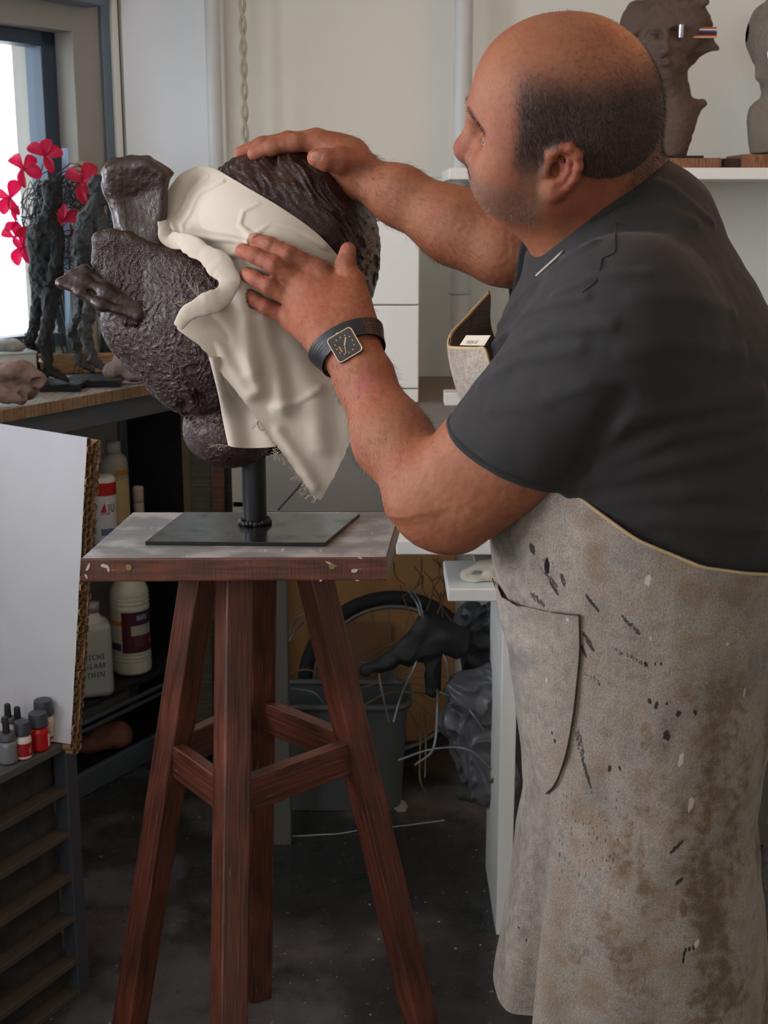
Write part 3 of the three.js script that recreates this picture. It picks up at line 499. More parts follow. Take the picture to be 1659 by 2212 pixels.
// arms
const LSH = at(1345, 700, 1.385), LEL = at(940, 1070, 1.49), LWR = at(757, 752, 1.655);
const RSH = at(1430, 580, 1.75), REL = at(1085, 532, 1.76), RWR = at(778, 384, 1.84);
const armL = blend([
  [cap(LSH, LEL, 0.068, 0.05), 0.01], [cap(at(1140, 990, 1.44), at(985, 1115, 1.475), 0.05, 0.044), 0.03], [cap(at(932, 1100, 1.49), at(925, 1080, 1.49), 0.036, 0.046), 0.03],
  [cap(LEL, at(848, 950, 1.555), 0.046, 0.0425), 0.02], [cap(at(848, 950, 1.555), at(782, 815, 1.63), 0.0425, 0.034), 0.03], [cap(at(788, 812, 1.63), LWR, 0.034, 0.0315), 0.02]]);
const armR = blend([
  [cap(RSH, REL, 0.066, 0.046), 0.01], [cap(REL, at(985, 490, 1.78), 0.045, 0.045), 0.03], [cap(at(985, 490, 1.78), at(862, 422, 1.81), 0.045, 0.037), 0.03], [cap(at(862, 422, 1.81), RWR, 0.037, 0.0285), 0.02]]);
// left hand flat on the cloth, fingers spread towards the sculpture
const lie = (px, py, lift) => { const p = hit(sculptAll, px, py, 1.2, 2.3, 0) || at(px, py, 1.8); return at(px, py, -p.z - lift); };
const J = (px, py, D, r) => ({ p: at(px, py, D), r }), K = (px, py, lift, r) => ({ p: lie(px, py, lift), r });
const lF = {
  index: [K(690, 586, 0.034, 0.0125), K(624, 549, 0.026, 0.0112), K(583, 529, 0.017, 0.0104), K(552, 518, 0.013, 0.0092)],
  middle: [K(664, 618, 0.038, 0.0128), K(594, 574, 0.034, 0.0118), K(552, 553, 0.022, 0.0108), K(523, 542, 0.014, 0.0096)],
  ring: [K(648, 655, 0.036, 0.0125), K(582, 618, 0.032, 0.0115), K(553, 602, 0.022, 0.0106), K(534, 592, 0.014, 0.0094)],
  small: [K(638, 692, 0.03, 0.0122), K(577, 664, 0.025, 0.0105), K(551, 648, 0.018, 0.0098), K(534, 636, 0.013, 0.009)],
};
const lMid = lF.middle[0].p, palmD = -lMid.z;
const lThumb = [J(762, 690, palmD - 0.02, 0.019), J(762, 612, palmD - 0.012, 0.0155), J(746, 571, palmD - 0.004, 0.0128), J(752, 541, palmD - 0.002, 0.0105)];
const handL = blend([
  [cap(LWR, at(722, 690, palmD - 0.03), 0.0315, 0.027), 0.01], [cap(LWR, at(748, 668, palmD - 0.026), 0.03, 0.027), 0.02], [cap(at(755, 720, 1.67), at(702, 606, palmD + 0.004), 0.026, 0.0185), 0.02],
  [cap(at(735, 722, 1.67), lMid, 0.026, 0.0185), 0.02], [cap(at(722, 730, 1.665), lF.ring[0].p, 0.026, 0.018), 0.02], [cap(at(712, 738, 1.66), lF.small[0].p, 0.026, 0.0175), 0.02], [cap(at(768, 700, 1.67), lThumb[1].p, 0.024, 0.0155), 0.022],
  ...Object.values(lF).flatMap((f) => [[cap(f[0].p, f[1].p, f[0].r, f[1].r), 0.009], [cap(f[1].p, f[2].p, f[1].r * 0.97, f[2].r * 0.97), 0.004], [cap(f[2].p, f[3].p, f[2].r * 0.97, f[3].r), 0.004]]),
  ...lThumb.slice(1).map((q, i) => [cap(lThumb[i].p, q.p, lThumb[i].r, q.r), 0.006]),
  ...['index', 'middle', 'ring', 'small'].map((k) => [cap(lF[k][0].p.clone().add(V(0, 0, 0.006)), lF[k][0].p.clone().add(V(0, 0, 0.006)), 0.0115), 0.014])]);
// right hand on top of the sculpture, seen from its thumb side
const rTop = (px, py, D, r) => J(px, py, D, r);
const rF = {
  index: [rTop(690, 309, 1.845, 0.0135), rTop(640, 307, 1.84, 0.0118), rTop(588, 318, 1.84, 0.0106), rTop(549, 332, 1.842, 0.0094)],
  middle: [rTop(682, 304, 1.872, 0.0135), rTop(622, 303, 1.872, 0.0116), rTop(566, 313, 1.874, 0.0105), rTop(521, 330, 1.878, 0.0092)],
  ring: [rTop(684, 309, 1.898, 0.013), rTop(630, 309, 1.9, 0.0112), rTop(580, 319, 1.902, 0.0102), rTop(541, 334, 1.905, 0.009)],
  small: [rTop(696, 320, 1.922, 0.012), rTop(652, 322, 1.926, 0.0102), rTop(615, 331, 1.93, 0.0094), rTop(588, 341, 1.932, 0.0084)],
};
const rThumb = [J(772, 362, 1.825, 0.02), J(733, 347, 1.808, 0.0165), J(703, 345, 1.8, 0.0142), J(683, 341, 1.798, 0.0122)];
const handR = blend([
  [cap(RWR, at(735, 342, 1.85), 0.0285, 0.024), 0.01], [cap(at(752, 345, 1.84), rF.index[0].p, 0.026, 0.0165), 0.02], [cap(at(752, 346, 1.855), rF.middle[0].p, 0.026, 0.016), 0.02], [cap(at(752, 352, 1.868), rF.ring[0].p, 0.024, 0.016), 0.02], [cap(at(752, 360, 1.878), rF.small[0].p, 0.022, 0.015), 0.02],
  [cap(at(735, 352, 1.85), at(700, 330, 1.87), 0.022, 0.018), 0.015],
  ...Object.values(rF).flatMap((f) => f.slice(1).map((q, i) => [cap(f[i].p, q.p, f[i].r, q.r), i ? 0.006 : 0.008])), ...rThumb.slice(1).map((q, i) => [cap(rThumb[i].p, q.p, rThumb[i].r, q.r), i ? 0.005 : 0.014])]);
const nailAt = (p, n, r) => ell(p.clone().addScaledVector(n, r), [0.0065, 0.005, 0.0022]);
const toCam = (p) => V(0, EYE, 0).sub(p).normalize();
const nailR = ell(rThumb[3].p.clone().addScaledVector(toCam(rThumb[3].p), 0.0112).add(V(0.0015, 0.002, 0)), [0.0088, 0.0068, 0.0022]);
const nailL = ell(lF.index[3].p.clone().addScaledVector(toCam(lF.index[3].p), 0.007).add(V(-0.001, 0.005, 0)), [0.006, 0.004, 0.0035], new THREE.Quaternion().setFromAxisAngle(V(0, 0, 1), 0.3));
const aLG = guard(armL), hLG = guard(handL), aRG = guard(armR), hRG = guard(handR);
const limbs = (x, y, z) => Math.min(smin(aLG(x, y, z), hLG(x, y, z), 0.014), smin(aRG(x, y, z), hRG(x, y, z), 0.012), nailR(x, y, z), nailL(x, y, z));
// knuckle creases across the fingers and the fold of the elbow
const creaseItems = [];
for (const f of Object.values(lF)) for (const [i, n] of [[1, 3], [2, 2]]) for (let k = 0; k < n; k++) { const d = f[i + 1 > 3 ? 3 : i + 1].p.clone().sub(f[i].p).normalize(), p = f[i].p.clone().addScaledVector(d, (k - (n - 1) / 2) * 0.0032), c = toCam(p), s = d.clone().cross(c).normalize(); creaseItems.push(cap(p.clone().addScaledVector(c, f[i].r * 1.025).addScaledVector(s, 0.006), p.clone().addScaledVector(c, f[i].r * 1.025).addScaledVector(s, -0.006), 0.0005)); }
const creaseB = (x, y, z) => { let d = 1; for (const c of creaseItems) d = Math.min(d, c(x, y, z)); return d; };
const elbowFold = cap(at(951, 905, 1.50), at(944, 1000, 1.455), 0.002, 0.003);
const skinSDF = (x, y, z) => {
  let d = limbs(x, y, z); if (d > 0.02) return Math.min(d, headSDF(x, y, z));
  d = smax(d, -elbowFold(x, y, z), 0.012);
  if (d < 0.006) d = d - 0.0005 * noise3(x * 130, y * 130, z * 130);
  return Math.min(d, headSDF(x, y, z));
};
// ---------------------------------------------------------------- shirt
const torso = blend([
  [ell(at(1350, 785, 1.55), [0.15, 0.165, 0.2]), 0.01], [ell(at(1412, 612, 1.57), [0.07, 0.125, 0.16]), 0.03], [cap(at(1270, 620, 1.53), at(1225, 600, 1.52), 0.05, 0.036), 0.03], [ell(at(1405, 960, 1.56), [0.172, 0.2, 0.195]), 0.08], [ell(at(1420, 1180, 1.57), [0.17, 0.2, 0.185]), 0.08],
  [cap(LSH, LSH, 0.082), 0.07], [cap(RSH, RSH, 0.072), 0.03], [cap(at(1365, 545, 1.54), at(1380, 640, 1.55), 0.08, 0.1), 0.05], [ell(at(1484, 885, 1.56), [0.058, 0.17, 0.15]), 0.03]]);
const hemP = at(975, 892, 1.47), hemQ = at(1240, 1042, 1.42), hemC = hemP.clone().add(hemQ).multiplyScalar(0.5), armDir = LEL.clone().sub(LSH).normalize();
const sleeveL = blend([[cap(LSH, at(1115, 960, 1.44), 0.084, 0.079), 0.02]]);
const hemD = hemQ.clone().sub(hemP).normalize(), hemN = armDir.clone().addScaledVector(hemD, -armDir.dot(hemD)).normalize();
const sleeveR = cap(RSH, at(1118, 530, 1.76), 0.082, 0.072), armDirR = REL.clone().sub(RSH).normalize(), hemR = at(1116, 520, 1.76);
const collarC = at(1286, 440, 1.54), neckDir = neckLow.clone().sub(neckTop).normalize();
const collarN = at(1293, 440, 1.54).sub(at(1345, 520, 1.54)).normalize();      // ring axis, up and forward
const collar = cap(at(1330, 520, 1.545), at(1286, 440, 1.54), 0.104, 0.089);
const collarCut = cap(at(1308, 478, 1.54), at(1264, 390, 1.53), 0.077, 0.084);
const folds = [];
function foldLine(f, pts, w, amp) { const q = dense(pts, 24).map(([x, y]) => hit(f, x, y, 0.9, 2)).filter((p) => p && p.z > -1.68); const segs = []; for (let i = 1; i < q.length; i++) segs.push({ f: cap(q[i - 1], q[i], 0, 0), c: q[i - 1].clone().add(q[i]).multiplyScalar(0.5), R: q[i - 1].distanceTo(q[i]) / 2 + w * 2.6 }); folds.push({ segs, w, amp }); }
const shirtBase0 = (x, y, z) => {
  const sl = smax(sleeveL(x, y, z), (x - hemC.x) * hemN.x + (y - hemC.y) * hemN.y + (z - hemC.z) * hemN.z, 0.004);
  const sr = smax(sleeveR(x, y, z), (x - hemR.x) * armDirR.x + (y - hemR.y) * armDirR.y + (z - hemR.z) * armDirR.z, 0.004);
  let d = smin(torso(x, y, z), sl, 0.03); d = smin(d, sr, 0.04); d = smin(d, collar(x, y, z), 0.03);
  return d;
};
const dPlane = (x, y, z) => (x - collarC.x) * collarN.x + (y - collarC.y) * collarN.y + (z - collarC.z) * collarN.z;
{
  const F = shirtBase0;
  foldLine(F, [[1052, 742], [1120, 648], [1193, 584], [1275, 530]], 0.0055, 0.006); foldLine(F, [[1066, 745], [1150, 668], [1266, 640]], 0.005, 0.006); foldLine(F, [[1080, 775], [1190, 712], [1320, 702]], 0.007, 0.005); foldLine(F, [[1150, 606], [1210, 556], [1290, 520]], 0.0035, 0.0035);
  foldLine(F, [[1200, 640], [1290, 596], [1400, 590]], 0.006, 0.0045); foldLine(F, [[1040, 830], [1130, 770], [1250, 752]], 0.008, 0.004);
  foldLine(F, [[1289, 960], [1357, 905], [1480, 880], [1640, 850]], 0.012, 0.006); foldLine(F, [[1300, 1010], [1450, 940], [1650, 905]], 0.010, 0.005); foldLine(F, [[1270, 1045], [1400, 1010], [1640, 960]], 0.012, 0.006); foldLine(F, [[1300, 1075], [1450, 1070], [1640, 1050]], 0.010, 0.004); foldLine(F, [[1260, 1060], [1380, 1120], [1640, 1140]], 0.012, 0.005);
  foldLine(F, [[1340, 860], [1300, 940], [1240, 1030]], 0.012, -0.011);
  foldLine(F, [[1400, 385], [1450, 405], [1540, 480]], 0.006, 0.003); foldLine(F, [[1335, 462], [1420, 450], [1500, 480]], 0.007, 0.003);
  foldLine(F, [[1370, 640], [1470, 640], [1580, 670]], 0.01, 0.003); foldLine(F, [[1060, 880], [1160, 872], [1270, 830]], 0.009, 0.003); foldLine(F, [[1350, 760], [1450, 740], [1600, 760]], 0.01, 0.003);
}
const inArm = (() => { const S = at(1115, 960, 1.44), v = S.clone().sub(LSH); return cap(LSH.clone().addScaledVector(v, 0.7), LSH.clone().addScaledVector(v, 1.6), 0.062, 0.07); })(), inArmR = cap(RSH.clone().addScaledVector(armDirR, 0.1), REL, 0.055, 0.066);
const shirtSDF = (x, y, z) => {
  let d = shirtBase0(x, y, z); if (d > 0.03) return d;
  for (const L of folds) { let m = 9; for (const q of L.segs) if (Math.abs(x - q.c.x) < q.R && Math.abs(y - q.c.y) < q.R && Math.abs(z - q.c.z) < q.R) m = Math.min(m, q.f(x, y, z)); m /= L.w; if (m < 3) d -= 1.0 * L.amp * Math.exp(-m * m); }
  d -= 0.0018 * noise3(x * 14, y * 14, z * 14) + 0.0009 * noise3(x * 40, y * 40, z * 40);
  d = smax(d, -collarCut(x, y, z), 0.003);
  const dp = dPlane(x, y, z), nr = Math.hypot(x - collarC.x, y - collarC.y, z - collarC.z); if (nr < 0.16) d = smax(d, dp, 0.004);
  d = smax(d, -inArm(x, y, z), 0.003); d = smax(d, -inArmR(x, y, z), 0.003);
  return d;
};
// ---------------------------------------------------------------- the man: meshes
const man = thing('person', 'bald man in dark grey shirt and stained canvas apron smoothing cloth over the sculpture', 'person');
const lin = (r, g, b) => [Math.pow(r / 255, 2.2), Math.pow(g / 255, 2.2), Math.pow(b / 255, 2.2)], mixc = (a, b, t) => [lerp(a[0], b[0], t), lerp(a[1], b[1], t), lerp(a[2], b[2], t)];
const SK = lin(142, 90, 64), SKR = lin(130, 66, 50), SKD = lin(106, 64, 44), HAIR = lin(36, 31, 29), LIP = lin(112, 58, 50);
M.skin = phys({ color: 0xffffff, vertexColors: true, roughness: 0.5, specularIntensity: 0.6, bumpMap: rep(T.skin, 14), bumpScale: 0.0005, sheen: 0.15, sheenRoughness: 0.5 });
M.hair = std({ color: 0x2a211d, roughness: 0.55 });
// how densely the cropped hair covers the head, and the beard stubble
function hairCover(x0, y0, z) {
  const x = x0 * 0.9838 - y0 * 0.179, y = x0 * 0.179 + y0 * 0.9838;
  const a = Math.abs(z), front = smooth(64, 42, x - 0.12 * Math.max(0, 40 - y)), top = Math.pow(smooth(112 + 18 * clamp((x + 90) / 115), 60 + 14 * clamp((x + 90) / 115), y + 0.06 * x), 1.3), low = smooth(-50, -34, y + 0.5 * Math.min(0, x + 40) * 0.3), behind = x < 2 ? 1 : smooth(26, 34, y + 0.4 * (x > 0 ? x * 0.35 : 0));
  return front * top * low * Math.max(behind, x > 24 && x < 60 && y > -6 ? 0.9 * smooth(-8, 14, y) : 0);
}
const beardCover = (x, y, z) => { const jaw = smooth(-20, -36, y - 0.25 * Math.max(0, 20 - x) * 0.4), side = x < 48 ? smooth(20, 28, x) * smooth(20, -10, y) * smooth(-70, -50, y) : 0, lip = x > 70 && Math.abs(z) < 30 && y < -26 && y > -70 ? 1 : 0; return clamp(Math.max(jaw * smooth(4, 24, x), 0.8 * side, lip)) * smooth(-84, -68, y); };
const skinColor = (x, y, z) => {
  const [a, b, c] = toHead(x, y, z), n = fbm(x * 26, y * 26, z * 26, 3), n2 = noise3(x * 170, y * 170, z * 170);
  let col = mixc(SK, SKR, clamp(0.22 + 0.9 * n));
  col = mixc(col, SKD, clamp(0.5 * n2));
  if (a * a + b * b + c * c < 200 * 200 && b > -125) {
    const red = Math.max(Math.exp(-((a - 114) ** 2 + (b + 24) ** 2) / 260), Math.abs(c) > 70 && a < 12 && a > -50 && b < 45 && b > -55 && headBare(x, y, z) > 0.0015 ? 0.75 : 0, 0.4 * Math.exp(-((a - 72) ** 2 + (b + 20) ** 2) / 500)); col = mixc(col, SKR, red * 0.8);
    const lp = Math.exp(-((b + 38) ** 2 / 26 + c * c / 700)) * (a > 60 ? 1 : 0); col = mixc(col, LIP, clamp(lp));
    const n3 = noise3(x * 520, y * 520, z * 520), hc = hairCover(a, b, c), st = beardCover(a, b, c), ear = headBare(x, y, z) > 0.0018 && b > -50 && b < 40 && a < 14;
    if (!ear) { col = mixc(col, HAIR, clamp(hc * (0.86 + 0.3 * n3))); col = mixc(col, lin(98, 80, 70), clamp(st * (0.5 + 0.8 * n3))); }
    if (!ear && b > 60) { const s = smooth(0.05, 0.5, noise3(x * 340, y * 340, z * 340)); col = mixc(col, HAIR, 0.35 * s * smooth(60, 0, a)); }
    const br = Math.exp(-((b - 30 + Math.max(0, Math.abs(c) - 18) * 0.28) ** 2) / 12) * (a > 58 && Math.abs(c) > 8 && Math.abs(c) < 56 ? 1 : 0); col = mixc(col, HAIR, clamp(br * (0.85 + n2)));
    const eye = Math.hypot(a - 77, b - 6, Math.abs(c) - 32) < 16.5 && b < 2.2 && b > -0.8 && a > 72 ? 1 : 0; if (eye) col = mixc(col, lin(30, 20, 18), 0.85);
  } else {
    const kn = [...Object.values(lF).flatMap((f) => [f[0], f[1]])].reduce((m, q) => Math.max(m, Math.exp(-((x - q.p.x) ** 2 + (y - q.p.y) ** 2 + (z - q.p.z) ** 2) / (2 * 0.014 ** 2))), 0); col = mixc(col, SKR, 0.55 * kn);
    { const e = Math.min(hLG(x, y, z), hRG(x, y, z)); col = mixc(col, SKR, 0.45 * smooth(0.01, -0.002, e) * clamp(0.6 + 1.4 * noise3(x * 60, y * 60, z * 60))); }
    const tip = [...Object.values(lF), ...Object.values(rF), lThumb, rThumb].reduce((m, f) => Math.max(m, Math.exp(-((x - f[3].p.x) ** 2 + (y - f[3].p.y) ** 2 + (z - f[3].p.z) ** 2) / (2 * 0.012 ** 2))), 0); col = mixc(col, lin(170, 98, 80), 0.5 * tip);
    const cr = creaseB(x, y, z); if (cr < 0.003) col = mixc(col, lin(92, 46, 36), 0.45 * Math.exp(-((cr / 0.0011) ** 2)));
    if (nailR(x, y, z) < 0.0006 || nailL(x, y, z) < 0.0006) col = lin(166, 112, 94);
    const sc = at(795, 820, 1.6); const e = Math.exp(-((x - sc.x) ** 2 + (y - sc.y) ** 2) / (2 * 0.016 ** 2)); col = mixc(col, lin(146, 74, 76), 0.7 * e * clamp(0.5 + 2 * noise3(x * 90, y * 90, z * 90)));
  }
  return col;
};
const span = (pts, m) => { const b = new THREE.Box3().setFromPoints(pts); b.expandByScalar(m); return [b.min, b.max]; };
{
  const geos = [], opt = { color: skinColor, eps: 0.0011 };
  geos.push(meshSDF(headSDF, V(HO.x - 0.17, HO.y - 0.2, HO.z - 0.13), V(HO.x + 0.19, HO.y + 0.2, HO.z + 0.13), 0.0021, opt));
  const L = span([at(500, 500, 1.75), at(830, 780, 1.62)], 0.03); geos.push(meshSDF(skinSDF, ...span([...Object.values(lF).flat().map((q) => q.p), ...lThumb.map((q) => q.p), at(757, 760, 1.655), LWR], 0.024), 0.0014, { ...opt, eps: 0.0008 }));
  geos.push(meshSDF(skinSDF, ...span([LWR, LEL, at(1170, 1010, 1.43)], 0.07), 0.0027, opt));
  geos.push(meshSDF(skinSDF, ...span([...Object.values(rF).flat().map((q) => q.p), ...rThumb.map((q) => q.p), RWR], 0.03), 0.0019, opt));
  geos.push(meshSDF(skinSDF, ...span([RWR, REL], 0.06), 0.0028, opt));
  // what the clothes hide: chest, hips and legs, in one coarse piece
  const hip = at(1400, 1200, 1.56), core = blend([[ell(at(1350, 785, 1.55), [0.115, 0.13, 0.16]), 0.01], [ell(at(1405, 960, 1.56), [0.15, 0.19, 0.165]), 0.08], [ell(hip, [0.14, 0.15, 0.16]), 0.08], [cap(neckLow, at(1360, 680, 1.55), 0.06, 0.085), 0.04], [cap(LSH, LSH.clone().lerp(LEL, 0.5), 0.07, 0.055), 0.04], [cap(RSH, RSH.clone().lerp(REL, 0.6), 0.05, 0.045), 0.03],
    ...[0.1, -0.1].flatMap((s) => [[cap(V(hip.x, hip.y - 0.05, hip.z + s), V(hip.x - 0.03, 0.5, hip.z + s), 0.085, 0.055), 0.05], [cap(V(hip.x - 0.03, 0.5, hip.z + s), V(hip.x, 0.09, hip.z + s), 0.055, 0.038), 0.03]])]);
  geos.push(meshSDF(core, V(hip.x - 0.33, 0.02, hip.z - 0.3), V(hip.x + 0.26, 1.46, hip.z + 0.3), 0.014, opt));
  const g = mergeGeometries(geos); put('body', g, M.skin, man);
  // trousers and shoes
  const tr = blend([0.1, -0.1].flatMap((s) => [[cap(V(hip.x, hip.y - 0.03, hip.z + s), V(hip.x - 0.02, 0.5, hip.z + s), 0.105, 0.078), 0.06], [cap(V(hip.x - 0.02, 0.5, hip.z + s), V(hip.x, 0.1, hip.z + s), 0.078, 0.068), 0.03]]));
  const denim = std({ color: 0x2d3038, roughness: 0.9, bumpMap: rep(T.weave, 20), bumpScale: 0.0004 });
  put('trousers', meshSDF((x, y, z) => smax(tr(x, y, z), 0.07 - y, 0.005) - 0.004 * noise3(x * 12, y * 9, z * 12), V(hip.x - 0.2, 0.04, hip.z - 0.25), V(hip.x + 0.2, hip.y + 0.1, hip.z + 0.25), 0.009), denim, man);
  for (const s of [0.1, -0.1]) { const f = blend([[ell(V(hip.x - 0.08, 0.04, hip.z + s), [0.15, 0.045, 0.05]), 0.01], [cap(V(hip.x, 0.06, hip.z + s), V(hip.x, 0.1, hip.z + s), 0.05, 0.048), 0.04]]); put('shoe', meshSDF((x, y, z) => smax(f(x, y, z), 0.002 - y, 0.004), V(hip.x - 0.25, -0.005, hip.z + s - 0.07), V(hip.x + 0.1, 0.17, hip.z + s + 0.07), 0.007), M.black, man); }
  // hairs: cropped hair, brows, stubble and the hair of the arms, each hair a thin blade
  const R = rng(31), P = g.attributes.position, N = g.attributes.normal, pos = { hair: [], stubble: [], arm: [], fuzz: [] };
  const blade = (out, p, d, len, w, bend) => { const s = d.clone().cross(V(R() - 0.5, R() - 0.5, R() - 0.5)).normalize().multiplyScalar(w / 2), m = p.clone().addScaledVector(d, len * 0.55), e = m.clone().addScaledVector(d.clone().add(bend).normalize(), len * 0.5); for (const q of [p.clone().add(s), p.clone().sub(s), m.clone().addScaledVector(s, 0.8), p.clone().sub(s), m.clone().addScaledVector(s, -0.8), m.clone().addScaledVector(s, 0.8), m.clone().addScaledVector(s, 0.8), m.clone().addScaledVector(s, -0.8), e]) out.push(q.x, q.y, q.z); };
  const headN = geos[0].attributes.position.count, p = V(), n = V();
  for (let i = 0; i < headN; i++) {
    p.fromBufferAttribute(P, i); n.fromBufferAttribute(N, i); const [a, b, c] = toHead(p.x, p.y, p.z), ear = Math.abs(c) > 70 && headBare(p.x, p.y, p.z) > 0.0018 && b > -50 && b < 40 && a < 14; if (ear) continue;
    const hc = hairCover(a, b, c), st = beardCover(a, b, c), down = HU.clone().multiplyScalar(-0.55).addScaledVector(HF, -0.35);
    if (R() < hc * 0.75) blade(pos.hair, p.clone(), n.clone().multiplyScalar(0.45).add(down).add(V(R() - .5, R() - .5, R() - .5).multiplyScalar(0.5)).normalize(), 0.0045 + 0.003 * R(), 0.0003, n.clone().multiplyScalar(-0.2));
    else if (b > 50 && R() < 0.10 * smooth(75, 10, a)) blade(pos.hair, p.clone(), n.clone().add(V(R() - .5, R() - .5, R() - .5).multiplyScalar(0.8)).normalize(), 0.002 + 0.0025 * R(), 0.00018, down);
    if (R() < st * 0.28) blade(pos.stubble, p.clone(), n.clone().multiplyScalar(0.8).add(V(0, -0.4, 0)).normalize(), 0.0015 + 0.0012 * R(), 0.00022, V(0, -0.2, 0));
    if (a > 58 && Math.abs(b - 30 + Math.max(0, Math.abs(c) - 18) * 0.28) < 3.5 && Math.abs(c) > 8 && Math.abs(c) < 55 && R() < 0.8) blade(pos.hair, p.clone(), n.clone().multiplyScalar(0.5).addScaledVector(HL, Math.sign(c) * 0.8).addScaledVector(HU, 0.2).normalize(), 0.006, 0.0004, V(0, -0.1, 0));
  }
  const armN = P.count - geos[5].attributes.position.count, wrist = LWR, dl = LEL.clone().sub(LWR).normalize(), dr = REL.clone().sub(RWR).normalize();
  for (let i = headN; i < armN; i++) {
    p.fromBufferAttribute(P, i); n.fromBufferAttribute(N, i); const far = p.z < -1.72 && p.x < 0.2 && p.y > 1.35, d0 = far ? dr : dl, o = far ? RWR : LWR, t = p.clone().sub(o).dot(d0);
    if (t < -0.075 || t > 0.27 || (t < 0.012 && t > -0.022 && !far)) continue; const dens = (t < -0.05 ? 0.004 : t < 0 ? 0.016 : 0.1) * (1 - smooth(0.18, 0.27, t)); if (R() > dens) continue;
    const d = d0.clone().multiplyScalar(0.7).add(V(0.25 * (R() - .2), -0.3 * R(), 0)).addScaledVector(n, 0.35 + 0.35 * R()).add(V(R() - .5, R() - .5, R() - .5).multiplyScalar(0.7)).normalize();
    blade(pos.arm, p.clone().addScaledVector(n, -0.0003), d, 0.006 + 0.008 * R(), 0.0003, n.clone().multiplyScalar(-0.4));
  }
  const mk = (a) => { const q = new THREE.BufferGeometry(); q.setAttribute('position', new THREE.Float32BufferAttribute(a, 3)); q.computeVertexNormals(); return q; };
  put('hair', mk(pos.hair), M.hair, man).userData.kind = 'stuff'; put('beard_stubble', mk(pos.stubble), std({ color: 0x8a7a70, roughness: 0.6 }), man).userData.kind = 'stuff'; put('arm_hair', mk(pos.arm), M.hair, man).userData.kind = 'stuff';
  // eyes cast down: a glossy sliver of eyeball under the lid, the lashes, and the line of the mouth
  const onFace = (x, y, z, off = 0) => { let a = 135, p; for (let i = 0; i < 300; i++) { p = h(a, y, z); if (headSDF(p.x, p.y, p.z) < off * mm) break; a -= 0.3; } return p; };
  for (const s of [1, -1]) {
    const lid = [], ball = []; for (let i = 0; i <= 10; i++) { const z = lerp(20, 45, i / 10), y = 7 - 3 * Math.sin(Math.PI * i / 10) - 0.1 * (z - 23); lid.push(onFace(z > 0 ? 0 : 0, y, s * z, 0.15)); ball.push(onFace(0, y - 1.6, s * z * 0.96 + s * 1.2, -0.15)); }
    put('eye', tube(ball, 1.1 * mm, 30, 6), phys({ color: 0x9a8e86, roughness: 0.12, clearcoat: 1 }), man); put('eyelashes', tube(lid, 0.75 * mm, 30, 5), M.hair, man);
  }
  const lips = []; for (let i = -14; i <= 14; i++) lips.push(onFace(0, -57.5 - 0.006 * i * i * 1.2, i * 2.8, -0.2)); put('mouth_line', tube(lips, 1.4 * mm, 60, 5), std({ color: 0x4a2019, roughness: 0.6 }), man);
}
// shirt
M.shirt = phys({ color: 0x2a2725, roughness: 0.95, sheen: 0.35, sheenRoughness: 0.6, sheenColor: new THREE.Color(0.3, 0.29, 0.28), bumpMap: rep(T.fine, 24), bumpScale: 0.0004, map: rep(tex(256, (u, v) => { const k = 0.8 + 0.35 * fbm(u * 96, v * 96, 3, 1, 96) + 0.12 * fbm(u * 8, v * 8, 5, 2, 8); return [k, k, k]; }), 6) });
{
  const b = span([at(975, 880, 1.44), at(1700, 1250, 1.56), at(1440, 340, 1.55), RSH, at(1660, 700, 1.55)], 0.02); b[0].z = -1.88; b[1].z = -1.24; b[0].y = at(1400, 1330, 1.5).y;
  put('shirt', meshSDF(shirtSDF, ...b, 0.003, { eps: 0.0015, uv: (x, y, z) => [x + z * 0.8, y + z * 0.2] }), M.shirt, man);
  const seamP = []; for (const [x, y] of [[1330, 483], [1329, 515], [1326, 547], [1314, 553], [1303, 558], [1296, 582], [1289, 606], [1274, 620], [1258, 632]]) { const p = hit(shirtSDF, x, y, 0.9, 2); if (p) seamP.push(p.addScaledVector(grad(shirtSDF, p), 0.0003)); }
  // hem of the near sleeve
  { const u = hemD.clone(), w = hemN.clone().cross(u).normalize(), c = hemC.clone(), o = LSH.clone().addScaledVector(armDir, c.clone().sub(LSH).dot(hemN) / armDir.dot(hemN)), pts = []; for (let i = 0; i < 56; i++) { const a = i / 56 * 6.28319; let r = 0.03, q; for (let k = 0; k < 90; k++) { q = o.clone().addScaledVector(u, Math.cos(a) * r).addScaledVector(w, Math.sin(a) * r); if (sleeveL(q.x, q.y, q.z) > -0.0022) break; r += 0.0012; } pts.push(q.addScaledVector(hemN, -0.0005)); } put('sleeve_hem', tube(pts, 0.0042, 140, 8, true), M.shirt, man); }
  put('shoulder_seam', tube(seamP, 0.0006, 60, 5), std({ color: 0x141315, roughness: 1 }), man);
  // ribbed collar round the neck
  const ax = collarN, u = V(0, 0, 1).cross(ax).normalize(), w = ax.clone().cross(u), pts = []; for (let i = 0; i < 48; i++) { const a = i / 48 * 6.2832; let r = 0.06, q; for (let k = 0; k < 60; k++) { q = collarC.clone().addScaledVector(u, Math.cos(a) * r).addScaledVector(w, Math.sin(a) * r).addScaledVector(ax, -0.006); if (collarCut(q.x, q.y, q.z) > 0.002) break; r += 0.001; } pts.push(q); }
  put('collar', tube(pts, 0.0055, 120, 8, true), M.shirt, man);
}
// ---------------------------------------------------------------- apron
const AX = at(1400, 1150, 1.555), ACX = AX.x, ACZ = AX.z, yOf = (py, D = 1.5) => at(1400, py, D).y;
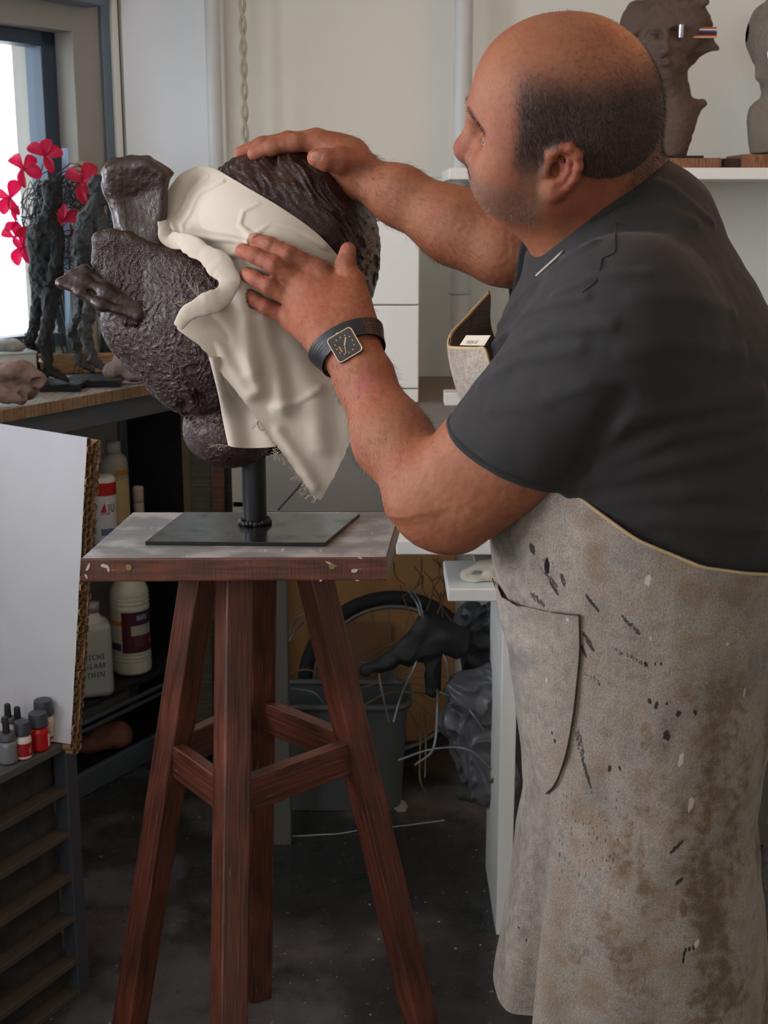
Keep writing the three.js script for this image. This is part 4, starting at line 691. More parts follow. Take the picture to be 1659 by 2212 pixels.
// front outline measured against the room behind: height -> distance of the apron front from its axis
const frontProfile = [[640, 1040], [745, 1000], [900, 1015], [1060, 1058], [1150, 1060], [1250, 1076], [1330, 1090], [1400, 1105], [1520, 1118], [1640, 1132], [1700, 1136], [1800, 1118], [1900, 1101], [2000, 1085], [2130, 1066], [2300, 1050]].map(([py, px]) => { const p = at(px, py, 1.555); return [p.y, ACX - p.x]; }).sort((a, b) => a[0] - b[0]);
const interp = (tab, x) => { if (x <= tab[0][0]) return tab[0][1]; for (let i = 1; i < tab.length; i++) if (x <= tab[i][0]) { const t = (x - tab[i - 1][0]) / (tab[i][0] - tab[i - 1][0]), s = t * t * (3 - 2 * t); return lerp(tab[i - 1][1], tab[i][1], 0.5 * (t + s)); } return tab[tab.length - 1][1]; };
const HEM = yOf(2140, 1.53);
const sideR = (y) => 0.203 + 0.02 * smooth(0.95, 0.6, y);
function apronPoint(phi, y, lift = 0) {                   // phi 0 = his front, +90 degrees = his left side, nearest to the window side of the lens
  const f = interp(frontProfile, y), s = sideR(y), low = smooth(yOf(1600), HEM, y), d = THREE.MathUtils.radToDeg(phi);
  let r = 1 / Math.sqrt((Math.cos(phi) / f) ** 2 + (Math.sin(phi) / s) ** 2);
  const g = (c, w) => Math.exp(-(((d - c) / w) ** 2));
  r += low * (0.02 * g(50, 8) - 0.036 * g(34, 8) + 0.0 * g(8, 12) + 0.012 * g(112, 14) - 0.01 * g(88, 12) - 0.02 * g(-25, 14));
  r += 0.004 * noise3(d * 0.035, y * 5, 3) + 0.0022 * noise3(d * 0.11, y * 14, 8) + 0.0016 * (1 - Math.abs(noise3(d * 0.05 + y * 9, y * 7 - d * 0.03, 5)) * 2) * smooth(yOf(1750), yOf(1350), y) * smooth(75, 30, d);
  // slack folds where the apron is tied in under the arm, and pulling along the side
  r += 0.004 * Math.sin((y - 1.0) * 90 + d * 0.06) * g(25, 22) * smooth(yOf(1500), yOf(1300), y) * smooth(yOf(1150), yOf(1260), y);
  r += 0.003 * Math.sin((y * 70 - d * 0.02)) * smooth(95, 125, d) * smooth(yOf(1500), yOf(1280), y);
  const bib = smooth(yOf(980), yOf(760), y); r += 0.02 * bib * g(12, 26);
  return V(ACX - (r + lift) * Math.cos(phi), y, ACZ + (r + lift) * Math.sin(phi));
}
// angle on the apron of a measured point
function apronUV(px, py) { let D = 1.4, best = null; for (let i = 0; i < 260; i++) { const p = at(px, py, 1.25 + i * 0.0012), phi = Math.atan2(p.z - ACZ, ACX - p.x), q = apronPoint(phi, p.y); if (Math.hypot(p.x - ACX, p.z - ACZ) < Math.hypot(q.x - ACX, q.z - ACZ)) return [phi, p.y]; } return [1.2, at(px, py, 1.4).y]; }
const topLine = [[-60, 1010], [-30, 700], [-25, 642], [-12, 690], [0, 735], [7, 748], [26, 736], [29, 770], [33, 860], [39, 960], [48, 1035], [62, 1096], [75, 1152], [95, 1207], [118, 1236], [140, 1240], [200, 1235]].map(([d, py]) => [d, yOf(py, d < 30 ? 1.52 : 1.38)]);
const topAt = (deg) => { for (let i = 1; i < topLine.length; i++) if (deg <= topLine[i][0]) { const t = (deg - topLine[i - 1][0]) / (topLine[i][0] - topLine[i - 1][0]); return lerp(topLine[i - 1][1], topLine[i][1], t); } return topLine[topLine.length - 1][1]; };
M.canvas = (() => {
  // the cloth of the apron laid flat: u runs with the angle, v with the height
  const W = 1400, H = 1400, c = document.createElement('canvas'); c.width = W; c.height = H; const g = c.getContext('2d'), im = g.createImageData(W, H);
  for (let j = 0; j < H; j++) for (let i = 0; i < W; i++) {
    const u = i / W, v = j / H, deg = u * 180 - 20, y = 1.4 - v * 1.05;
    const n1 = fbm(u * 5, v * 9, 1, 4), n2 = fbm(u * 14 + 3, v * 24, 5, 4), n3 = fbm(u * 50, v * 90, 8, 3), n4 = noise3(u * 300, v * 520, 4);
    let k = 1 + 0.16 * n1 + 0.18 * n2 + 0.22 * n3 + 0.2 * n4, col = [152, 140, 128];
    const st = smooth(-0.1, 0.4, n2 + 0.5 * n1 + 0.4 * n3) * smooth(28, 60, deg) * 0.7; col = [lerp(col[0], 118, st), lerp(col[1], 98, st), lerp(col[2], 80, st)];
    const gr = smooth(0.1, 0.4, fbm(u * 7 + 9, v * 12 + 4, 2, 3)) * 0.55; col = [lerp(col[0], 130, gr), lerp(col[1], 127, gr), lerp(col[2], 122, gr)];
    const mud = smooth(-0.05, 0.4, fbm(u * 8 + 2, v * 7 + 7, 6, 5) + 0.5 * n3) * smooth(45, 80, deg) * smooth(1.15, 0.8, y) * 0.8; col = [lerp(col[0], 92, mud), lerp(col[1], 74, mud), lerp(col[2], 55, mud)];
    const o = (j * W + i) * 4; im.data[o] = clamp(col[0] * k, 0, 255); im.data[o + 1] = clamp(col[1] * k, 0, 255); im.data[o + 2] = clamp(col[2] * k, 0, 255); im.data[o + 3] = 255;
  }
  g.putImageData(im, 0, 0);
  const X = (p, y) => [((THREE.MathUtils.radToDeg(p) + 20) / 180) * W, ((1.4 - y) / 1.05) * H], r = rng(44);
  const dab = (px, py, w, hh, ang, col, rough = 0.4) => { const [x, y] = X(...apronUV(px, py)); g.save(); g.translate(x, y); g.rotate(ang); g.fillStyle = col; g.beginPath(); for (let i = 0; i < 14; i++) { const a = i / 14 * 6.283, q = 1 - rough * r(); g.lineTo(Math.cos(a) * w * q, Math.sin(a) * hh * q); } g.fill(); g.restore(); };
  const stroke = (x0, y0, x1, y1, w, a) => { const n = 60; for (let i = 0; i < n; i++) { const t = i / n, ww = w * Math.sin(Math.PI * (0.15 + 0.8 * t)); for (let k = 0; k < 3; k++) if (r() < a) dab(lerp(x0, x1, t) + (r() - .5) * ww * 2, lerp(y0, y1, t) + (r() - .5) * 3, 0.8 + r() * 1.6, 1 + r() * 2.5, 0, `rgba(${48 + r() * 20},${44 + r() * 18},${42 + r() * 14},0.75)`); } };
  [[1150, 1175, 1156, 1196, 5, .8], [1180, 1235, 1208, 1270, 4, .35], [1190, 1255, 1208, 1283, 2.5, .8], [1215, 1240, 1222, 1266, 4, .5], [1150, 1282, 1178, 1308, 7, .5], [1268, 1285, 1295, 1320, 2, .7], [1345, 1330, 1385, 1372, 5, .35], [1262, 1366, 1284, 1405, 4, .9], [1258, 1395, 1268, 1418, 2.5, .7], [1248, 1575, 1262, 1640, 7, .6], [1260, 1640, 1278, 1700, 3, .7], [1448, 1840, 1475, 1815, 3, .5], [1460, 1908, 1473, 1896, 2, .9], [1330, 1400, 1400, 1440, 8, .15], [1255, 1440, 1300, 1480, 9, .14]].forEach((s) => stroke(...s));
  for (let i = 0; i < 110; i++) { const x = 1180 + r() * 160, y = 1715 + r() * 170 + (r() - .5) * 40; dab(x, y, 0.8 + r() * 2.4, 1 + r() * 4, 0, `rgba(${62 + r() * 40},${62 + r() * 34},${56 + r() * 24},0.8)`); }
  for (const [x, y, w] of [[1395, 1434, 5], [1415, 1433, 3], [1428, 1433, 3], [1404, 1514, 5], [1418, 1522, 6], [1440, 1518, 3], [1465, 1541, 6], [1500, 1538, 5], [1440, 1588, 10], [1318, 1660, 6], [1340, 1658, 4], [1123, 2003, 3], [1139, 2030, 3], [1206, 1597, 5], [1200, 1580, 4]]) dab(x, y, w * .9, w * 1.3, r() * 3, 'rgba(40,36,38,0.85)');
  for (const [x, y, w, hh] of [[1400, 1252, 8, 12], [1190, 1465, 4, 8], [1405, 1378, 4, 4], [1605, 1495, 5, 9], [1570, 1390, 5, 4], [1232, 1336, 5, 4], [1490, 1735, 8, 14], [1470, 1640, 7, 14]]) dab(x, y, w, hh, 0.3, 'rgba(206,190,182,0.8)');
  for (const [x, y, w, hh, a] of [[1360, 1790, 9, 60, -.1], [1385, 1870, 8, 70, -.12], [1395, 1590, 14, 30, 0], [1475, 1960, 7, 16, 0], [1345, 2060, 30, 18, 0], [1250, 2060, 26, 20, .4], [1375, 2120, 24, 30, 0], [1620, 1600, 34, 40, 0]]) for (let k = 0; k < 90; k++) { const e = r() * 6.28, q = Math.sqrt(r()); dab(x + Math.cos(e) * w * q, y + Math.sin(e) * hh * q, 2 + r() * 3, 3 + r() * 6, r(), `rgba(104,78,50,${0.05 + 0.12 * r()})`); }
  // burnt hole and the tear lower down: dark cloth behind the frayed edge
  for (let i = 0; i < 40; i++) { const a = r() * 6.28; dab(1184 + Math.cos(a) * 14 * (0.8 + .4 * r()), 1222 + Math.sin(a) * 15 * (0.8 + .4 * r()), 2, 3, r(), 'rgba(96,84,66,0.5)'); }
  dab(1184, 1222, 8, 14, 0, '#0e0d0d', 0.15); dab(1184, 1222, 9, 11, .6, '#0e0d0d', 0.15);
  for (const [x, y] of [[1476, 2068], [1477, 2058], [1480, 2050], [1488, 2048], [1497, 2046], [1475, 2074]]) dab(x, y, 3, 5, 0, '#2a211c', 0.3); dab(1504, 2036, 6, 9, .4, 'rgba(214,198,186,0.8)');
  const t = new THREE.CanvasTexture(c); t.colorSpace = THREE.SRGBColorSpace; t.flipY = true; t.magFilter = THREE.LinearFilter; return t;
})();
{
  const m = phys({ color: 0xffffff, map: M.canvas, roughness: 0.95, transmission: 0.22, thickness: 0, specularIntensity: 0.3, bumpMap: (() => { const c = T.weave.clone(); c.repeat.set(26, 26); c.needsUpdate = true; return c; })(), bumpScale: 0.0005 });
  const nu = 190, nv = 150, P = [], d0 = -70, d1 = 176;
  for (let b = 0; b <= nv; b++) for (let a = 0; a <= nu; a++) { const deg = lerp(d0, d1, a / nu), y = lerp(topAt(deg), HEM + 0.004 * noise3(deg * 0.1, 1, 1), b / nv); P.push(apronPoint(THREE.MathUtils.degToRad(deg), y)); }
  const uvOf = (u, v, p) => [(lerp(d0, d1, u) + 20) / 180, 1 - (1.4 - p.y) / 1.05];
  put('apron', skin(P, nu, nv, 0.0014, uvOf), m, man);
  // stitched patch pocket
  const right = [[1255, 1325], [1256, 1400], [1250, 1480], [1240, 1560], [1226, 1630], [1205, 1690], [1186, 1712]], pocketTop = [[1075, 1250], [1090, 1282], [1130, 1305], [1190, 1318], [1255, 1326]];
  const thread = std({ color: 0x3a2616, roughness: 0.8 }), line = (pts, lift) => pts.map(([x, y]) => { const [p, yy] = apronUV(x, y); return apronPoint(p, yy, lift); });
  const rows = []; const n = 9; for (let j = 0; j <= n; j++) { const t = j / n, k = t * (right.length - 1), i = Math.min(Math.floor(k), right.length - 2), q = [lerp(right[i][0], right[i + 1][0], k - i), lerp(right[i][1], right[i + 1][1], k - i)], [ph, yy] = apronUV(q[0], q[1] - 0); const row = []; const p0 = THREE.MathUtils.degToRad(lerp(4, 26, smooth(0.55, 1, t))); const yTop = t; for (let i2 = 0; i2 <= 12; i2++) { const s = i2 / 12, [pt, yt] = apronUV(...(() => { const kk = s * (pocketTop.length - 1), ii = Math.min(Math.floor(kk), pocketTop.length - 2); return [lerp(pocketTop[ii][0], pocketTop[ii + 1][0], kk - ii), lerp(pocketTop[ii][1], pocketTop[ii + 1][1], kk - ii)]; })()); const phi = lerp(p0, ph, s), y = yy + (1 - t) * (1 - t) * (yt - apronUV(1255, 1326)[1]); row.push(apronPoint(phi, y, 0.0035 + 0.006 * Math.sin(s * Math.PI) * (1 - t))); } rows.push(row); }
  put('apron_pocket', sheet(rows, 60, 80, 0.0012, null, (u, v, p) => { const phi = Math.atan2(p.z - ACZ, ACX - p.x); return [(THREE.MathUtils.radToDeg(phi) + 20) / 180, 1 - (1.4 - p.y) / 1.05]; }), m, man);
  const ap = man.children[man.children.length - 1];
  put('pocket_stitching', [tube(line(right, 0.0052), 0.0009, 80, 5), tube(line(pocketTop, 0.0065), 0.0008, 60, 5)], thread, ap);
  // hem binding along the armhole and the bib, neck strap, sewn label
  const edge = []; for (let d = -24; d <= 176; d += 2.5) edge.push(apronPoint(THREE.MathUtils.degToRad(d), topAt(d) - 0.002)); put('bound_edge', tube(edge, 0.0022, 220, 6), std({ color: 0xa58a64, roughness: 0.9 }), man);
  const sP = []; for (let i = 0; i <= 10; i++) { const p = hit(shirtSDF, lerp(1160, 1216, i / 10), lerp(596, 545, i / 10), 1, 2); if (p && p.z > -1.58) sP.push(p.addScaledVector(grad(shirtSDF, p), 0.0008)); }
  if (sP.length > 2) put('neck_strap', tube(sP, 0.0016, 30, 6), std({ color: 0x9a9384, roughness: 0.9 }), man);
  const q = [[12, 5], [24, 5]].map(([d, k]) => 0); const lab = []; for (let j = 0; j <= 1; j++) { const row = []; for (let i = 0; i <= 3; i++) { const d = lerp(12, 24, i / 3), y = topAt(d); row.push(apronPoint(THREE.MathUtils.degToRad(d), y + 0.001 + 0.011 * (1 - j), -0.006 - 0.004 * (1 - j))); } lab.push(row); }
  const lc = document.createElement('canvas'); lc.width = 128; lc.height = 32; const lg = lc.getContext('2d'); lg.fillStyle = '#b9ad98'; lg.fillRect(0, 0, 128, 32); lg.fillStyle = '#2a241e'; lg.font = 'bold 13px sans-serif'; lg.fillText('TEXEN VI', 34, 26); const lt = new THREE.CanvasTexture(lc); lt.colorSpace = THREE.SRGBColorSpace;
  put('sewn_label', sheet(lab, 12, 4, 0.0006, null, (u, v) => [u, 1 - v]), std({ map: lt, roughness: 0.9 }), man).userData.label = 'small pale sewn label with dark print';
}
// ---------------------------------------------------------------- wristwatch
{
  const watch = new THREE.Group(); watch.name = 'wristwatch'; man.add(watch); watch.userData.label = 'square black wristwatch with leather strap and copper hour marks';
  const armF = (x, y, z) => smin(aLG(x, y, z), hLG(x, y, z), 0.014), A = at(875, 985, 1.55).sub(at(757, 757, 1.655)).normalize(), C = at(757, 757, 1.655);
  const cN = toCam(C), Nn = cN.clone().addScaledVector(A, -cN.dot(A)).normalize(), Tt = A.clone().cross(Nn);
  const ring = (th, s, off) => { const o = C.clone().addScaledVector(A, s), d = Nn.clone().multiplyScalar(Math.cos(th)).addScaledVector(Tt, Math.sin(th)); let r = 0.012; for (let i = 0; i < 80; i++) { const p = o.clone().addScaledVector(d, r), v = armF(p.x, p.y, p.z); if (v > 0.0008) break; r += Math.max(0.0004, -v * 0.7); } return o.addScaledVector(d, r + off); };
  const nu = 72, P = []; for (const s of [-0.0115, -0.006, 0, 0.006, 0.0115]) for (let i = 0; i <= nu; i++) P.push(ring(i / nu * 6.28319, s, 0.0016));
  const leather = std({ color: 0x1c1b1c, roughness: 0.5, bumpMap: rep(T.leather, 20), bumpScale: 0.0006 });
  put('strap', skin(P, nu, 4, -0.0024), leather, watch);
  for (const th of [0.72, 0.98, 1.24]) for (const sg of [1]) { const pts = [-0.011, 0, 0.011].map((s) => ring(-th * sg, s, 0.0042)); put('strap_link_groove', tube(pts, 0.0006, 8, 5), M.black, watch); }
  const c0 = hit(armF, 747, 748, 1.3, 2), n0 = toCam(c0).multiplyScalar(0.75).add(grad(armF, c0, 0.004)).normalize();
  const dirPix = at(790, 728, -c0.z).sub(at(705, 780, -c0.z)).normalize(), X = dirPix.addScaledVector(n0, -dirPix.dot(n0)).normalize(), Y = n0.clone().cross(X).normalize();
  const basis = new THREE.Matrix4().makeBasis(X, Y, n0), S = 0.0335, place = (g, out) => { g.applyMatrix4(basis.clone().setPosition(c0.clone().addScaledVector(n0, out))); return g; };
  const rr = (s, r) => { const q = new THREE.Shape(), a = s / 2; q.moveTo(-a + r, -a); q.lineTo(a - r, -a); q.quadraticCurveTo(a, -a, a, -a + r); q.lineTo(a, a - r); q.quadraticCurveTo(a, a, a - r, a); q.lineTo(-a + r, a); q.quadraticCurveTo(-a, a, -a, a - r); q.lineTo(-a, -a + r); q.quadraticCurveTo(-a, -a, -a + r, -a); return q; };
  put('case', place(new THREE.ExtrudeGeometry(rr(S, 0.005), { depth: 0.0062, bevelEnabled: true, bevelSize: 0.0006, bevelThickness: 0.0008, bevelSegments: 3 }), 0.0005), std({ color: 0x17161a, roughness: 0.3, metalness: 0.4 }), watch);
  const bz = rr(S + 0.0006, 0.0052); bz.holes.push(rr(S - 0.0012, 0.0045)); put('bezel', place(new THREE.ExtrudeGeometry(bz, { depth: 0.0008, bevelEnabled: true, bevelSize: 0.0002, bevelThickness: 0.0002, bevelSegments: 1 }), 0.0075), std({ color: 0xd8c6b4, roughness: 0.22, metalness: 1 }), watch);
  const dc = document.createElement('canvas'); dc.width = dc.height = 256; const g = dc.getContext('2d'); g.fillStyle = '#211510'; g.fillRect(0, 0, 256, 256);
  g.save(); g.translate(72, 150); g.rotate(Math.PI / 2); g.fillStyle = '#d89a6a'; g.font = 'bold 22px sans-serif'; g.fillText('RADO', -34, 6); g.restore();
  const dt = new THREE.CanvasTexture(dc); dt.colorSpace = THREE.SRGBColorSpace; const dg = new THREE.ShapeGeometry(rr(S - 0.0012, 0.0045)); { const p = dg.attributes.position, uv = dg.attributes.uv; for (let i = 0; i < p.count; i++) uv.setXY(i, p.getX(i) / S + 0.5, p.getY(i) / S + 0.5); }
  put('dial', place(dg, 0.0079), phys({ map: dt, roughness: 0.25, clearcoat: 0.6, clearcoatRoughness: 0.1 }), watch);
  const mk = [], copper = std({ color: 0xe8b890, roughness: 0.25, metalness: 0.7 }); for (let k = 0; k < 12; k++) { const a = k / 12 * 6.283, d = Math.max(Math.abs(Math.cos(a)), Math.abs(Math.sin(a))), q = 0.0112 / d * 0.97; const b = box(0.0013, 0.0013, 0.0007, 0, 0, 0, 0.0002); b.translate(Math.cos(a) * q * (d < 0.9 ? 0.93 : 1), Math.sin(a) * q * (d < 0.9 ? 0.93 : 1), 0); put('hour_mark', place(b, 0.0082), copper, watch); }
  const hand = (ang, len, w) => { const b = box(w, len, 0.0004, 0, len / 2 - 0.001, 0, 0.0001); b.rotateZ(ang); return place(b, 0.0087); };
  const toAng = (dx, dy) => { const v = at(748 + dx, 748 + dy, -c0.z).sub(at(748, 748, -c0.z)); return Math.atan2(-v.dot(X), v.dot(Y)); };
  put('watch_hand', hand(toAng(2, -22), 0.0105, 0.0016), std({ color: 0xb9a898, roughness: 0.3, metalness: 0.5 }), watch); put('watch_hand', hand(toAng(4, 20), 0.0115, 0.0005), copper, watch);
  const cr = new THREE.CylinderGeometry(0.0019, 0.0019, 0.0022, 16); cr.translate(-0.001, S / 2 + 0.0014, 0.003); put('crown', place(cr, 0), std({ color: 0xb08a6a, roughness: 0.3, metalness: 1 }), watch);
}
// ---------------------------------------------------------------- the cloth being smoothed over the sculpture
M.cloth = std({ color: 0xb9ab99, roughness: 0.9, bumpMap: rep(T.weave, 50), bumpScale: 0.00012 });
const coverSDF = (x, y, z) => Math.min(FB(x, y, z), HB(x, y, z));
const cloth = thing('cloth', 'cream cotton cloth draped over the dark sculpture with a frayed hanging tail', 'cloth');
{
  // left and right borders of the sheet, row by row from the top; the last entries hang free below the sculpture
  const L = [[424, 360], [388, 378], [360, 420], [349, 466], [362, 508], [428, 540], [490, 574], [512, 604], [478, 640], [410, 668], [382, 706], [432, 746], [470, 795], [522, 860], [580, 938], [632, 1008], [679, 1076]];
  const Rr = [[462, 361], [524, 399], [604, 446], [676, 497], [726, 548], [762, 598], [790, 648], [802, 690], [812, 724], [817, 756], [808, 792], [797, 832], [785, 872], [770, 920], [747, 976], [718, 1036], [692, 1080]];
  const free = (py, px) => lerp(1.775, 1.75, clamp((py - 780) / 300)) + 0.00006 * Math.max(0, px - 600);
  const rows = L.map((l, j) => { const row = []; for (let i = 0; i <= 8; i++) { const s = i / 8, px = lerp(l[0], Rr[j][0], s), py = lerp(l[1], Rr[j][1], s), p = hit(coverSDF, px, py, 1.3, 2.3, 0.006); const w = smooth(700, 840, py); const D = p ? -p.z : 1.86; row.push([px, py, lerp(Math.min(D, 1.86), Math.min(free(py, px), D), w)]); } return row; });
  // even the depths so that the cloth spans hollows instead of sinking into them
  for (let it = 0; it < 3; it++) { const D = rows.map((r) => r.map((q) => q[2])); rows.forEach((r, j) => r.forEach((q, i) => { let m = 0, n = 0; for (const [a, b] of [[0, 1], [0, -1], [1, 0], [-1, 0]]) if (D[j + a] && D[j + a][i + b] !== undefined) { m += D[j + a][i + b]; n++; } q[2] = Math.min(D[j][i] + 0.004, lerp(D[j][i], m / n, 0.6)); })); }
  const pts = rows.map((r) => r.map(([x, y, D]) => at(x, y, D)));
  // creases: lines in the cloth with a height and a width in metres
  const cz = []; const fold = (list, w, amp) => { const q = dense(list, 22).map(([x, y]) => { const p = hit(coverSDF, x, y, 1.3, 2.3, 0.006); return p && y < 760 ? p : at(x, y, free(y, x)); }); cz.push([q, w, amp]); };
  fold([[380, 500], [378, 455], [392, 415], [436, 378]], 0.0028, 0.0026); fold([[397, 508], [396, 462], [412, 424], [482, 392]], 0.0032, 0.003);
  fold([[540, 526], [500, 516], [455, 512], [415, 506]], 0.006, 0.010); fold([[540, 534], [505, 550], [470, 552]], 0.006, 0.010); fold([[545, 512], [518, 486], [526, 456], [560, 440]], 0.007, 0.009); fold([[560, 500], [590, 478], [650, 498], [700, 530]], 0.008, 0.007);
  fold([[520, 610], [530, 660], [545, 760], [560, 840]], 0.012, 0.012); fold([[570, 690], [595, 790], [610, 880]], 0.012, 0.009); fold([[630, 740], [680, 860], [690, 960]], 0.016, 0.006); fold([[590, 880], [640, 870], [690, 840]], 0.005, 0.003); fold([[470, 665], [505, 720], [540, 800]], 0.014, 0.008); fold([[440, 700], [490, 770], [540, 850]], 0.009, 0.005); fold([[600, 930], [650, 1000], [680, 1050]], 0.008, 0.004);
  const near = (p, a, b) => { const dx = b.x - a.x, dy = b.y - a.y, t = clamp(((p.x - a.x) * dx + (p.y - a.y) * dy) / (dx * dx + dy * dy || 1e-9)); return Math.hypot(p.x - a.x - dx * t, p.y - a.y - dy * t); };
  const all = (x, y, z) => Math.min(coverSDF(x, y, z), 1);
  const shape = (p, u, v) => {
    let o = 0; for (const [q, w, amp] of cz) { let d = 9; for (let i = 1; i < q.length; i++) d = Math.min(d, near(p, q[i - 1], q[i])); d /= w; if (d < 3) o += amp * Math.exp(-d * d); }
    p = p.clone().add(V(0, 0, o + 0.0025 * fbm(p.x * 22, p.y * 16, 4, 3)));
    for (let k = 0; k < 8; k++) { const d = coverSDF(p.x, p.y, p.z); if (d > 0.0045) break; p.add(V(0, 0, 0.0046 - d)); }          // lies on the sculpture
    for (let k = 0; k < 8; k++) { const d = limbs(p.x, p.y, p.z); if (d > 0.0012) break; p.add(V(0, 0, -Math.max(0.0014 - d, 0.0006))); }    // pressed under the hand
    const e = Math.min(u, 1 - u); if (e < 0.02 && v > 0.5) p.x += 0.002 * noise3(p.y * 160, u * 40, 2);
    return p;
  };
  put('sheet', sheet(pts, 120, 250, 0.0009, shape), M.cloth, cloth);
  // rolled border that curls towards the window
  const band = (list, near0, w) => { const c = new THREE.CatmullRomCurve3(list.map(([x, y, n = 0]) => { const p = hit(coverSDF, x, y, 1.3, 2.3, 0.006) || at(x, y, 1.8); return p.add(V(0, 0, near0 + n)); })); return c; };
  const c = band([[352, 476, 0.0], [366, 512, 0.006], [405, 524, 0.01], [448, 548, 0.014], [488, 582, 0.016], [500, 606, 0.016], [488, 634, 0.014], [448, 656, 0.012], [408, 676, 0.010], [388, 704, 0.006]], 0.006, 0), nu = 20, nv = 120, P = [];
  for (let b = 0; b <= nv; b++) { const t = b / nv, o = c.getPointAt(t), d = c.getTangentAt(t), n = V(0, 0, 1).addScaledVector(d, -d.z).normalize(), s = d.clone().cross(n), r = 0.011 * Math.pow(Math.sin(Math.PI * clamp(t * 0.94 + 0.03)), 0.35) * (0.85 + 0.5 * noise3(t * 7, 1, 3)); for (let a = 0; a <= nu; a++) { const th = lerp(-2.2, 2.1, a / nu), q = r * (1 + 0.12 * noise3(t * 26, a * 0.25, 7)); P.push(o.clone().addScaledVector(n, Math.cos(th) * q * 0.5).addScaledVector(s, Math.sin(th) * q * 1.6)); } }
  put('rolled_edge', skin(P, nu, nv, 0.0009), M.cloth, cloth);
  // inner layer showing below the front fold
  const in0 = [[[452, 770], [486, 775], [520, 812]], [[472, 850], [510, 862], [560, 880]], [[482, 905], [530, 915], [580, 925]], [[494, 962], [540, 969], [606, 962]]].map((r) => r.map(([x, y]) => at(x, y, Math.min(1.8, -(hit(coverSDF, x, y, 1.3, 2.3, 0.007) || V(0, 0, -1.8)).z))));
  put('inner_layer', sheet(in0, 40, 60, 0.0009, (p, u) => { p = p.clone(); p.z += 0.004 * Math.sin(u * 9) ; for (let k = 0; k < 6; k++) { const d = coverSDF(p.x, p.y, p.z); if (d > 0.004) break; p.z += 0.0042 - d; } return p; }), M.cloth, cloth);
  // frayed threads
  const r = rng(12), th = []; const lead = [[398, 646, -14, 4], [428, 640, -22, -30], [432, 648, -8, -34], [400, 650, -12, 8], [470, 966, -14, -2], [492, 962, -22, 4], [560, 910, -16, 14], [556, 912, 12, 22], [590, 970, 14, 22], [604, 975, -10, 16], [646, 1030, -18, 4], [660, 1056, -12, 12], [680, 1078, -4, 8], [676, 1070, -14, 4], [600, 985, -12, -4], [622, 1004, -10, -6]];
  for (const [x, y, dx, dy] of lead) for (let k = 0; k < 4; k++) { const D = y > 780 ? free(y, x) - 0.002 : -(hit(coverSDF, x, y, 1.3, 2.3, 0.01) || V(0, 0, -1.8)).z, j = () => (r() - 0.5) * 12; th.push(tube([at(x + j() * .4, y + j() * .4, D), at(x + dx * .5 + j(), y + dy * .5 + j(), D - 0.003), at(x + dx + j(), y + dy + j(), D - 0.004)], 0.0004, 6, 3)); }
  for (let k = 0; k < 60; k++) { const t = r(), x = lerp(560, 680, t), y = lerp(915, 1076, t), D = free(y, x) - 0.001; th.push(tube([at(x + 2, y, D), at(x - 1 - 3 * r(), y + (r() - .5) * 4, D - 0.001), at(x - 2 - 5 * r(), y + (r() - .3) * 8, D - 0.001)], 0.00035, 5, 3)); }
  put('frayed_threads', merge(th), M.cloth, cloth).userData.kind = 'stuff';
}
// ---------------------------------------------------------------- workbench along the window
const BH = 1.0, B0 = atY(0, 886, BH), B1 = atY(354, 823, BH), BDIR = B1.clone().sub(B0).normalize(), BIN = V(BDIR.z, 0, -BDIR.x); if (BIN.dot(WIN) > 0) BIN.negate();
const bench = (t, inset, y) => B0.clone().addScaledVector(BDIR, t).addScaledVector(BIN, inset).setY(y);
const onBench = (px, py) => atY(px, py, BH + 0.001);
let benchEnd = 0; while (HALF_W + bench(benchEnd, 0, 0).x / -bench(benchEnd, 0, 0).z * 2927 < 402) benchEnd += 0.005;
function slabXZ(pts, y0, y1, bevel = 0.001) { const g = new THREE.ExtrudeGeometry(new THREE.Shape(pts.map((p) => new THREE.Vector2(p.x, -p.z))), { depth: y1 - y0 - 2 * bevel, bevelEnabled: bevel > 0, bevelSize: bevel, bevelThickness: bevel, bevelSegments: 1 }); g.rotateX(-Math.PI / 2); g.translate(0, y0 + bevel, 0); return boxUV(g); }
function barBench(t0, t1, i0, i1, y0, y1, r = 0.003) { const g = box(t1 - t0, y1 - y0, i1 - i0, 0, 0, 0, r), c = bench((t0 + t1) / 2, (i0 + i1) / 2, (y0 + y1) / 2); g.applyMatrix4(new THREE.Matrix4().makeBasis(BDIR, V(0, 1, 0), BDIR.clone().cross(V(0, 1, 0))).setPosition(c)); return g; }
M.greyMetal = std({ color: 0x5b6066, roughness: 0.5, metalness: 0.3 }); M.darkMetal = std({ color: 0x26282b, roughness: 0.55, metalness: 0.2 });
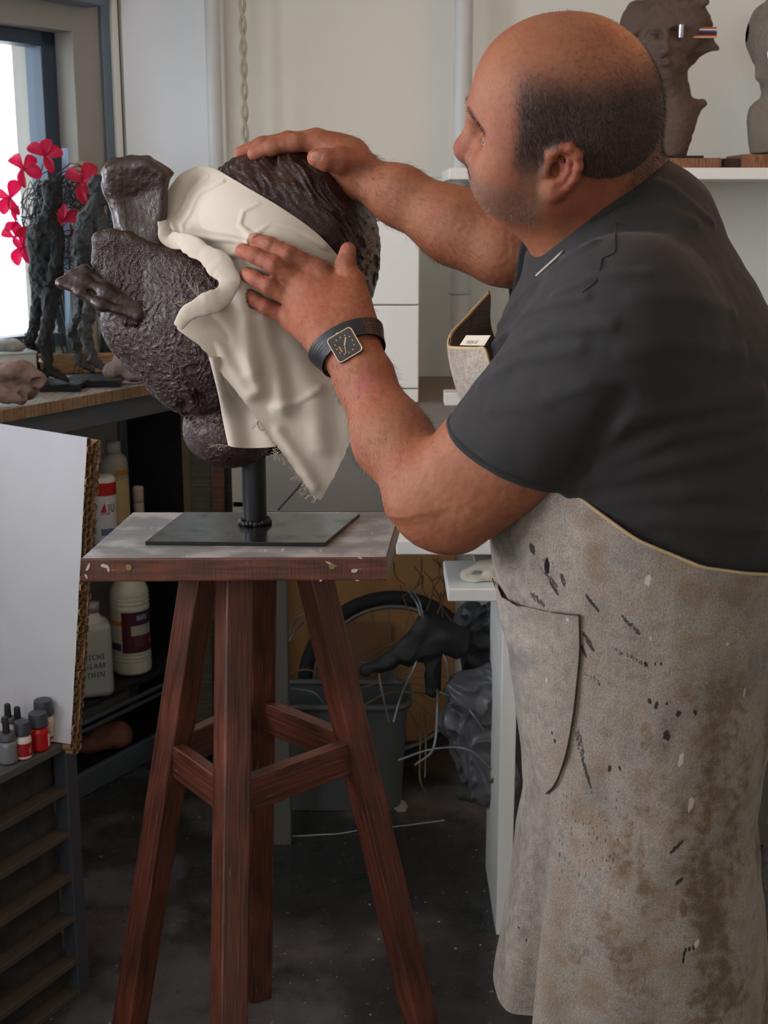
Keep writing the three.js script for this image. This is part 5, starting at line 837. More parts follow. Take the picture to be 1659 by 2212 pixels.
{
  const t = thing('workbench', 'pale topped workbench along the window with a grey rail and dark open shelves', 'workbench');
  const a = bench(-0.7, 0, 0), b = bench(benchEnd, 0, 0), c = bench(benchEnd, 0.42, 0), d = bench(-0.7, 0.42, 0);
  put('worktop', slabXZ([a, b, c, d], BH - 0.028, BH), std({ color: 0xcdbfae, roughness: 0.6, map: rep(T.grain, 2), bumpMap: rep(T.grain, 3), bumpScale: 0.0003 }), t);
  put('front_edge', barBench(-0.7, benchEnd, -0.0025, 0.0005, BH - 0.027, BH - 0.001, 0.0004), std({ color: 0xb08a66, roughness: 0.6, map: rep(T.grain, 2) }), t);
  put('rail', barBench(-0.7, benchEnd - 0.02, 0.03, 0.05, BH - 0.085, BH - 0.029), M.greyMetal, t);
  const tp = (px) => { let best = 0, e = 1e9; for (let k = -100; k < 120; k++) { const q = bench(k * 0.01, 0.08, 0.6), v = q.x / -q.z, w = Math.abs(v * 2927 + 829 - px); if (w < e) { e = w; best = k * 0.01; } } return best; };
  const tR = tp(384), tL = -0.68;
  put('post', barBench(tR - 0.012, tR + 0.012, 0.06, 0.085, 0.01, BH - 0.086), std({ color: 0x8a7a62, roughness: 0.7 }), t); put('post', barBench(tL, tL + 0.03, 0.06, 0.09, 0.01, BH - 0.086), M.darkMetal, t);
  for (const [y, n] of [[0.6, 0], [0.222, 1], [0.035, 0]]) put('shelf', barBench(tL, tR, 0.07, 0.36, y - 0.014, y), M.darkMetal, t);
  for (const y of [0.19, 0.17]) put('rod', barBench(tL, tR - 0.03, 0.045, 0.055, y - 0.005, y + 0.005), M.greyMetal, t);
  put('back_panel', barBench(tL, tR + 0.02, 0.36, 0.37, 0.01, BH - 0.09), M.black, t); put('end_panel', barBench(tR + 0.014, tR + 0.026, 0.09, 0.36, 0.01, BH - 0.09), M.black, t);
  put('bottom_rail', barBench(tL, tR, 0.05, 0.066, 0.0, 0.06), M.greyMetal, t);
}
// bottles on the dark shelves
const onShelf = (px, y, inset) => { let best, e = 1e9; for (let k = -120; k < 140; k++) { const q = bench(k * 0.008, inset, y), w = Math.abs(q.x / -q.z * 2927 * (1) - 0); const s = (HALF_W + q.x * FPX / (-q.z * COSP + (EYE - q.y) * SINP)); const w2 = Math.abs(s - px); if (w2 < e) { e = w2; best = q; } } return best; };
function labelTex(w, hgt, draw) { const c = document.createElement('canvas'); c.width = w; c.height = hgt; const g = c.getContext('2d'); draw(g, w, hgt); const t = new THREE.CanvasTexture(c); t.colorSpace = THREE.SRGBColorSpace; return t; }
function band(r, y0, y1, a0, a1, seg = 24) { return new THREE.CylinderGeometry(r, r, y1 - y0, seg, 1, true, a0, a1 - a0).translate(0, (y0 + y1) / 2, 0); }
const plastic = (c, o = {}) => phys({ color: c, roughness: 0.4, ...o });
{
  // white solvent bottle: ribbed shoulder and foot, red cap, wine label
  const p = onShelf(285, 0.224, 0.13), t = thing('solvent_bottle', 'white ribbed plastic bottle with red cap and wine red label under the workbench', 'bottle', p.toArray(), 0.3), r = 0.0425, pr = [[0, 0.001], [r * 0.92, 0.001], [r, 0.008]];
  for (const y of [0.03, 0.038, 0.046]) pr.push([r, y - 0.004], [r * 0.955, y], [r, y + 0.004]); pr.push([r, 0.05], [r * 0.985, 0.052], [r * 0.985, 0.148], [r, 0.15]); for (const y of [0.158, 0.167, 0.176]) pr.push([r, y - 0.004], [r * 0.95, y], [r, y + 0.004]); pr.push([r * 0.95, 0.19], [r * 0.72, 0.212], [0.016, 0.232], [0.015, 0.238]);
  t.scale.setScalar(1.2); put('bottle_body', lathe(pr, 48), plastic(0xd8d2bc), t); put('cap', lathe([[0, 0.236], [0.018, 0.236], [0.0185, 0.24], [0.0175, 0.258], [0.016, 0.26], [0, 0.26]], 32), plastic(0x9a1220), t);
  put('label', band(r * 0.99 + 0.0006, 0.054, 0.146, -1.7, 1.35, 40), std({ roughness: 0.5, map: labelTex(512, 180, (g, w, H) => { g.fillStyle = '#cfc8b0'; g.fillRect(0, 0, w, H); g.fillStyle = '#c78a3a'; g.fillRect(40, 40, 150, 22); g.fillStyle = '#56202c'; g.fillRect(190, 0, 322, H); g.fillStyle = '#2d2f58'; g.fillRect(300, 6, 180, 40); g.fillStyle = '#c9c1ac'; g.font = 'bold 30px sans-serif'; g.fillText('MARTO', 320, 38); g.fillStyle = '#b9b3a0'; g.fillRect(270, 60, 210, 44); g.fillStyle = '#3b3e50'; g.fillRect(40, 140, 140, 30); g.fillStyle = '#c9b15a'; g.beginPath(); g.arc(470, 140, 12, 0, 7); g.fill(); g.fillStyle = '#8d5a60'; for (let i = 0; i < 5; i++) g.fillRect(300, 112 + i * 9, 90, 3); }) }), t);
}
{
  const p = onShelf(208, 0.224, 0.1), t = thing('chemical_jug', 'cloudy grey plastic jug with dark printed capitals beside the white solvent bottle', 'jug', p.toArray(), 0.35), g = new RoundedBoxGeometry(0.078, 0.175, 0.075, 4, 0.016); g.translate(0, 0.0885, 0); t.scale.setScalar(1.1);
  put('jug_body', g, plastic(0xa9a8a0, { roughness: 0.5 }), t); put('neck', lathe([[0.03, 0.172], [0.017, 0.19], [0.015, 0.2], [0, 0.2]], 24), plastic(0xb4b3aa), t); put('cap', lathe([[0, 0.198], [0.018, 0.198], [0.018, 0.218], [0, 0.219]], 24), plastic(0x8f9088), t);
  put('print', new THREE.PlaneGeometry(0.06, 0.09).translate(0, 0.075, 0.0379), std({ roughness: 0.5, map: labelTex(256, 384, (g2, w, H) => { g2.fillStyle = '#a5a49c'; g2.fillRect(0, 0, w, H); g2.fillStyle = '#4c4c52'; g2.font = 'bold 74px sans-serif'; g2.fillText('RICHI', 8, 110); g2.fillText('GLAM', 8, 200); g2.fillText('THIN', 30, 290); }) }), t);
}
{
  const p = onShelf(228, 0.602, 0.1), t = thing('glue_bottle', 'white bottle with red band and a red triangle print on the upper dark shelf', 'bottle', p.toArray(), 0.2), r = 0.031;
  put('bottle_body', lathe([[0, 0], [r, 0.001], [r, 0.125], [r * 0.98, 0.13], [r * 1.02, 0.131], [r * 1.02, 0.163], [r * 0.8, 0.172], [0, 0.172]], 40), plastic(0xcfcdc8), t); put('red_band', band(r * 1.03, 0.126, 0.158, 0, 6.2832, 40), plastic(0xa80f14), t);
  put('print', band(r + 0.0006, 0.01, 0.122, -1.3, 1.3, 30), std({ roughness: 0.5, map: labelTex(384, 384, (g, w, H) => { g.fillStyle = '#c3c5c8'; g.fillRect(0, 0, w, H); g.fillStyle = '#b01c2c'; g.beginPath(); g.moveTo(150, 130); g.lineTo(205, 40); g.lineTo(225, 130); g.fill(); g.fillRect(150, 138, 70, 8); g.fillStyle = '#55585e'; g.font = 'bold 96px sans-serif'; g.fillText('JU', 236, 128); g.fillStyle = '#5c6a86'; g.fillRect(150, 270, 160, 60); }) }), t);
}
{
  const p = onShelf(252, 0.602, 0.19), t = thing('thinner_bottle', 'grey white bottle with cream label behind the red banded bottle', 'bottle', p.toArray(), 0.5), r = 0.036;
  put('bottle_body', lathe([[0, 0], [r, 0.001], [r, 0.17], [r * 0.85, 0.186], [0.02, 0.196], [0.02, 0.2], [0, 0.2]], 40), plastic(0x9c9b92), t); put('cap', lathe([[0, 0.198], [0.019, 0.198], [0.019, 0.226], [0, 0.227]], 28), plastic(0xb2b2aa), t); put('label', band(r + 0.0006, 0.02, 0.13, -0.9, 1.2, 30), plastic(0xc3b684), t); put('amber_band', band(r + 0.0008, 0.142, 0.156, -0.2, 1.4, 20), plastic(0xb0702a), t);
}
{ const p = onShelf(301, 0.602, 0.16), t = thing('small_bottle', 'small pinkish white capped bottle alone on the upper dark shelf', 'bottle', p.toArray()); put('bottle_body', lathe([[0, 0], [0.014, 0], [0.014, 0.055], [0.012, 0.06], [0, 0.06]], 24), plastic(0xc7b8ac), t); put('cap', lathe([[0, 0.06], [0.014, 0.06], [0.0145, 0.098], [0.012, 0.101], [0, 0.101]], 24), plastic(0xd0bfb2), t); }
{ const p = onShelf(340, 0.602, 0.22); const g = box(0.034, 0.07, 0.02, 0, 0, 0, 0.003); const q = at(338, 965, -p.z); g.translate(q.x, q.y, q.z); const c = tag(put('hanging_card', g, std({ color: 0x8f8876, roughness: 0.8 })), 'beige card hanging in the dark under the workbench', 'card'); }
{ const p = onShelf(237, 0.036, 0.14), f = blend([[ell(V(p.x, p.y + 0.035, p.z), [0.055, 0.036, 0.05]), 0.01], [ell(V(p.x + 0.03, p.y + 0.045, p.z + 0.02), [0.03, 0.032, 0.03]), 0.02], [ell(V(p.x - 0.05, p.y + 0.022, p.z + 0.03), [0.04, 0.024, 0.03]), 0.02], [cap(V(p.x - 0.02, p.y + 0.06, p.z + 0.05), V(p.x + 0.04, p.y + 0.05, p.z + 0.06), 0.006), 0.01, -1]]); tag(put('clay_lump', meshSDF((x, y, z) => Math.max(f(x, y, z), p.y - y + 0.001) - 0.004 * noise3(x * 40, y * 40, z * 40), V(p.x - 0.12, p.y - 0.01, p.z - 0.09), V(p.x + 0.1, p.y + 0.1, p.z + 0.1), 0.005), std({ color: 0x8a5a4a, roughness: 0.8 })), 'rounded reddish clay lump on the lowest dark shelf', 'clay'); }
// ---------------------------------------------------------------- drawer unit, paint bottles, honeycomb board
const UD = 2.2, UY = at(166, 1589, UD).y, U0 = at(166, 1589, UD), U1 = atY(0, 1676, UY), UDIR = U0.clone().sub(U1).normalize(), UIN = V(UDIR.z, 0, -UDIR.x).normalize(); if (UIN.x > 0) UIN.negate();
function unitBox(s0, s1, y0, y1, i0, i1, r = 0.002) { const g = box(s1 - s0, y1 - y0, i1 - i0, 0, 0, 0, r), c = U0.clone().addScaledVector(UDIR, -(s0 + s1) / 2).addScaledVector(UIN, (i0 + i1) / 2).setY((y0 + y1) / 2); g.applyMatrix4(new THREE.Matrix4().makeBasis(UDIR, V(0, 1, 0), UDIR.clone().cross(V(0, 1, 0))).setPosition(c)); return g; }
{
  const W = 0.42, dp = 0.34, t = thing('drawer_unit', 'dark grey drawer unit with shallow trays holding paint bottles on top', 'drawer unit'), m = std({ color: 0x34373b, roughness: 0.6 }), inner = std({ color: 0x3c3b3a, roughness: 0.75, map: rep(T.mid, 3) }), lip = std({ color: 0x40382f, roughness: 0.8 });
  put('top', unitBox(-0.006, W, UY - 0.016, UY, 0, dp), std({ color: 0x4b4b4c, roughness: 0.75, bumpMap: rep(T.fine, 6), bumpScale: 0.0004 }), t);
  for (const s of [[0, 0.03], [W - 0.03, W]]) { put('post', unitBox(s[0], s[1], 0.0, UY - 0.016, 0.002, 0.032), m, t); put('post', unitBox(s[0], s[1], 0.0, UY - 0.016, dp - 0.03, dp), m, t); }
  put('back_panel', unitBox(0.03, W - 0.03, 0.01, UY - 0.02, dp - 0.01, dp - 0.002), M.black, t);
  const ys = [1600, 1690, 1783, 1875, 1964, 2055, 2145].map((y) => at(155, y, UD).y);
  for (let i = 0; i < 6; i++) { const y1 = ys[i] - 0.016, y0 = Math.max(ys[i + 1], 0.012), d = put('drawer', unitBox(0.032, W - 0.032, y0, y1 - 0.004, 0.034, 0.042), inner, t); put('drawer_lip', unitBox(0.012, W - 0.03, y0 - 0.012, y0, 0.004, 0.036, 0.0015), lip, d); }
}
const onUnit = (px, py) => atY(px, py, UY + 0.0005);
function paintBottle(px, py, o) {
  const p = onUnit(px, py), t = thing('paint_bottle', o.label, 'bottle', p.toArray(), o.turn || 0), r = o.r, H = o.h;
  put('bottle_body', lathe([[0, 0.0005], [r * 0.9, 0.0005], [r, 0.004], [r, H * 0.72], [r * 0.92, H * 0.86], [r * 0.6, H], [0, H]], 36), plastic(o.body, { roughness: 0.3 }), t);
  if (o.sleeve) put('label', band(r + 0.0004, H * 0.14, H * 0.66, 0, 6.2832, 36), std({ roughness: 0.45, map: labelTex(512, 128, o.sleeve) }), t);
  put('cap', lathe([[0, H - 0.002], [r * 0.98, H - 0.002], [r, H], [r * 0.9, H + o.cap], [r * 0.84, H + o.cap + 0.001], [0, H + o.cap + 0.001]], 28), plastic(o.capCol || 0x3a3d45, { roughness: 0.45 }), t);
  if (o.tip) put('nozzle', lathe([[0, H + o.cap], [0.0062, H + o.cap], [0.0052, H + o.cap + o.tip - 0.002], [0.003, H + o.cap + o.tip], [0, H + o.cap + o.tip]], 18), plastic(0x26262a), t);
}
const redLabel = (g, w, H) => { g.fillStyle = '#9a0f14'; g.fillRect(0, 0, w, H); g.fillStyle = '#d8c8c4'; for (let k = 0; k < 4; k++) { g.save(); g.translate(60 + k * 128, 110); g.rotate(-Math.PI / 2); g.font = 'bold 20px sans-serif'; g.fillText('ACRYL', 8, 0); g.fillRect(14, 12, 66, 3); g.restore(); } };
paintBottle(18, 1646, { label: 'clear stubby paint bottle with grey content at the front of the row', r: 0.0165, h: 0.044, cap: 0.008, tip: 0.03, body: 0x77777a, capCol: 0x4a4d52 });
paintBottle(52, 1636, { label: 'white paint bottle with red label and dark cap beside the clear one', r: 0.0145, h: 0.045, cap: 0.02, body: 0xd9d0ca, sleeve: redLabel, turn: 0.4 });
paintBottle(86, 1618, { label: 'red paint bottle with a small white barcode sticker', r: 0.0175, h: 0.046, cap: 0.021, body: 0xb00d10, sleeve: (g, w, H) => { g.fillStyle = '#a80c10'; g.fillRect(0, 0, w, H); for (const x of [20, 276]) { g.fillStyle = '#d6cdd2'; g.fillRect(x, 4, 84, 120); g.fillStyle = '#4a4048'; for (let i = 0; i < 26; i++) g.fillRect(x + 22, 12 + i * 4, 30, (i * 7) % 3 + 1); } }, turn: 1.0 });
paintBottle(98, 1600, { label: 'cream and red paint bottle with broad dark cap at the back of the row', r: 0.0175, h: 0.052, cap: 0.024, body: 0xc9bda8, sleeve: (g, w, H) => { g.fillStyle = '#c4b79c'; g.fillRect(0, 0, w, H); g.fillStyle = '#a00d12'; g.fillRect(0, H - 26, w, 26); g.fillStyle = '#5a5048'; for (let i = 0; i < 12; i++) g.fillRect(20 + i * 42, 20, 5, 60); }, turn: 0 });
paintBottle(22, 1615, { label: 'white bottle with tall dark dropper tip behind the clear bottle', r: 0.013, h: 0.05, cap: 0.006, tip: 0.026, body: 0xcdccc8, capCol: 0x55575a });
paintBottle(42, 1612, { label: 'pale bottle with short dark dropper tip behind the red labelled bottle', r: 0.013, h: 0.044, cap: 0.006, tip: 0.024, body: 0xbfc3c0, capCol: 0x55575a });
{
  // white honeycomb cardboard panel leaning on the workbench: outline measured, about 32 mm thick
  const t = thing('honeycomb_board', 'large white board with brown honeycomb core leaning on the drawer unit', 'board');
  const f = [at(188, 945, 2.36), atY(153, 1607, UY + 0.002), at(-120, 1572, 2.22), at(-120, 896, 2.42)], b = [at(217, 951, 2.392), atY(168, 1600, UY + 0.002)]; f[1].y = UY + 0.002; b[1].y = UY + 0.002;
  const th = b[0].clone().sub(f[0]), th1 = b[1].clone().sub(f[1]);
  const bk = [b[0], b[1], f[2].clone().add(th1), f[3].clone().add(th)];
  const quadG = (pts, rows = 1) => { const g = new THREE.BufferGeometry(), pos = [], uv = [], ix = [], nx = 30, ny = 60; for (let j = 0; j <= ny; j++) for (let i = 0; i <= nx; i++) { const u = i / nx, v = j / ny, p = pts[3].clone().lerp(pts[0], u).lerp(pts[2].clone().lerp(pts[1], u), v), wob = 0.0022 * noise3(u * 5, v * 9, 2); pos.push(p.x + wob * (u > 0.5 ? 1 : 0), p.y + (v === 0 ? 0.002 * noise3(u * 30, 0, 4) : 0), p.z + wob); uv.push(u * 0.5, v * 0.65); } for (let j = 0; j < ny; j++) for (let i = 0; i < nx; i++) { const a = j * (nx + 1) + i; ix.push(a, a + nx + 1, a + 1, a + 1, a + nx + 1, a + nx + 2); } g.setAttribute('position', new THREE.Float32BufferAttribute(pos, 3)); g.setAttribute('uv', new THREE.Float32BufferAttribute(uv, 2)); g.setIndex(ix); g.computeVertexNormals(); return g; };
  put('front_sheet', quadG(f), std({ color: 0xb2b2b6, roughness: 0.65, bumpMap: rep(T.mid, 3), bumpScale: 0.0005 }), t); put('back_sheet', quadG(bk), std({ color: 0x9b8468, roughness: 0.9 }), t);
  const tan = std({ color: 0x8a6a48, roughness: 0.95, side: THREE.DoubleSide }), cells = [], rn = rng(6), down = f[1].clone().sub(f[0]), Ls = down.length(), dn = down.clone().normalize(), ac = th.clone().normalize(), out = dn.clone().cross(ac).normalize(), rc = 0.0085; if (out.x < 0) out.negate();
  for (let i = 0; i < Ls / (rc * 1.732); i++) for (let j = 0; j < 3; j++) { const w = lerp(th.length(), th1.length(), i * rc * 1.732 / Ls), o = f[0].clone().lerp(b[0], 0).addScaledVector(dn, i * rc * 1.732 + (j & 1 ? rc * 0.866 : 0) + rc * 0.9).addScaledVector(ac, rc * 0.9 + j * rc * 1.5 * (w / th.length())); const g = new THREE.CylinderGeometry(rc * (0.92 + 0.1 * rn()), rc * 0.95, 0.016 + 0.006 * rn(), 6, 1, true); g.applyMatrix4(new THREE.Matrix4().makeBasis(ac, out, ac.clone().cross(out)).setPosition(o.addScaledVector(out, -0.006 - 0.005 * rn()))); cells.push(g); }
  put('honeycomb_core', merge(cells), tan, t).userData.kind = 'stuff';
  put('core_backing', quadG([f[0].clone().addScaledVector(out, -0.02), f[1].clone().addScaledVector(out, -0.02), b[1].clone().addScaledVector(out, -0.02), b[0].clone().addScaledVector(out, -0.02)].map((p, i, a) => [a[3], a[2], a[1], a[0]][i])), std({ color: 0x4a3826, roughness: 1 }), t);
}
// ---------------------------------------------------------------- things on the workbench
function figure(D, spec, base, label, mat) {
  const s = D / 2850 * 1.0, p = (x, y, z = 0) => at(x, y, D).add(V(0, 0, z)), t = thing('figure_sculpture', label, 'sculpture');
  const f = blend(spec.map(([a, b, ra, rb, k, za = 0, zb = 0]) => [cap(p(a[0], a[1], za), p(b[0], b[1], zb), ra * s, rb * s), k ?? 0.012]));
  const bb = new THREE.Box3(); spec.forEach(([a, b, r]) => { for (const q of [a, b]) { bb.expandByPoint(p(q[0] - r, q[1] - r, -0.12)); bb.expandByPoint(p(q[0] + r, q[1] + r, 0.12)); } }); bb.expandByScalar(0.012);
  put('figure', meshSDF((x, y, z) => { const d = f(x, y, z); return d > 0.02 ? d : d - 0.005 * noise3(x * 80, y * 60, z * 80) - 0.004 * noise3(x * 190, y * 150, z * 190); }, bb.min, bb.max, 0.0034), mat, t);
  const c = p((base[0] + base[2]) / 2, 820), w = (base[2] - base[0]) * s; const g = new THREE.BoxGeometry(w, 0.016, 0.13, 30, 3, 20); { const q = g.attributes.position; for (let i = 0; i < q.count; i++) { const x = q.getX(i), y = q.getY(i), z = q.getZ(i); q.setXYZ(i, x + 0.008 * noise3(x * 30, y * 90, z * 30), y + (y > 0 ? 0.004 * noise3(x * 60, 3, z * 60) : 0), z + 0.008 * noise3(x * 30 + 9, y * 90, z * 30)); } g.computeVertexNormals(); }
  g.translate(c.x, BH + 0.0085, -D); put('base', g, mat, t);
}
const rough = (c, r = 0.6) => std({ color: c, roughness: r, bumpMap: rep(T.leather, 14), bumpScale: 0.002 });
figure(3.12, [[[112, 408], [114, 434], 22, 19, 0.01], [[108, 448], [103, 478], 13, 15], [[97, 500], [99, 520], 32, 36, 0.02], [[99, 520], [99, 590], 36, 31, 0.02], [[98, 590], [98, 618], 31, 27, 0.02], [[128, 505], [131, 560], 11, 10, 0.012, 0.035, 0.045], [[131, 560], [118, 610], 10, 8, 0.012, 0.045, 0.05], [[70, 510], [70, 580], 11, 10, 0.012, -0.02, -0.02],
  [[82, 618], [70, 705], 20, 12, 0.012, -0.02, -0.03], [[68, 705], [56, 740], 11, 12, 0.01, -0.03, -0.03], [[58, 735], [70, 790], 13, 8, 0.01, -0.03, -0.03], [[70, 796], [98, 814], 9, 5, 0.008, -0.03, -0.02], [[118, 618], [110, 700], 21, 13, 0.012, 0.02, 0.03], [[110, 700], [100, 735], 12, 13, 0.01, 0.03, 0.03], [[102, 732], [112, 786], 14, 9, 0.01, 0.03, 0.03], [[112, 795], [154, 815], 11, 5, 0.008, 0.03, 0.04]],
  [62, 830, 182], 'tall black rough textured standing figure on a dark slab by the window', rough(0x131417));
figure(3.2, [[[212, 400], [214, 424], 21, 18, 0.01], [[209, 435], [204, 458], 13, 16], [[197, 480], [196, 530], 31, 36, 0.02], [[196, 530], [190, 590], 36, 27, 0.02], [[228, 478], [233, 540], 10, 9, 0.012, 0.035, 0.045], [[233, 540], [222, 592], 9, 8, 0.012, 0.045, 0.04],
  [[182, 602], [164, 690], 20, 12, 0.012, -0.015, -0.03], [[162, 690], [150, 722], 11, 12, 0.01, -0.03, -0.03], [[152, 720], [166, 772], 13, 8, 0.01, -0.03, -0.03], [[166, 782], [196, 803], 10, 6, 0.008, -0.03, -0.02], [[208, 602], [196, 685], 20, 12, 0.012, 0.02, 0.03], [[196, 685], [188, 715], 11, 12, 0.01, 0.03, 0.03], [[190, 712], [206, 762], 13, 8, 0.01, 0.03, 0.03], [[206, 775], [246, 800], 11, 5, 0.008, 0.03, 0.04]],
  [150, 815, 268], 'grey rough textured standing figure in front of the window jamb', rough(0x414243));
function lumps(name, label, list, D, col, nz = 0.003, cat = 'clay') { const s = D / 2850, it = list.map(([x, y, rx, ry, rz, k]) => [ell(at(x, y, D).add(V(0, 0, rz * s * 0.2)), [rx * s, ry * s, rz * s]), k ?? 0.008]), f = blend(it), bb = new THREE.Box3(); list.forEach(([x, y, rx, ry, rz]) => { bb.expandByPoint(at(x - rx, y - ry, D).add(V(0, 0, -rz * s * 1.3))); bb.expandByPoint(at(x + rx, y + ry, D).add(V(0, 0, rz * s * 1.3))); }); bb.expandByScalar(0.01); return tag(put(name, meshSDF((x, y, z) => Math.max(f(x, y, z) - nz * noise3(x * 45, y * 45, z * 45) - nz * 0.5 * noise3(x * 130, y * 130, z * 130), BH + 0.001 - y), bb.min, bb.max, 0.004), rough(col, 0.75)), label, cat); }
lumps('clay_shards', 'pile of greyish pink clay shards on the bench behind the sculpture', [[268, 785, 26, 26, 30], [245, 800, 22, 18, 24], [292, 806, 26, 20, 30], [318, 804, 28, 18, 26], [340, 810, 18, 12, 20], [262, 768, 12, 12, 16]], 3.1, 0x8a7770);
{ // hollow clay tubes
  const D = 2.86, s = D / 2850, p = (x, y, z = 0) => at(x, y, D).add(V(0, 0, z)), f = blend([[cap(p(-30, 812), p(60, 838), 30 * s, 25 * s), 0.008], [cap(p(20, 800), p(88, 818, 0.02), 22 * s, 18 * s), 0.008], [cap(p(-20, 838, 0.02), p(52, 856, 0.03), 24 * s, 15 * s), 0.008], [ell(p(30, 800), [46 * s, 24 * s, 0.05]), 0.015],
    [cap(p(56, 846, 0.03), p(76, 852, 0.045), 9 * s, 11 * s), 0.004, -1], [cap(p(82, 820, 0.03), p(104, 826, 0.04), 9 * s, 11 * s), 0.004, -1]]), a = p(-90, 760, -0.12), b = p(125, 890, 0.12);
  tag(put('clay_tubes', meshSDF((x, y, z) => Math.max(f(x, y, z) - 0.004 * noise3(x * 50, y * 50, z * 50) - 0.0015 * noise3(x * 140, y * 140, z * 140), BH + 0.001 - y), V(a.x, b.y, a.z), V(b.x, a.y, b.z), 0.0036), rough(0x85695c, 0.75)), 'brown grey hollow clay tubes at the left end of the bench', 'clay');
}
{
  const D = 3.3, a = at(74, 764, D), b = at(352, 776, 3.36), t = thing('wooden_tray', 'pale wooden tray standing on the bench behind the two figures', 'tray'), m = std({ color: 0xc79c6c, roughness: 0.6, map: rep(T.grain, 2) });
  put('tray_side', beam(V(a.x, BH + 0.035, a.z), V(b.x, BH + 0.035, b.z - 0.02), 0.05, 0.012, V(0, 1, 0)), m, t); put('tray_side', beam(V(a.x, BH + 0.035, a.z), V(a.x + 0.06, BH + 0.035, a.z + 0.16), 0.05, 0.012, V(0, 1, 0)), m, t); put('tray_floor', slabXZ([V(a.x, 0, a.z), V(b.x, 0, b.z), V(b.x + .06, 0, b.z + .14), V(a.x + 0.06, 0, a.z + 0.16)], BH + 0.002, BH + 0.008), std({ color: 0xb9bfc6, roughness: 0.5 }), t);
}
M.jar = phys({ color: 0xe8f0ee, transmission: 1, thickness: 0.003, roughness: 0.08, ior: 1.45 });
{ const p = at(28, 780, 3.1), t = thing('plastic_box', 'milky square container with grey stones on top at the left edge', 'box', [p.x - 0.01, BH, p.z], 0.56), m = phys({ color: 0xc9cfca, roughness: 0.35, transmission: 0.35, thickness: 0 }); put('box_body', [box(0.1, 0.085, 0.003, 0, 0.044, 0.05), box(0.1, 0.085, 0.003, 0, 0.044, -0.05), box(0.003, 0.085, 0.1, 0.05, 0.044, 0), box(0.003, 0.085, 0.1, -0.05, 0.044, 0), box(0.1, 0.003, 0.1, 0, 0.003, 0)], m, t); put('box_lid', box(0.108, 0.006, 0.108, 0, 0.0895, 0), m, t); const q = V(p.x - 0.01, BH + 0.105, p.z), f = blend([[ell(q, [0.035, 0.016, 0.03]), 0.004], [ell(V(q.x + 0.02, q.y - 0.004, q.z + 0.01), [0.025, 0.011, 0.02]), 0.006]]); tag(put('grey_stone', meshSDF((x, y, z) => Math.max(f(x, y, z) - 0.003 * noise3(x * 60, y * 60, z * 60), BH + 0.0925 - y), V(q.x - 0.06, q.y - 0.03, q.z - 0.05), V(q.x + 0.06, q.y + 0.03, q.z + 0.05), 0.003), rough(0x8b857c)), 'small grey stone lying on the lid of the milky container', 'stone'); }
{ const p = at(140, 770, 3.36), t = thing('glass_jar', 'empty clear glass jar between the two dark figures', 'jar', [p.x, BH + 0.01, p.z - 0.0]); put('jar_wall', lathe([[0, 0], [0.024, 0], [0.025, 0.004], [0.025, 0.118], [0.0232, 0.118], [0.0232, 0.006], [0, 0.005]], 32), M.jar, t); put('rim', lathe([[0.0262, 0.1], [0.0275, 0.104], [0.0262, 0.108]], 32), M.jar, t); }
{ const p = at(284, 768, 3.4), t = thing('glass_cup', 'pale blue glass cup at the corner of the bench', 'cup', [p.x, BH + 0.01, p.z]); put('cup_wall', lathe([[0, 0], [0.02, 0], [0.024, 0.06], [0.0225, 0.06], [0.019, 0.004], [0, 0.004]], 28), phys({ color: 0x9fc4de, transmission: 0.9, thickness: 0.002, roughness: 0.1 }), t); }
for (const [x, w, hh, c, l] of [[230, 0.034, 0.135, 0x4a5054, 'left of two dark grey tins standing behind the grey figure'], [258, 0.034, 0.13, 0x35363a, 'right one of two dark tins, next to the blue glass cup']]) { const p = at(x, 768, 3.44), t = thing('paint_tin', l, 'tin', [p.x, BH + 0.01, p.z]); put('tin_body', lathe([[0, 0], [w / 2, 0], [w / 2, hh], [0, hh]], 30), std({ color: c, roughness: 0.4, metalness: 0.4 }), t); put('tin_lid', lathe([[0, hh], [w / 2 + 0.001, hh], [w / 2 + 0.001, hh + 0.006], [0, hh + 0.005]], 30), M.greyMetal, t); }
{ const p = at(174, 420, 3.4), t = V(p.x, 0, p.z), f = blend([[ell(at(174, 392, 3.4), [0.036, 0.05, 0.042]), 0.01], [ell(at(172, 430, 3.4), [0.028, 0.045, 0.034]), 0.02], [cap(at(172, 450, 3.4), V(p.x, BH + 0.03, p.z), 0.022, 0.024), 0.02]]), g = thing('plaster_bust', 'rounded beige plaster bust on a stalk behind the red flowers', 'sculpture'); put('head', meshSDF(f, V(p.x - 0.06, BH + 0.012, p.z - 0.06), V(p.x + 0.06, at(174, 330, 3.4).y, p.z + 0.06), 0.004), std({ color: 0xb3a28c, roughness: 0.85 }), g); put('foot', box(0.09, 0.02, 0.09, p.x, BH + 0.0105, p.z), std({ color: 0x6a5f52, roughness: 0.8 }), g); }
{ const a = at(141, 320, 3.36), b = V(a.x - 0.02, BH + 0.002, a.z); tag(put('metal_ruler', beam(V(a.x, a.y, a.z), b, 0.018, 0.0015, V(1, 0, 0.3), 0.0003), std({ color: 0x7f93a2, roughness: 0.35, metalness: 0.6 })), 'upright bluish metal ruler behind the flowers', 'ruler'); }
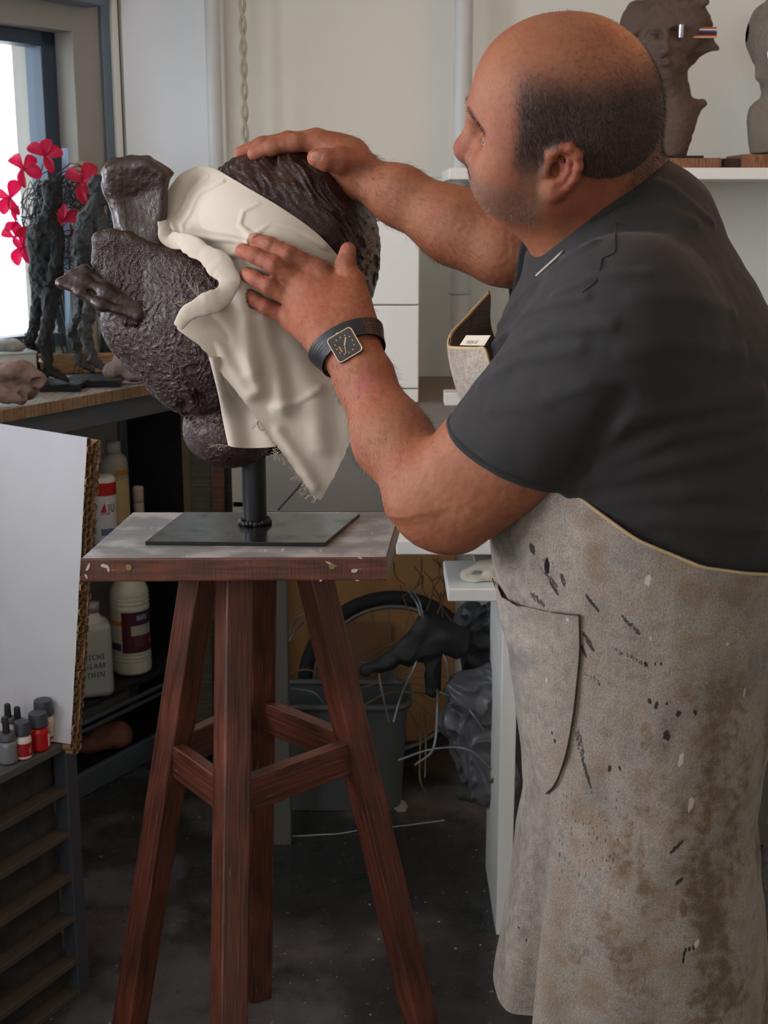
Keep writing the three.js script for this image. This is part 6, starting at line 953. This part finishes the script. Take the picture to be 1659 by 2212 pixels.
{
  // wire ball with silk flowers
  const D = 3.34, s = D / 2850, t = thing('flower_wire', 'tangle of dark wire with crimson silk flowers behind the figures', 'flower arrangement'), r = rng(21), m = std({ color: 0x23262b, roughness: 0.5 }), wires = [], c = at(148, 480, D);
  for (let i = 0; i < 130; i++) { const a = r() * 6.283, e = (r() - 0.5) * 2.4, R0 = 0.07 + 0.055 * r(), q = (da, de, k) => V(c.x + Math.cos(a + da) * Math.cos(e + de) * R0 * k, c.y + Math.sin(e + de) * R0 * 1.15 * k, c.z + Math.sin(a + da) * Math.cos(e + de) * R0 * 0.45 * k); wires.push(tube([q(0, 0, 1), q(0.4 + r() * .5, (r() - .5) * 1.2, 0.95 + 0.2 * r()), q(0.9 + r() * .8, (r() - .5) * 1.8, 1.05), q(1.4 + r(), (r() - .5) * 2, 0.8 + 0.5 * r())], 0.0014, 14, 4)); }
  for (let i = 0; i < 14; i++) { const a = r() * 6.28; wires.push(tube([V(c.x + Math.cos(a) * 0.05, c.y - 0.06, c.z + Math.sin(a) * 0.03), V(c.x + Math.cos(a) * 0.06, (c.y + BH) / 2, c.z + Math.sin(a) * 0.03), V(c.x + Math.cos(a + 1) * 0.03, BH + 0.004, c.z + Math.sin(a + 1) * 0.03)], 0.0011, 12, 4)); }
  put('wire_tangle', merge(wires), m, t).userData.kind = 'stuff';
  const silk = phys({ color: 0xd40a45, roughness: 0.75, transmission: 0.4, thickness: 0, side: THREE.DoubleSide });
  const petal = (w, l) => { const g = new THREE.PlaneGeometry(w, l, 8, 10), p = g.attributes.position; for (let i = 0; i < p.count; i++) { const x = p.getX(i) / w * 2, y = p.getY(i) / l + 0.5, k = Math.pow(Math.sin(Math.PI * clamp(0.08 + 0.9 * y)), 0.65) * (0.35 + 0.75 * y); p.setXYZ(i, x * w / 2 * k, y * l, l * (0.28 * x * x * k + 0.18 * Math.sin(y * 3) + 0.05 * Math.sin(x * 7 + y * 5))); } g.computeVertexNormals(); return g; };
  const PG = [petal(0.044, 0.046), petal(0.038, 0.042), petal(0.03, 0.05)];
  for (const [x, y, sz, angs, dz] of [[104, 338, 1.0, [-1.15, 0.35, 2.7, 1.5], 0.03], [58, 366, 1.0, [-0.75, 0.7, 3.0, 1.9], 0.03], [30, 428, 1.0, [0.35, -1.3, 2.6, -2.8], 0.03], [42, 480, 0.8, [3.0, -2.4, 0.2], 0.03], [40, 512, 0.75, [-1.0, 1.0, 2.6], 0.04], [58, 532, 1.15, [2.4, -2.9, 1.2, 0.4], 0.04], [188, 395, 1.15, [0.6, -0.9, 2.9, 2.2], 0.05], [150, 478, 1.0, [1.2, 0.1, -1.6, -2.6], 0.07], [166, 520, 0.6, [3.0, 2.6, 0.1], 0.03], [224, 396, 0.7, [0.8, -0.8], 0.05], [226, 460, 0.35, [0.2, 3.0], 0.1]]) {
    const o = at(x, y, D).add(V(0, 0, dz)), f = new THREE.Group(); f.name = 'flower' + (t.children.filter((k) => k.name.startsWith('flower')).length ? '_' + String(t.children.filter((k) => k.name.startsWith('flower')).length).padStart(3, '0') : ''); f.position.copy(o); t.add(f);
    angs.forEach((a, i) => { const k = put('petal', PG[i % 3], silk, f); k.scale.setScalar(sz); k.rotation.set(-0.5 + 0.4 * r(), (r() - 0.5) * 0.7, -a); });
  }
}
// ---------------------------------------------------------------- clay busts on the wall shelf
{
  const clay = std({ color: 0x5f4f45, roughness: 0.85, bumpMap: rep(T.leather, 8), bumpScale: 0.0015 });
  const D = 3.28, s = D / 2850, p = (x, y, z = 0) => at(x, y, D).add(V(0, 0, z * s)), e = (x, y, z, a, b, c) => ell(p(x, y, z), [a * s, b * s, c * s]), c = (a, b, ra, rb) => cap(p(...a), p(...b), ra * s, rb * s);
  const t = thing('clay_bust', 'brown clay bust of a woman with swept hair and a striped tube at the eye', 'bust');
  const f = blend([[e(1420, 100, 20, 56, 66, 60), 0.01], [e(1424, 140, 30, 42, 48, 46), 0.03], [e(1428, 172, 34, 20, 16, 22), 0.02], [e(1450, 62, -10, 84, 66, 78), 0.02], [e(1380, 60, 0, 40, 54, 50), 0.02], [c([1480, 50, 10], [1512, 92, 0], 40, 24), 0.02], [c([1505, 70, 0], [1528, 92, 10], 20, 10), 0.01], [c([1478, 92, 10], [1546, 108, 20], 24, 5), 0.012], [c([1490, 120, 0], [1500, 110, 0], 18, 14), 0.01],
    [c([1440, 160, 0], [1452, 250, 0], 40, 44), 0.03], [c([1448, 268, 0], [1518, 222, 0], 36, 8), 0.03], [c([1440, 262, 0], [1370, 236, 0], 36, 20), 0.03], [e(1444, 290, 6, 44, 58, 40), 0.03], [c([1440, 320, 0], [1436, 340, 0], 38, 40), 0.02],
    [c([1421, 84, 78], [1416, 122, 92], 6, 9), 0.01], [e(1398, 84, 72, 16, 10, 14), 0.012, -1], [e(1448, 80, 72, 16, 11, 16), 0.012, -1], [e(1397, 88, 62, 11, 8, 10), 0.006], [e(1416, 138, 82, 14, 5, 8), 0.006], [e(1417, 147, 80, 12, 5, 8), 0.005], [c([1398, 142, 90], [1434, 142, 90], 1.5, 1.5), 0.004, -1],
    ...[0, 1, 2, 3, 4, 5].map((i) => [c([1360 + i * 22, 78 - i * 9, 52 - i * 4], [1412 + i * 20, 20 - i * 2, 46], 7, 8), 0.008])]);
  put('bust', meshSDF((x, y, z) => { const d = f(x, y, z); return d > 0.03 ? d : Math.max(d - 0.004 * noise3(x * 26, y * 60, z * 26) - 0.0015 * noise3(x * 120, y * 120, z * 120), SHELF + at(1440, 341, 3.2).y - SHELF + 0.004 - y); }, p(1310, 352, -110), p(1570, -40, 125), 0.0045), clay, t);
  put('foot', box(0.13, 0.006, 0.09, p(1446, 340).x + 0.008, at(1440, 341, 3.2).y + 0.0035, -D), M.black, t);
  const tb = new THREE.Group(); tb.name = 'striped_tube'; t.add(tb); tb.userData.label = 'bundle of thin red, white and blue rods';
  [0xb0402e, 0xd8d2c4, 0x3a4c8c, 0x23262e, 0xb02a22, 0xcdb98a].forEach((col, i) => put('rod', moved(new THREE.CylinderGeometry(1.8 * s, 1.8 * s, 54 * s, 10), p(1506, 67.5 + i * 3.9, 52 + (i % 2)).toArray(), [0, 0, Math.PI / 2]), std({ color: col, roughness: 0.45 }), tb));
  put('eye_fitting', moved(new THREE.CylinderGeometry(6 * s, 6 * s, 24 * s, 16), p(1453, 77, 78).toArray(), [0.15, 0, 0]), std({ color: 0xb9bcbc, roughness: 0.25, metalness: 0.9 }), t);
  const t2 = thing('clay_bust', 'grey clay bust wearing round metal goggles at the right edge', 'bust'), grey = std({ color: 0x7c7468, roughness: 0.85, bumpMap: rep(T.leather, 8), bumpScale: 0.0015 });
  const f2 = blend([[e(1692, 110, 10, 60, 82, 66), 0.01], [e(1690, 70, -10, 70, 70, 70), 0.02], [c([1640, 60, 20], [1634, 165, 20], 14, 8), 0.012], [c([1640, 40, 30], [1655, 20, 30], 14, 16), 0.012], [c([1688, 180, 0], [1690, 270, 0], 40, 46), 0.03], [c([1690, 262, 0], [1642, 252, 0], 44, 22), 0.03], [c([1650, 250, 0], [1652, 330, 0], 26, 28), 0.03], [e(1690, 300, 0, 60, 50, 50), 0.03]]);
  put('bust', meshSDF((x, y, z) => { const d = f2(x, y, z); return d > 0.03 ? d : Math.max(d - 0.004 * noise3(x * 50, y * 18, z * 40) - 0.0015 * noise3(x * 120, y * 120, z * 120), at(1650, 333, 3.2).y + 0.004 - y); }, p(1600, 345, -100), p(1780, -30, 110), 0.0048), grey, t2);
  put('goggle_rim', moved(new THREE.TorusGeometry(27 * s, 3.2 * s, 10, 36), p(1668, 122, 72).toArray(), [0, -0.45, 0]), std({ color: 0xc8c8c4, roughness: 0.2, metalness: 1 }), t2); put('goggle_lens', moved(new THREE.SphereGeometry(26 * s, 24, 12, 0, 6.29, 0, 1.0), p(1668, 122, 52).toArray(), [Math.PI / 2, 0, 0.45]), phys({ color: 0x596068, roughness: 0.08, metalness: 0.6 }), t2);
  put('foot', box(0.12, 0.006, 0.09, p(1690, 340).x, at(1650, 333, 3.2).y + 0.0035, -D), M.black, t2);
}
// ---------------------------------------------------------------- planks leaning between the benches
for (const [x0, x1, y0, D, col, label] of [[404, 449, 880, 3.36, 0x77705f, 'grey tan plank, first of the boards leaning in the corner'], [452, 478, 870, 3.3, 0x84583c, 'narrow reddish brown plank leaning in the corner'], [480, 500, 900, 3.34, 0x55595e, 'slim grey metal strip between the leaning boards']]) { const a = at(x0, y0, D), b = at(x1, y0, D), y = a.y; tag(put('leaning_plank', beam(V((a.x + b.x) / 2, 0.004, -D + 0.1), V((a.x + b.x) / 2, y, -D - 0.06), b.x - a.x, 0.018, V(1, 0, 0), 0.002), std({ color: col, roughness: 0.75, map: (() => { const c = rep(T.grain, 3); c.rotation = Math.PI / 2; return c; })() })), label, 'plank'); }
{ const D = 3.25, a = at(500, 985, D), b = at(592, 1096, D), t = thing('picture_frame', 'pale empty frame leaning behind the steel post', 'frame'), m = std({ color: 0xb6ae9f, roughness: 0.6 }), y0 = 0.006, w = 0.03; put('frame_side', box(w, a.y - y0, 0.02, a.x + w / 2, (a.y + y0) / 2, -D), m, t); put('frame_side', box(w, a.y - y0, 0.02, b.x, (a.y + y0) / 2, -D), m, t); put('frame_rail', box(b.x - a.x, w, 0.02, (a.x + b.x) / 2, a.y - w / 2, -D), m, t); put('frame_rail', box(b.x - a.x, w * 0.6, 0.02, (a.x + b.x) / 2, b.y + 0.01, -D), m, t); }
{ const D = 2.6, t = tag(put('thin_cable', tube([at(600, 1102, D), at(620, 1080, D), at(650, 1045, D), at(700, 960, D + 0.1)], 0.0022, 30, 6), M.black), 'black cable hanging down the grey bench front', 'cable'); }
// ---------------------------------------------------------------- under the grey bench
{
  const D = 3.36, a = at(584, 1240, D), b = at(985, 1240, D), t = thing('cardboard_sheet', 'large brown cardboard sheet standing under the grey bench', 'cardboard'); put('sheet', box(b.x - a.x, 0.62, 0.008, (a.x + b.x) / 2, 0.312, -D), std({ color: 0x9a7044, roughness: 0.9, bumpMap: rep(T.mid, 4), bumpScale: 0.001 }), t);
  for (const [x0, x1, hh] of [[0.2, 0.32, 0.3]]) put('flap', box(x1 - x0, hh, 0.006, a.x + (x0 + x1) / 2, 0.2, -D + 0.03), std({ color: 0x7a5836, roughness: 0.9 }), t);
}
{
  const D = 3.2, c = at(842, 1474, D), R0 = 0.232, t = thing('bicycle_wheel', 'bicycle wheel with black tyre standing behind the grey bin', 'wheel', [c.x, R0 + 0.006, -D], 0.15);
  put('tyre', new THREE.TorusGeometry(R0 - 0.012, 0.017, 14, 80), std({ color: 0x1c1c1d, roughness: 0.85 }), t); put('rim', new THREE.TorusGeometry(R0 - 0.036, 0.007, 10, 72), std({ color: 0x7a7672, roughness: 0.4, metalness: 0.6 }), t); put('hub', moved(new THREE.CylinderGeometry(0.014, 0.014, 0.06, 16), [0, 0, 0], [Math.PI / 2, 0, 0]), M.greyMetal, t);
  const sp = new THREE.CylinderGeometry(0.0011, 0.0011, R0 - 0.05, 5); sp.translate(0, (R0 - 0.05) / 2 + 0.012, 0); for (let i = 0; i < 24; i++) { const k = put('spoke', sp, M.greyMetal, t); k.rotation.set((i % 2 ? 1 : -1) * 0.1, 0, i / 24 * 6.283); }
}
{
  const D = 2.93, l = at(566, 1524, D), r = at(880, 1524, D), top = l.y, w = r.x - l.x, t = thing('grey_bin', 'grey plastic bin full of wire offcuts under the bench', 'bin', [(l.x + r.x) / 2, 0.002, -D - 0.08]), m = std({ color: 0x464a49, roughness: 0.5 });
  const wall = (y) => { const k = lerp(0.9, 1, y / top); return k; }, pos = []; const ringAt = (y, inset) => { const k = wall(y), hw = w / 2 * k - inset, hd = 0.08 * k - inset, rr = 0.04, out = []; for (let i = 0; i < 48; i++) { const a = i / 48 * 6.2832, cx = Math.sign(Math.cos(a)) * (hw - rr), cz = Math.sign(Math.sin(a)) * (hd - rr); out.push(V(cx + Math.cos(a) * rr, y, cz + Math.sin(a) * rr)); } out.push(out[0].clone()); return out; };
  const P = [...ringAt(0, 0), ...ringAt(top * 0.3, 0), ...ringAt(top * 0.7, 0), ...ringAt(top - 0.02, 0), ...ringAt(top, 0)]; put('bin_wall', skin(P, 48, 4, 0.003), m, t); put('bin_floor', box(w * 0.86, 0.004, 0.12, 0, 0.003, 0), m, t); put('rim', tube(ringAt(top - 0.006, -0.005).slice(0, 48), 0.009, 96, 8, true), m, t);
}
{
  const t = thing('wire_offcuts', 'loose grey wires springing out of the grey bin', 'wire'), m = std({ color: 0x8b8e92, roughness: 0.45, metalness: 0.3 }), br = std({ color: 0x6a5238, roughness: 0.6 });
  const W = (pts, D, r = 0.0022, mt = m) => put('wire', tube(pts.map(([x, y], i) => at(x, y, D + 0.03 * Math.sin(i * 2.1))), r, 40, 6), mt, t);
  W([[879, 1271], [901, 1305], [909, 1332]], 2.6); W([[886, 1268], [906, 1300], [914, 1336]], 2.6, 0.0018); W([[850, 1560], [864, 1511], [891, 1450], [914, 1403], [938, 1393], [962, 1423], [968, 1467], [960, 1490]], 2.62); W([[948, 1494], [999, 1517], [1022, 1544], [1043, 1575]], 2.58); W([[945, 1490], [945, 1520], [935, 1619], [897, 1652]], 2.58, 0.0026); W([[860, 1642], [931, 1619], [1009, 1619], [1066, 1666]], 2.56); W([[906, 1540], [908, 1600], [908, 1686], [921, 1713]], 2.6, 0.002, br); W([[917, 1530], [920, 1590], [918, 1680]], 2.6, 0.002, br); W([[584, 1504], [627, 1490], [678, 1497], [700, 1520]], 2.78, 0.002); W([[600, 1530], [617, 1477], [651, 1447], [690, 1452]], 2.75, 0.0022, br); W([[600, 1420], [627, 1362], [648, 1332], [700, 1300]], 2.9); W([[600, 1430], [633, 1370], [655, 1345]], 2.9, 0.002); W([[780, 1430], [813, 1440], [823, 1484], [840, 1560]], 2.7); W([[740, 1560], [760, 1500], [800, 1480], [850, 1470]], 2.74, 0.002, br); W([[760, 1540], [830, 1500], [880, 1495], [950, 1502]], 2.68, 0.002, br); W([[700, 1470], [770, 1430], [850, 1390], [900, 1370]], 2.85, 0.0018, br); W([[1060, 1690], [1085, 1665], [1100, 1640]], 2.5, 0.004, br);
  const r = rng(91); for (let i = 0; i < 16; i++) { const x = 850 + r() * 130, y = 1205 + r() * 90; W([[x, y], [x + (r() - .5) * 50, y + 30], [x + (r() - .5) * 60, y + 60 * r() + 30]], 2.9, 0.0014, br); }
}
M.tableStuff = std({ color: 0x77706a, roughness: 0.8 });
function blob(name, label, cat, list, D, mat, nz = 0.004, floorY = 0.002, cell = 0.005) { const s = D / 2850, f = blend(list.map(([a, b, ra, rb, k, z = 0]) => [cap(at(a[0], a[1], D).add(V(0, 0, z)), at(b[0], b[1], D).add(V(0, 0, z)), ra * s, rb * s), k ?? 0.01])), bb = new THREE.Box3(); list.forEach(([a, b, ra, rb, k, z = 0]) => [[a, ra], [b, rb]].forEach(([q, r]) => { bb.expandByPoint(at(q[0] - r, q[1] - r, D).add(V(0, 0, z - r * s))); bb.expandByPoint(at(q[0] + r, q[1] + r, D).add(V(0, 0, z + r * s))); })); bb.expandByScalar(0.016); return tag(put(name, meshSDF((x, y, z) => { const w = 1 - 2 * Math.abs(noise3(x * 22 + noise3(x * 9, y * 9, z * 9) * 2, y * 22, z * 22)); return Math.max(f(x, y, z) - nz * w, floorY - y); }, bb.min, bb.max, cell), mat), label, cat); }
blob('black_strap_bag', 'black crumpled strap bag slung over the grey bin', 'bag', [[[790, 1448], [850, 1425], 12, 16], [[850, 1425], [900, 1372], 14, 18], [[900, 1372], [925, 1345], 16, 20], [[880, 1415], [965, 1375], 22, 26], [[925, 1345], [985, 1378], 18, 26], [[965, 1380], [985, 1395], 26, 24], [[935, 1400], [935, 1490], 16, 13]], 2.62, std({ color: 0x151516, roughness: 0.7 }), 0.006);
blob('plastic_bag', 'cloudy grey plastic bag slumped beside the grey bin', 'bag', [[[1010, 1500], [1060, 1520], 46, 50], [[985, 1560], [1060, 1590], 32, 40], [[1040, 1480], [1080, 1470], 30, 40], [[1010, 1610], [1060, 1680], 34, 60]], 2.62, phys({ color: 0x66676a, roughness: 0.35, transmission: 0.25, thickness: 0 }), 0.011);
blob('dark_plastic_sheet', 'dark plastic sheet bunched under the tray of plaster scraps', 'plastic sheet', [[[1020, 1330], [1040, 1460], 26, 34], [[1070, 1330], [1085, 1470], 26, 30], [[1000, 1340], [1005, 1400], 14, 10]], 2.72, std({ color: 0x33363a, roughness: 0.5 }), 0.01);
blob('floor_bag', 'flat dull green grey bag lying on the floor by the white panel', 'bag', [[[1000, 1712], [1085, 1722], 14, 20], [[1040, 1700], [1080, 1700], 16, 18]], 2.72, std({ color: 0x3e403a, roughness: 0.7 }), 0.006);
// scraps on the tray and on the white table
{
  const D = TABLE.D0 + 0.05, chalk = std({ color: 0xd6cec0, roughness: 0.9 });
  const bl = (l, list, m, n) => blob('plaster_scrap', l, 'scrap', list, D, m, n, TABLE.shelf + 0.0005, 0.0035);
  bl('curled cream plaster scrap with a dark hollow on the white tray', [[[1004, 1236], [1040, 1222], 6, 5], [[1000, 1242], [1026, 1252], 5, 7], [[1038, 1222], [1072, 1216], 6, 7], [[1026, 1250], [1058, 1240], 6, 5], [[1056, 1238], [1080, 1226], 6, 8]], chalk, 0.0055);
  bl('flat cream plaster scrap at the back of the tray', [[[1020, 1252], [1075, 1256], 6, 6], [[1060, 1246], [1080, 1250], 8, 8]], std({ color: 0xc3b298, roughness: 0.9 }), 0.003);
  const q = at(1050, 1215, D + 0.1); tag(put('foam_slab', box(0.07, 0.014, 0.08, q.x + 0.012, q.y, q.z), M.white), 'white foam slab lying over the plaster scraps', 'foam'); 
  const yT = TABLE.top; for (const [x, y, w, d, l] of [[1008, 1150, 0.07, 0.02, 'thin brown wood offcut on the white table near the apron'], [1042, 1140, 0.04, 0.03, 'darker wood chip on the white table near the apron']]) { const p = atY(x, y, yT); tag(put('wood_offcut', moved(box(w, 0.006, d, 0, 0.0035, 0, 0.001), [p.x, yT, p.z], [0, 0.4, 0]), std({ color: 0x8d6d55, roughness: 0.8 })), l, 'wood'); }
}
// on the floor
tag(put('white_cable', tube([atY(580, 1803, 0.003), atY(640, 1806, 0.003), atY(690, 1803, 0.003), atY(730, 1801, 0.003), atY(780, 1793, 0.003), atY(860, 1785, 0.003), atY(960, 1772, 0.003)], 0.0016, 60, 5), std({ color: 0xa3a3a0, roughness: 0.6 })), 'thin pale cable lying across the dark floor', 'cable');
{ const c = [[850, 1735], [858, 1728], [872, 1730], [880, 1742], [876, 1752], [860, 1754], [852, 1748]].map(([x, y]) => atY(x, y, 0.002)); tag(put('paper_scrap', slabXZ(c, 0.001, 0.004, 0.0006), std({ color: 0x8f8d8c, roughness: 0.9 })), 'torn white paper scrap on the floor beside the grey bin', 'paper'); }
{ const r = rng(3), fl = []; for (let i = 0; i < 60; i++) { const p = atY(520 + r() * 600, 1800 + r() * 400, 0.001); const g = new THREE.IcosahedronGeometry(0.0012 + 0.0022 * r() * r(), 0); g.scale(1, 0.4, 1); g.translate(p.x, 0.0008, p.z); fl.push(g); } tag(put('plaster_crumbs', merge(fl), std({ color: 0x9a9692, roughness: 0.9 })), 'tiny pale plaster crumbs scattered on the dark floor', 'crumbs', null, 'stuff'); }
renderer.render(scene, camera);
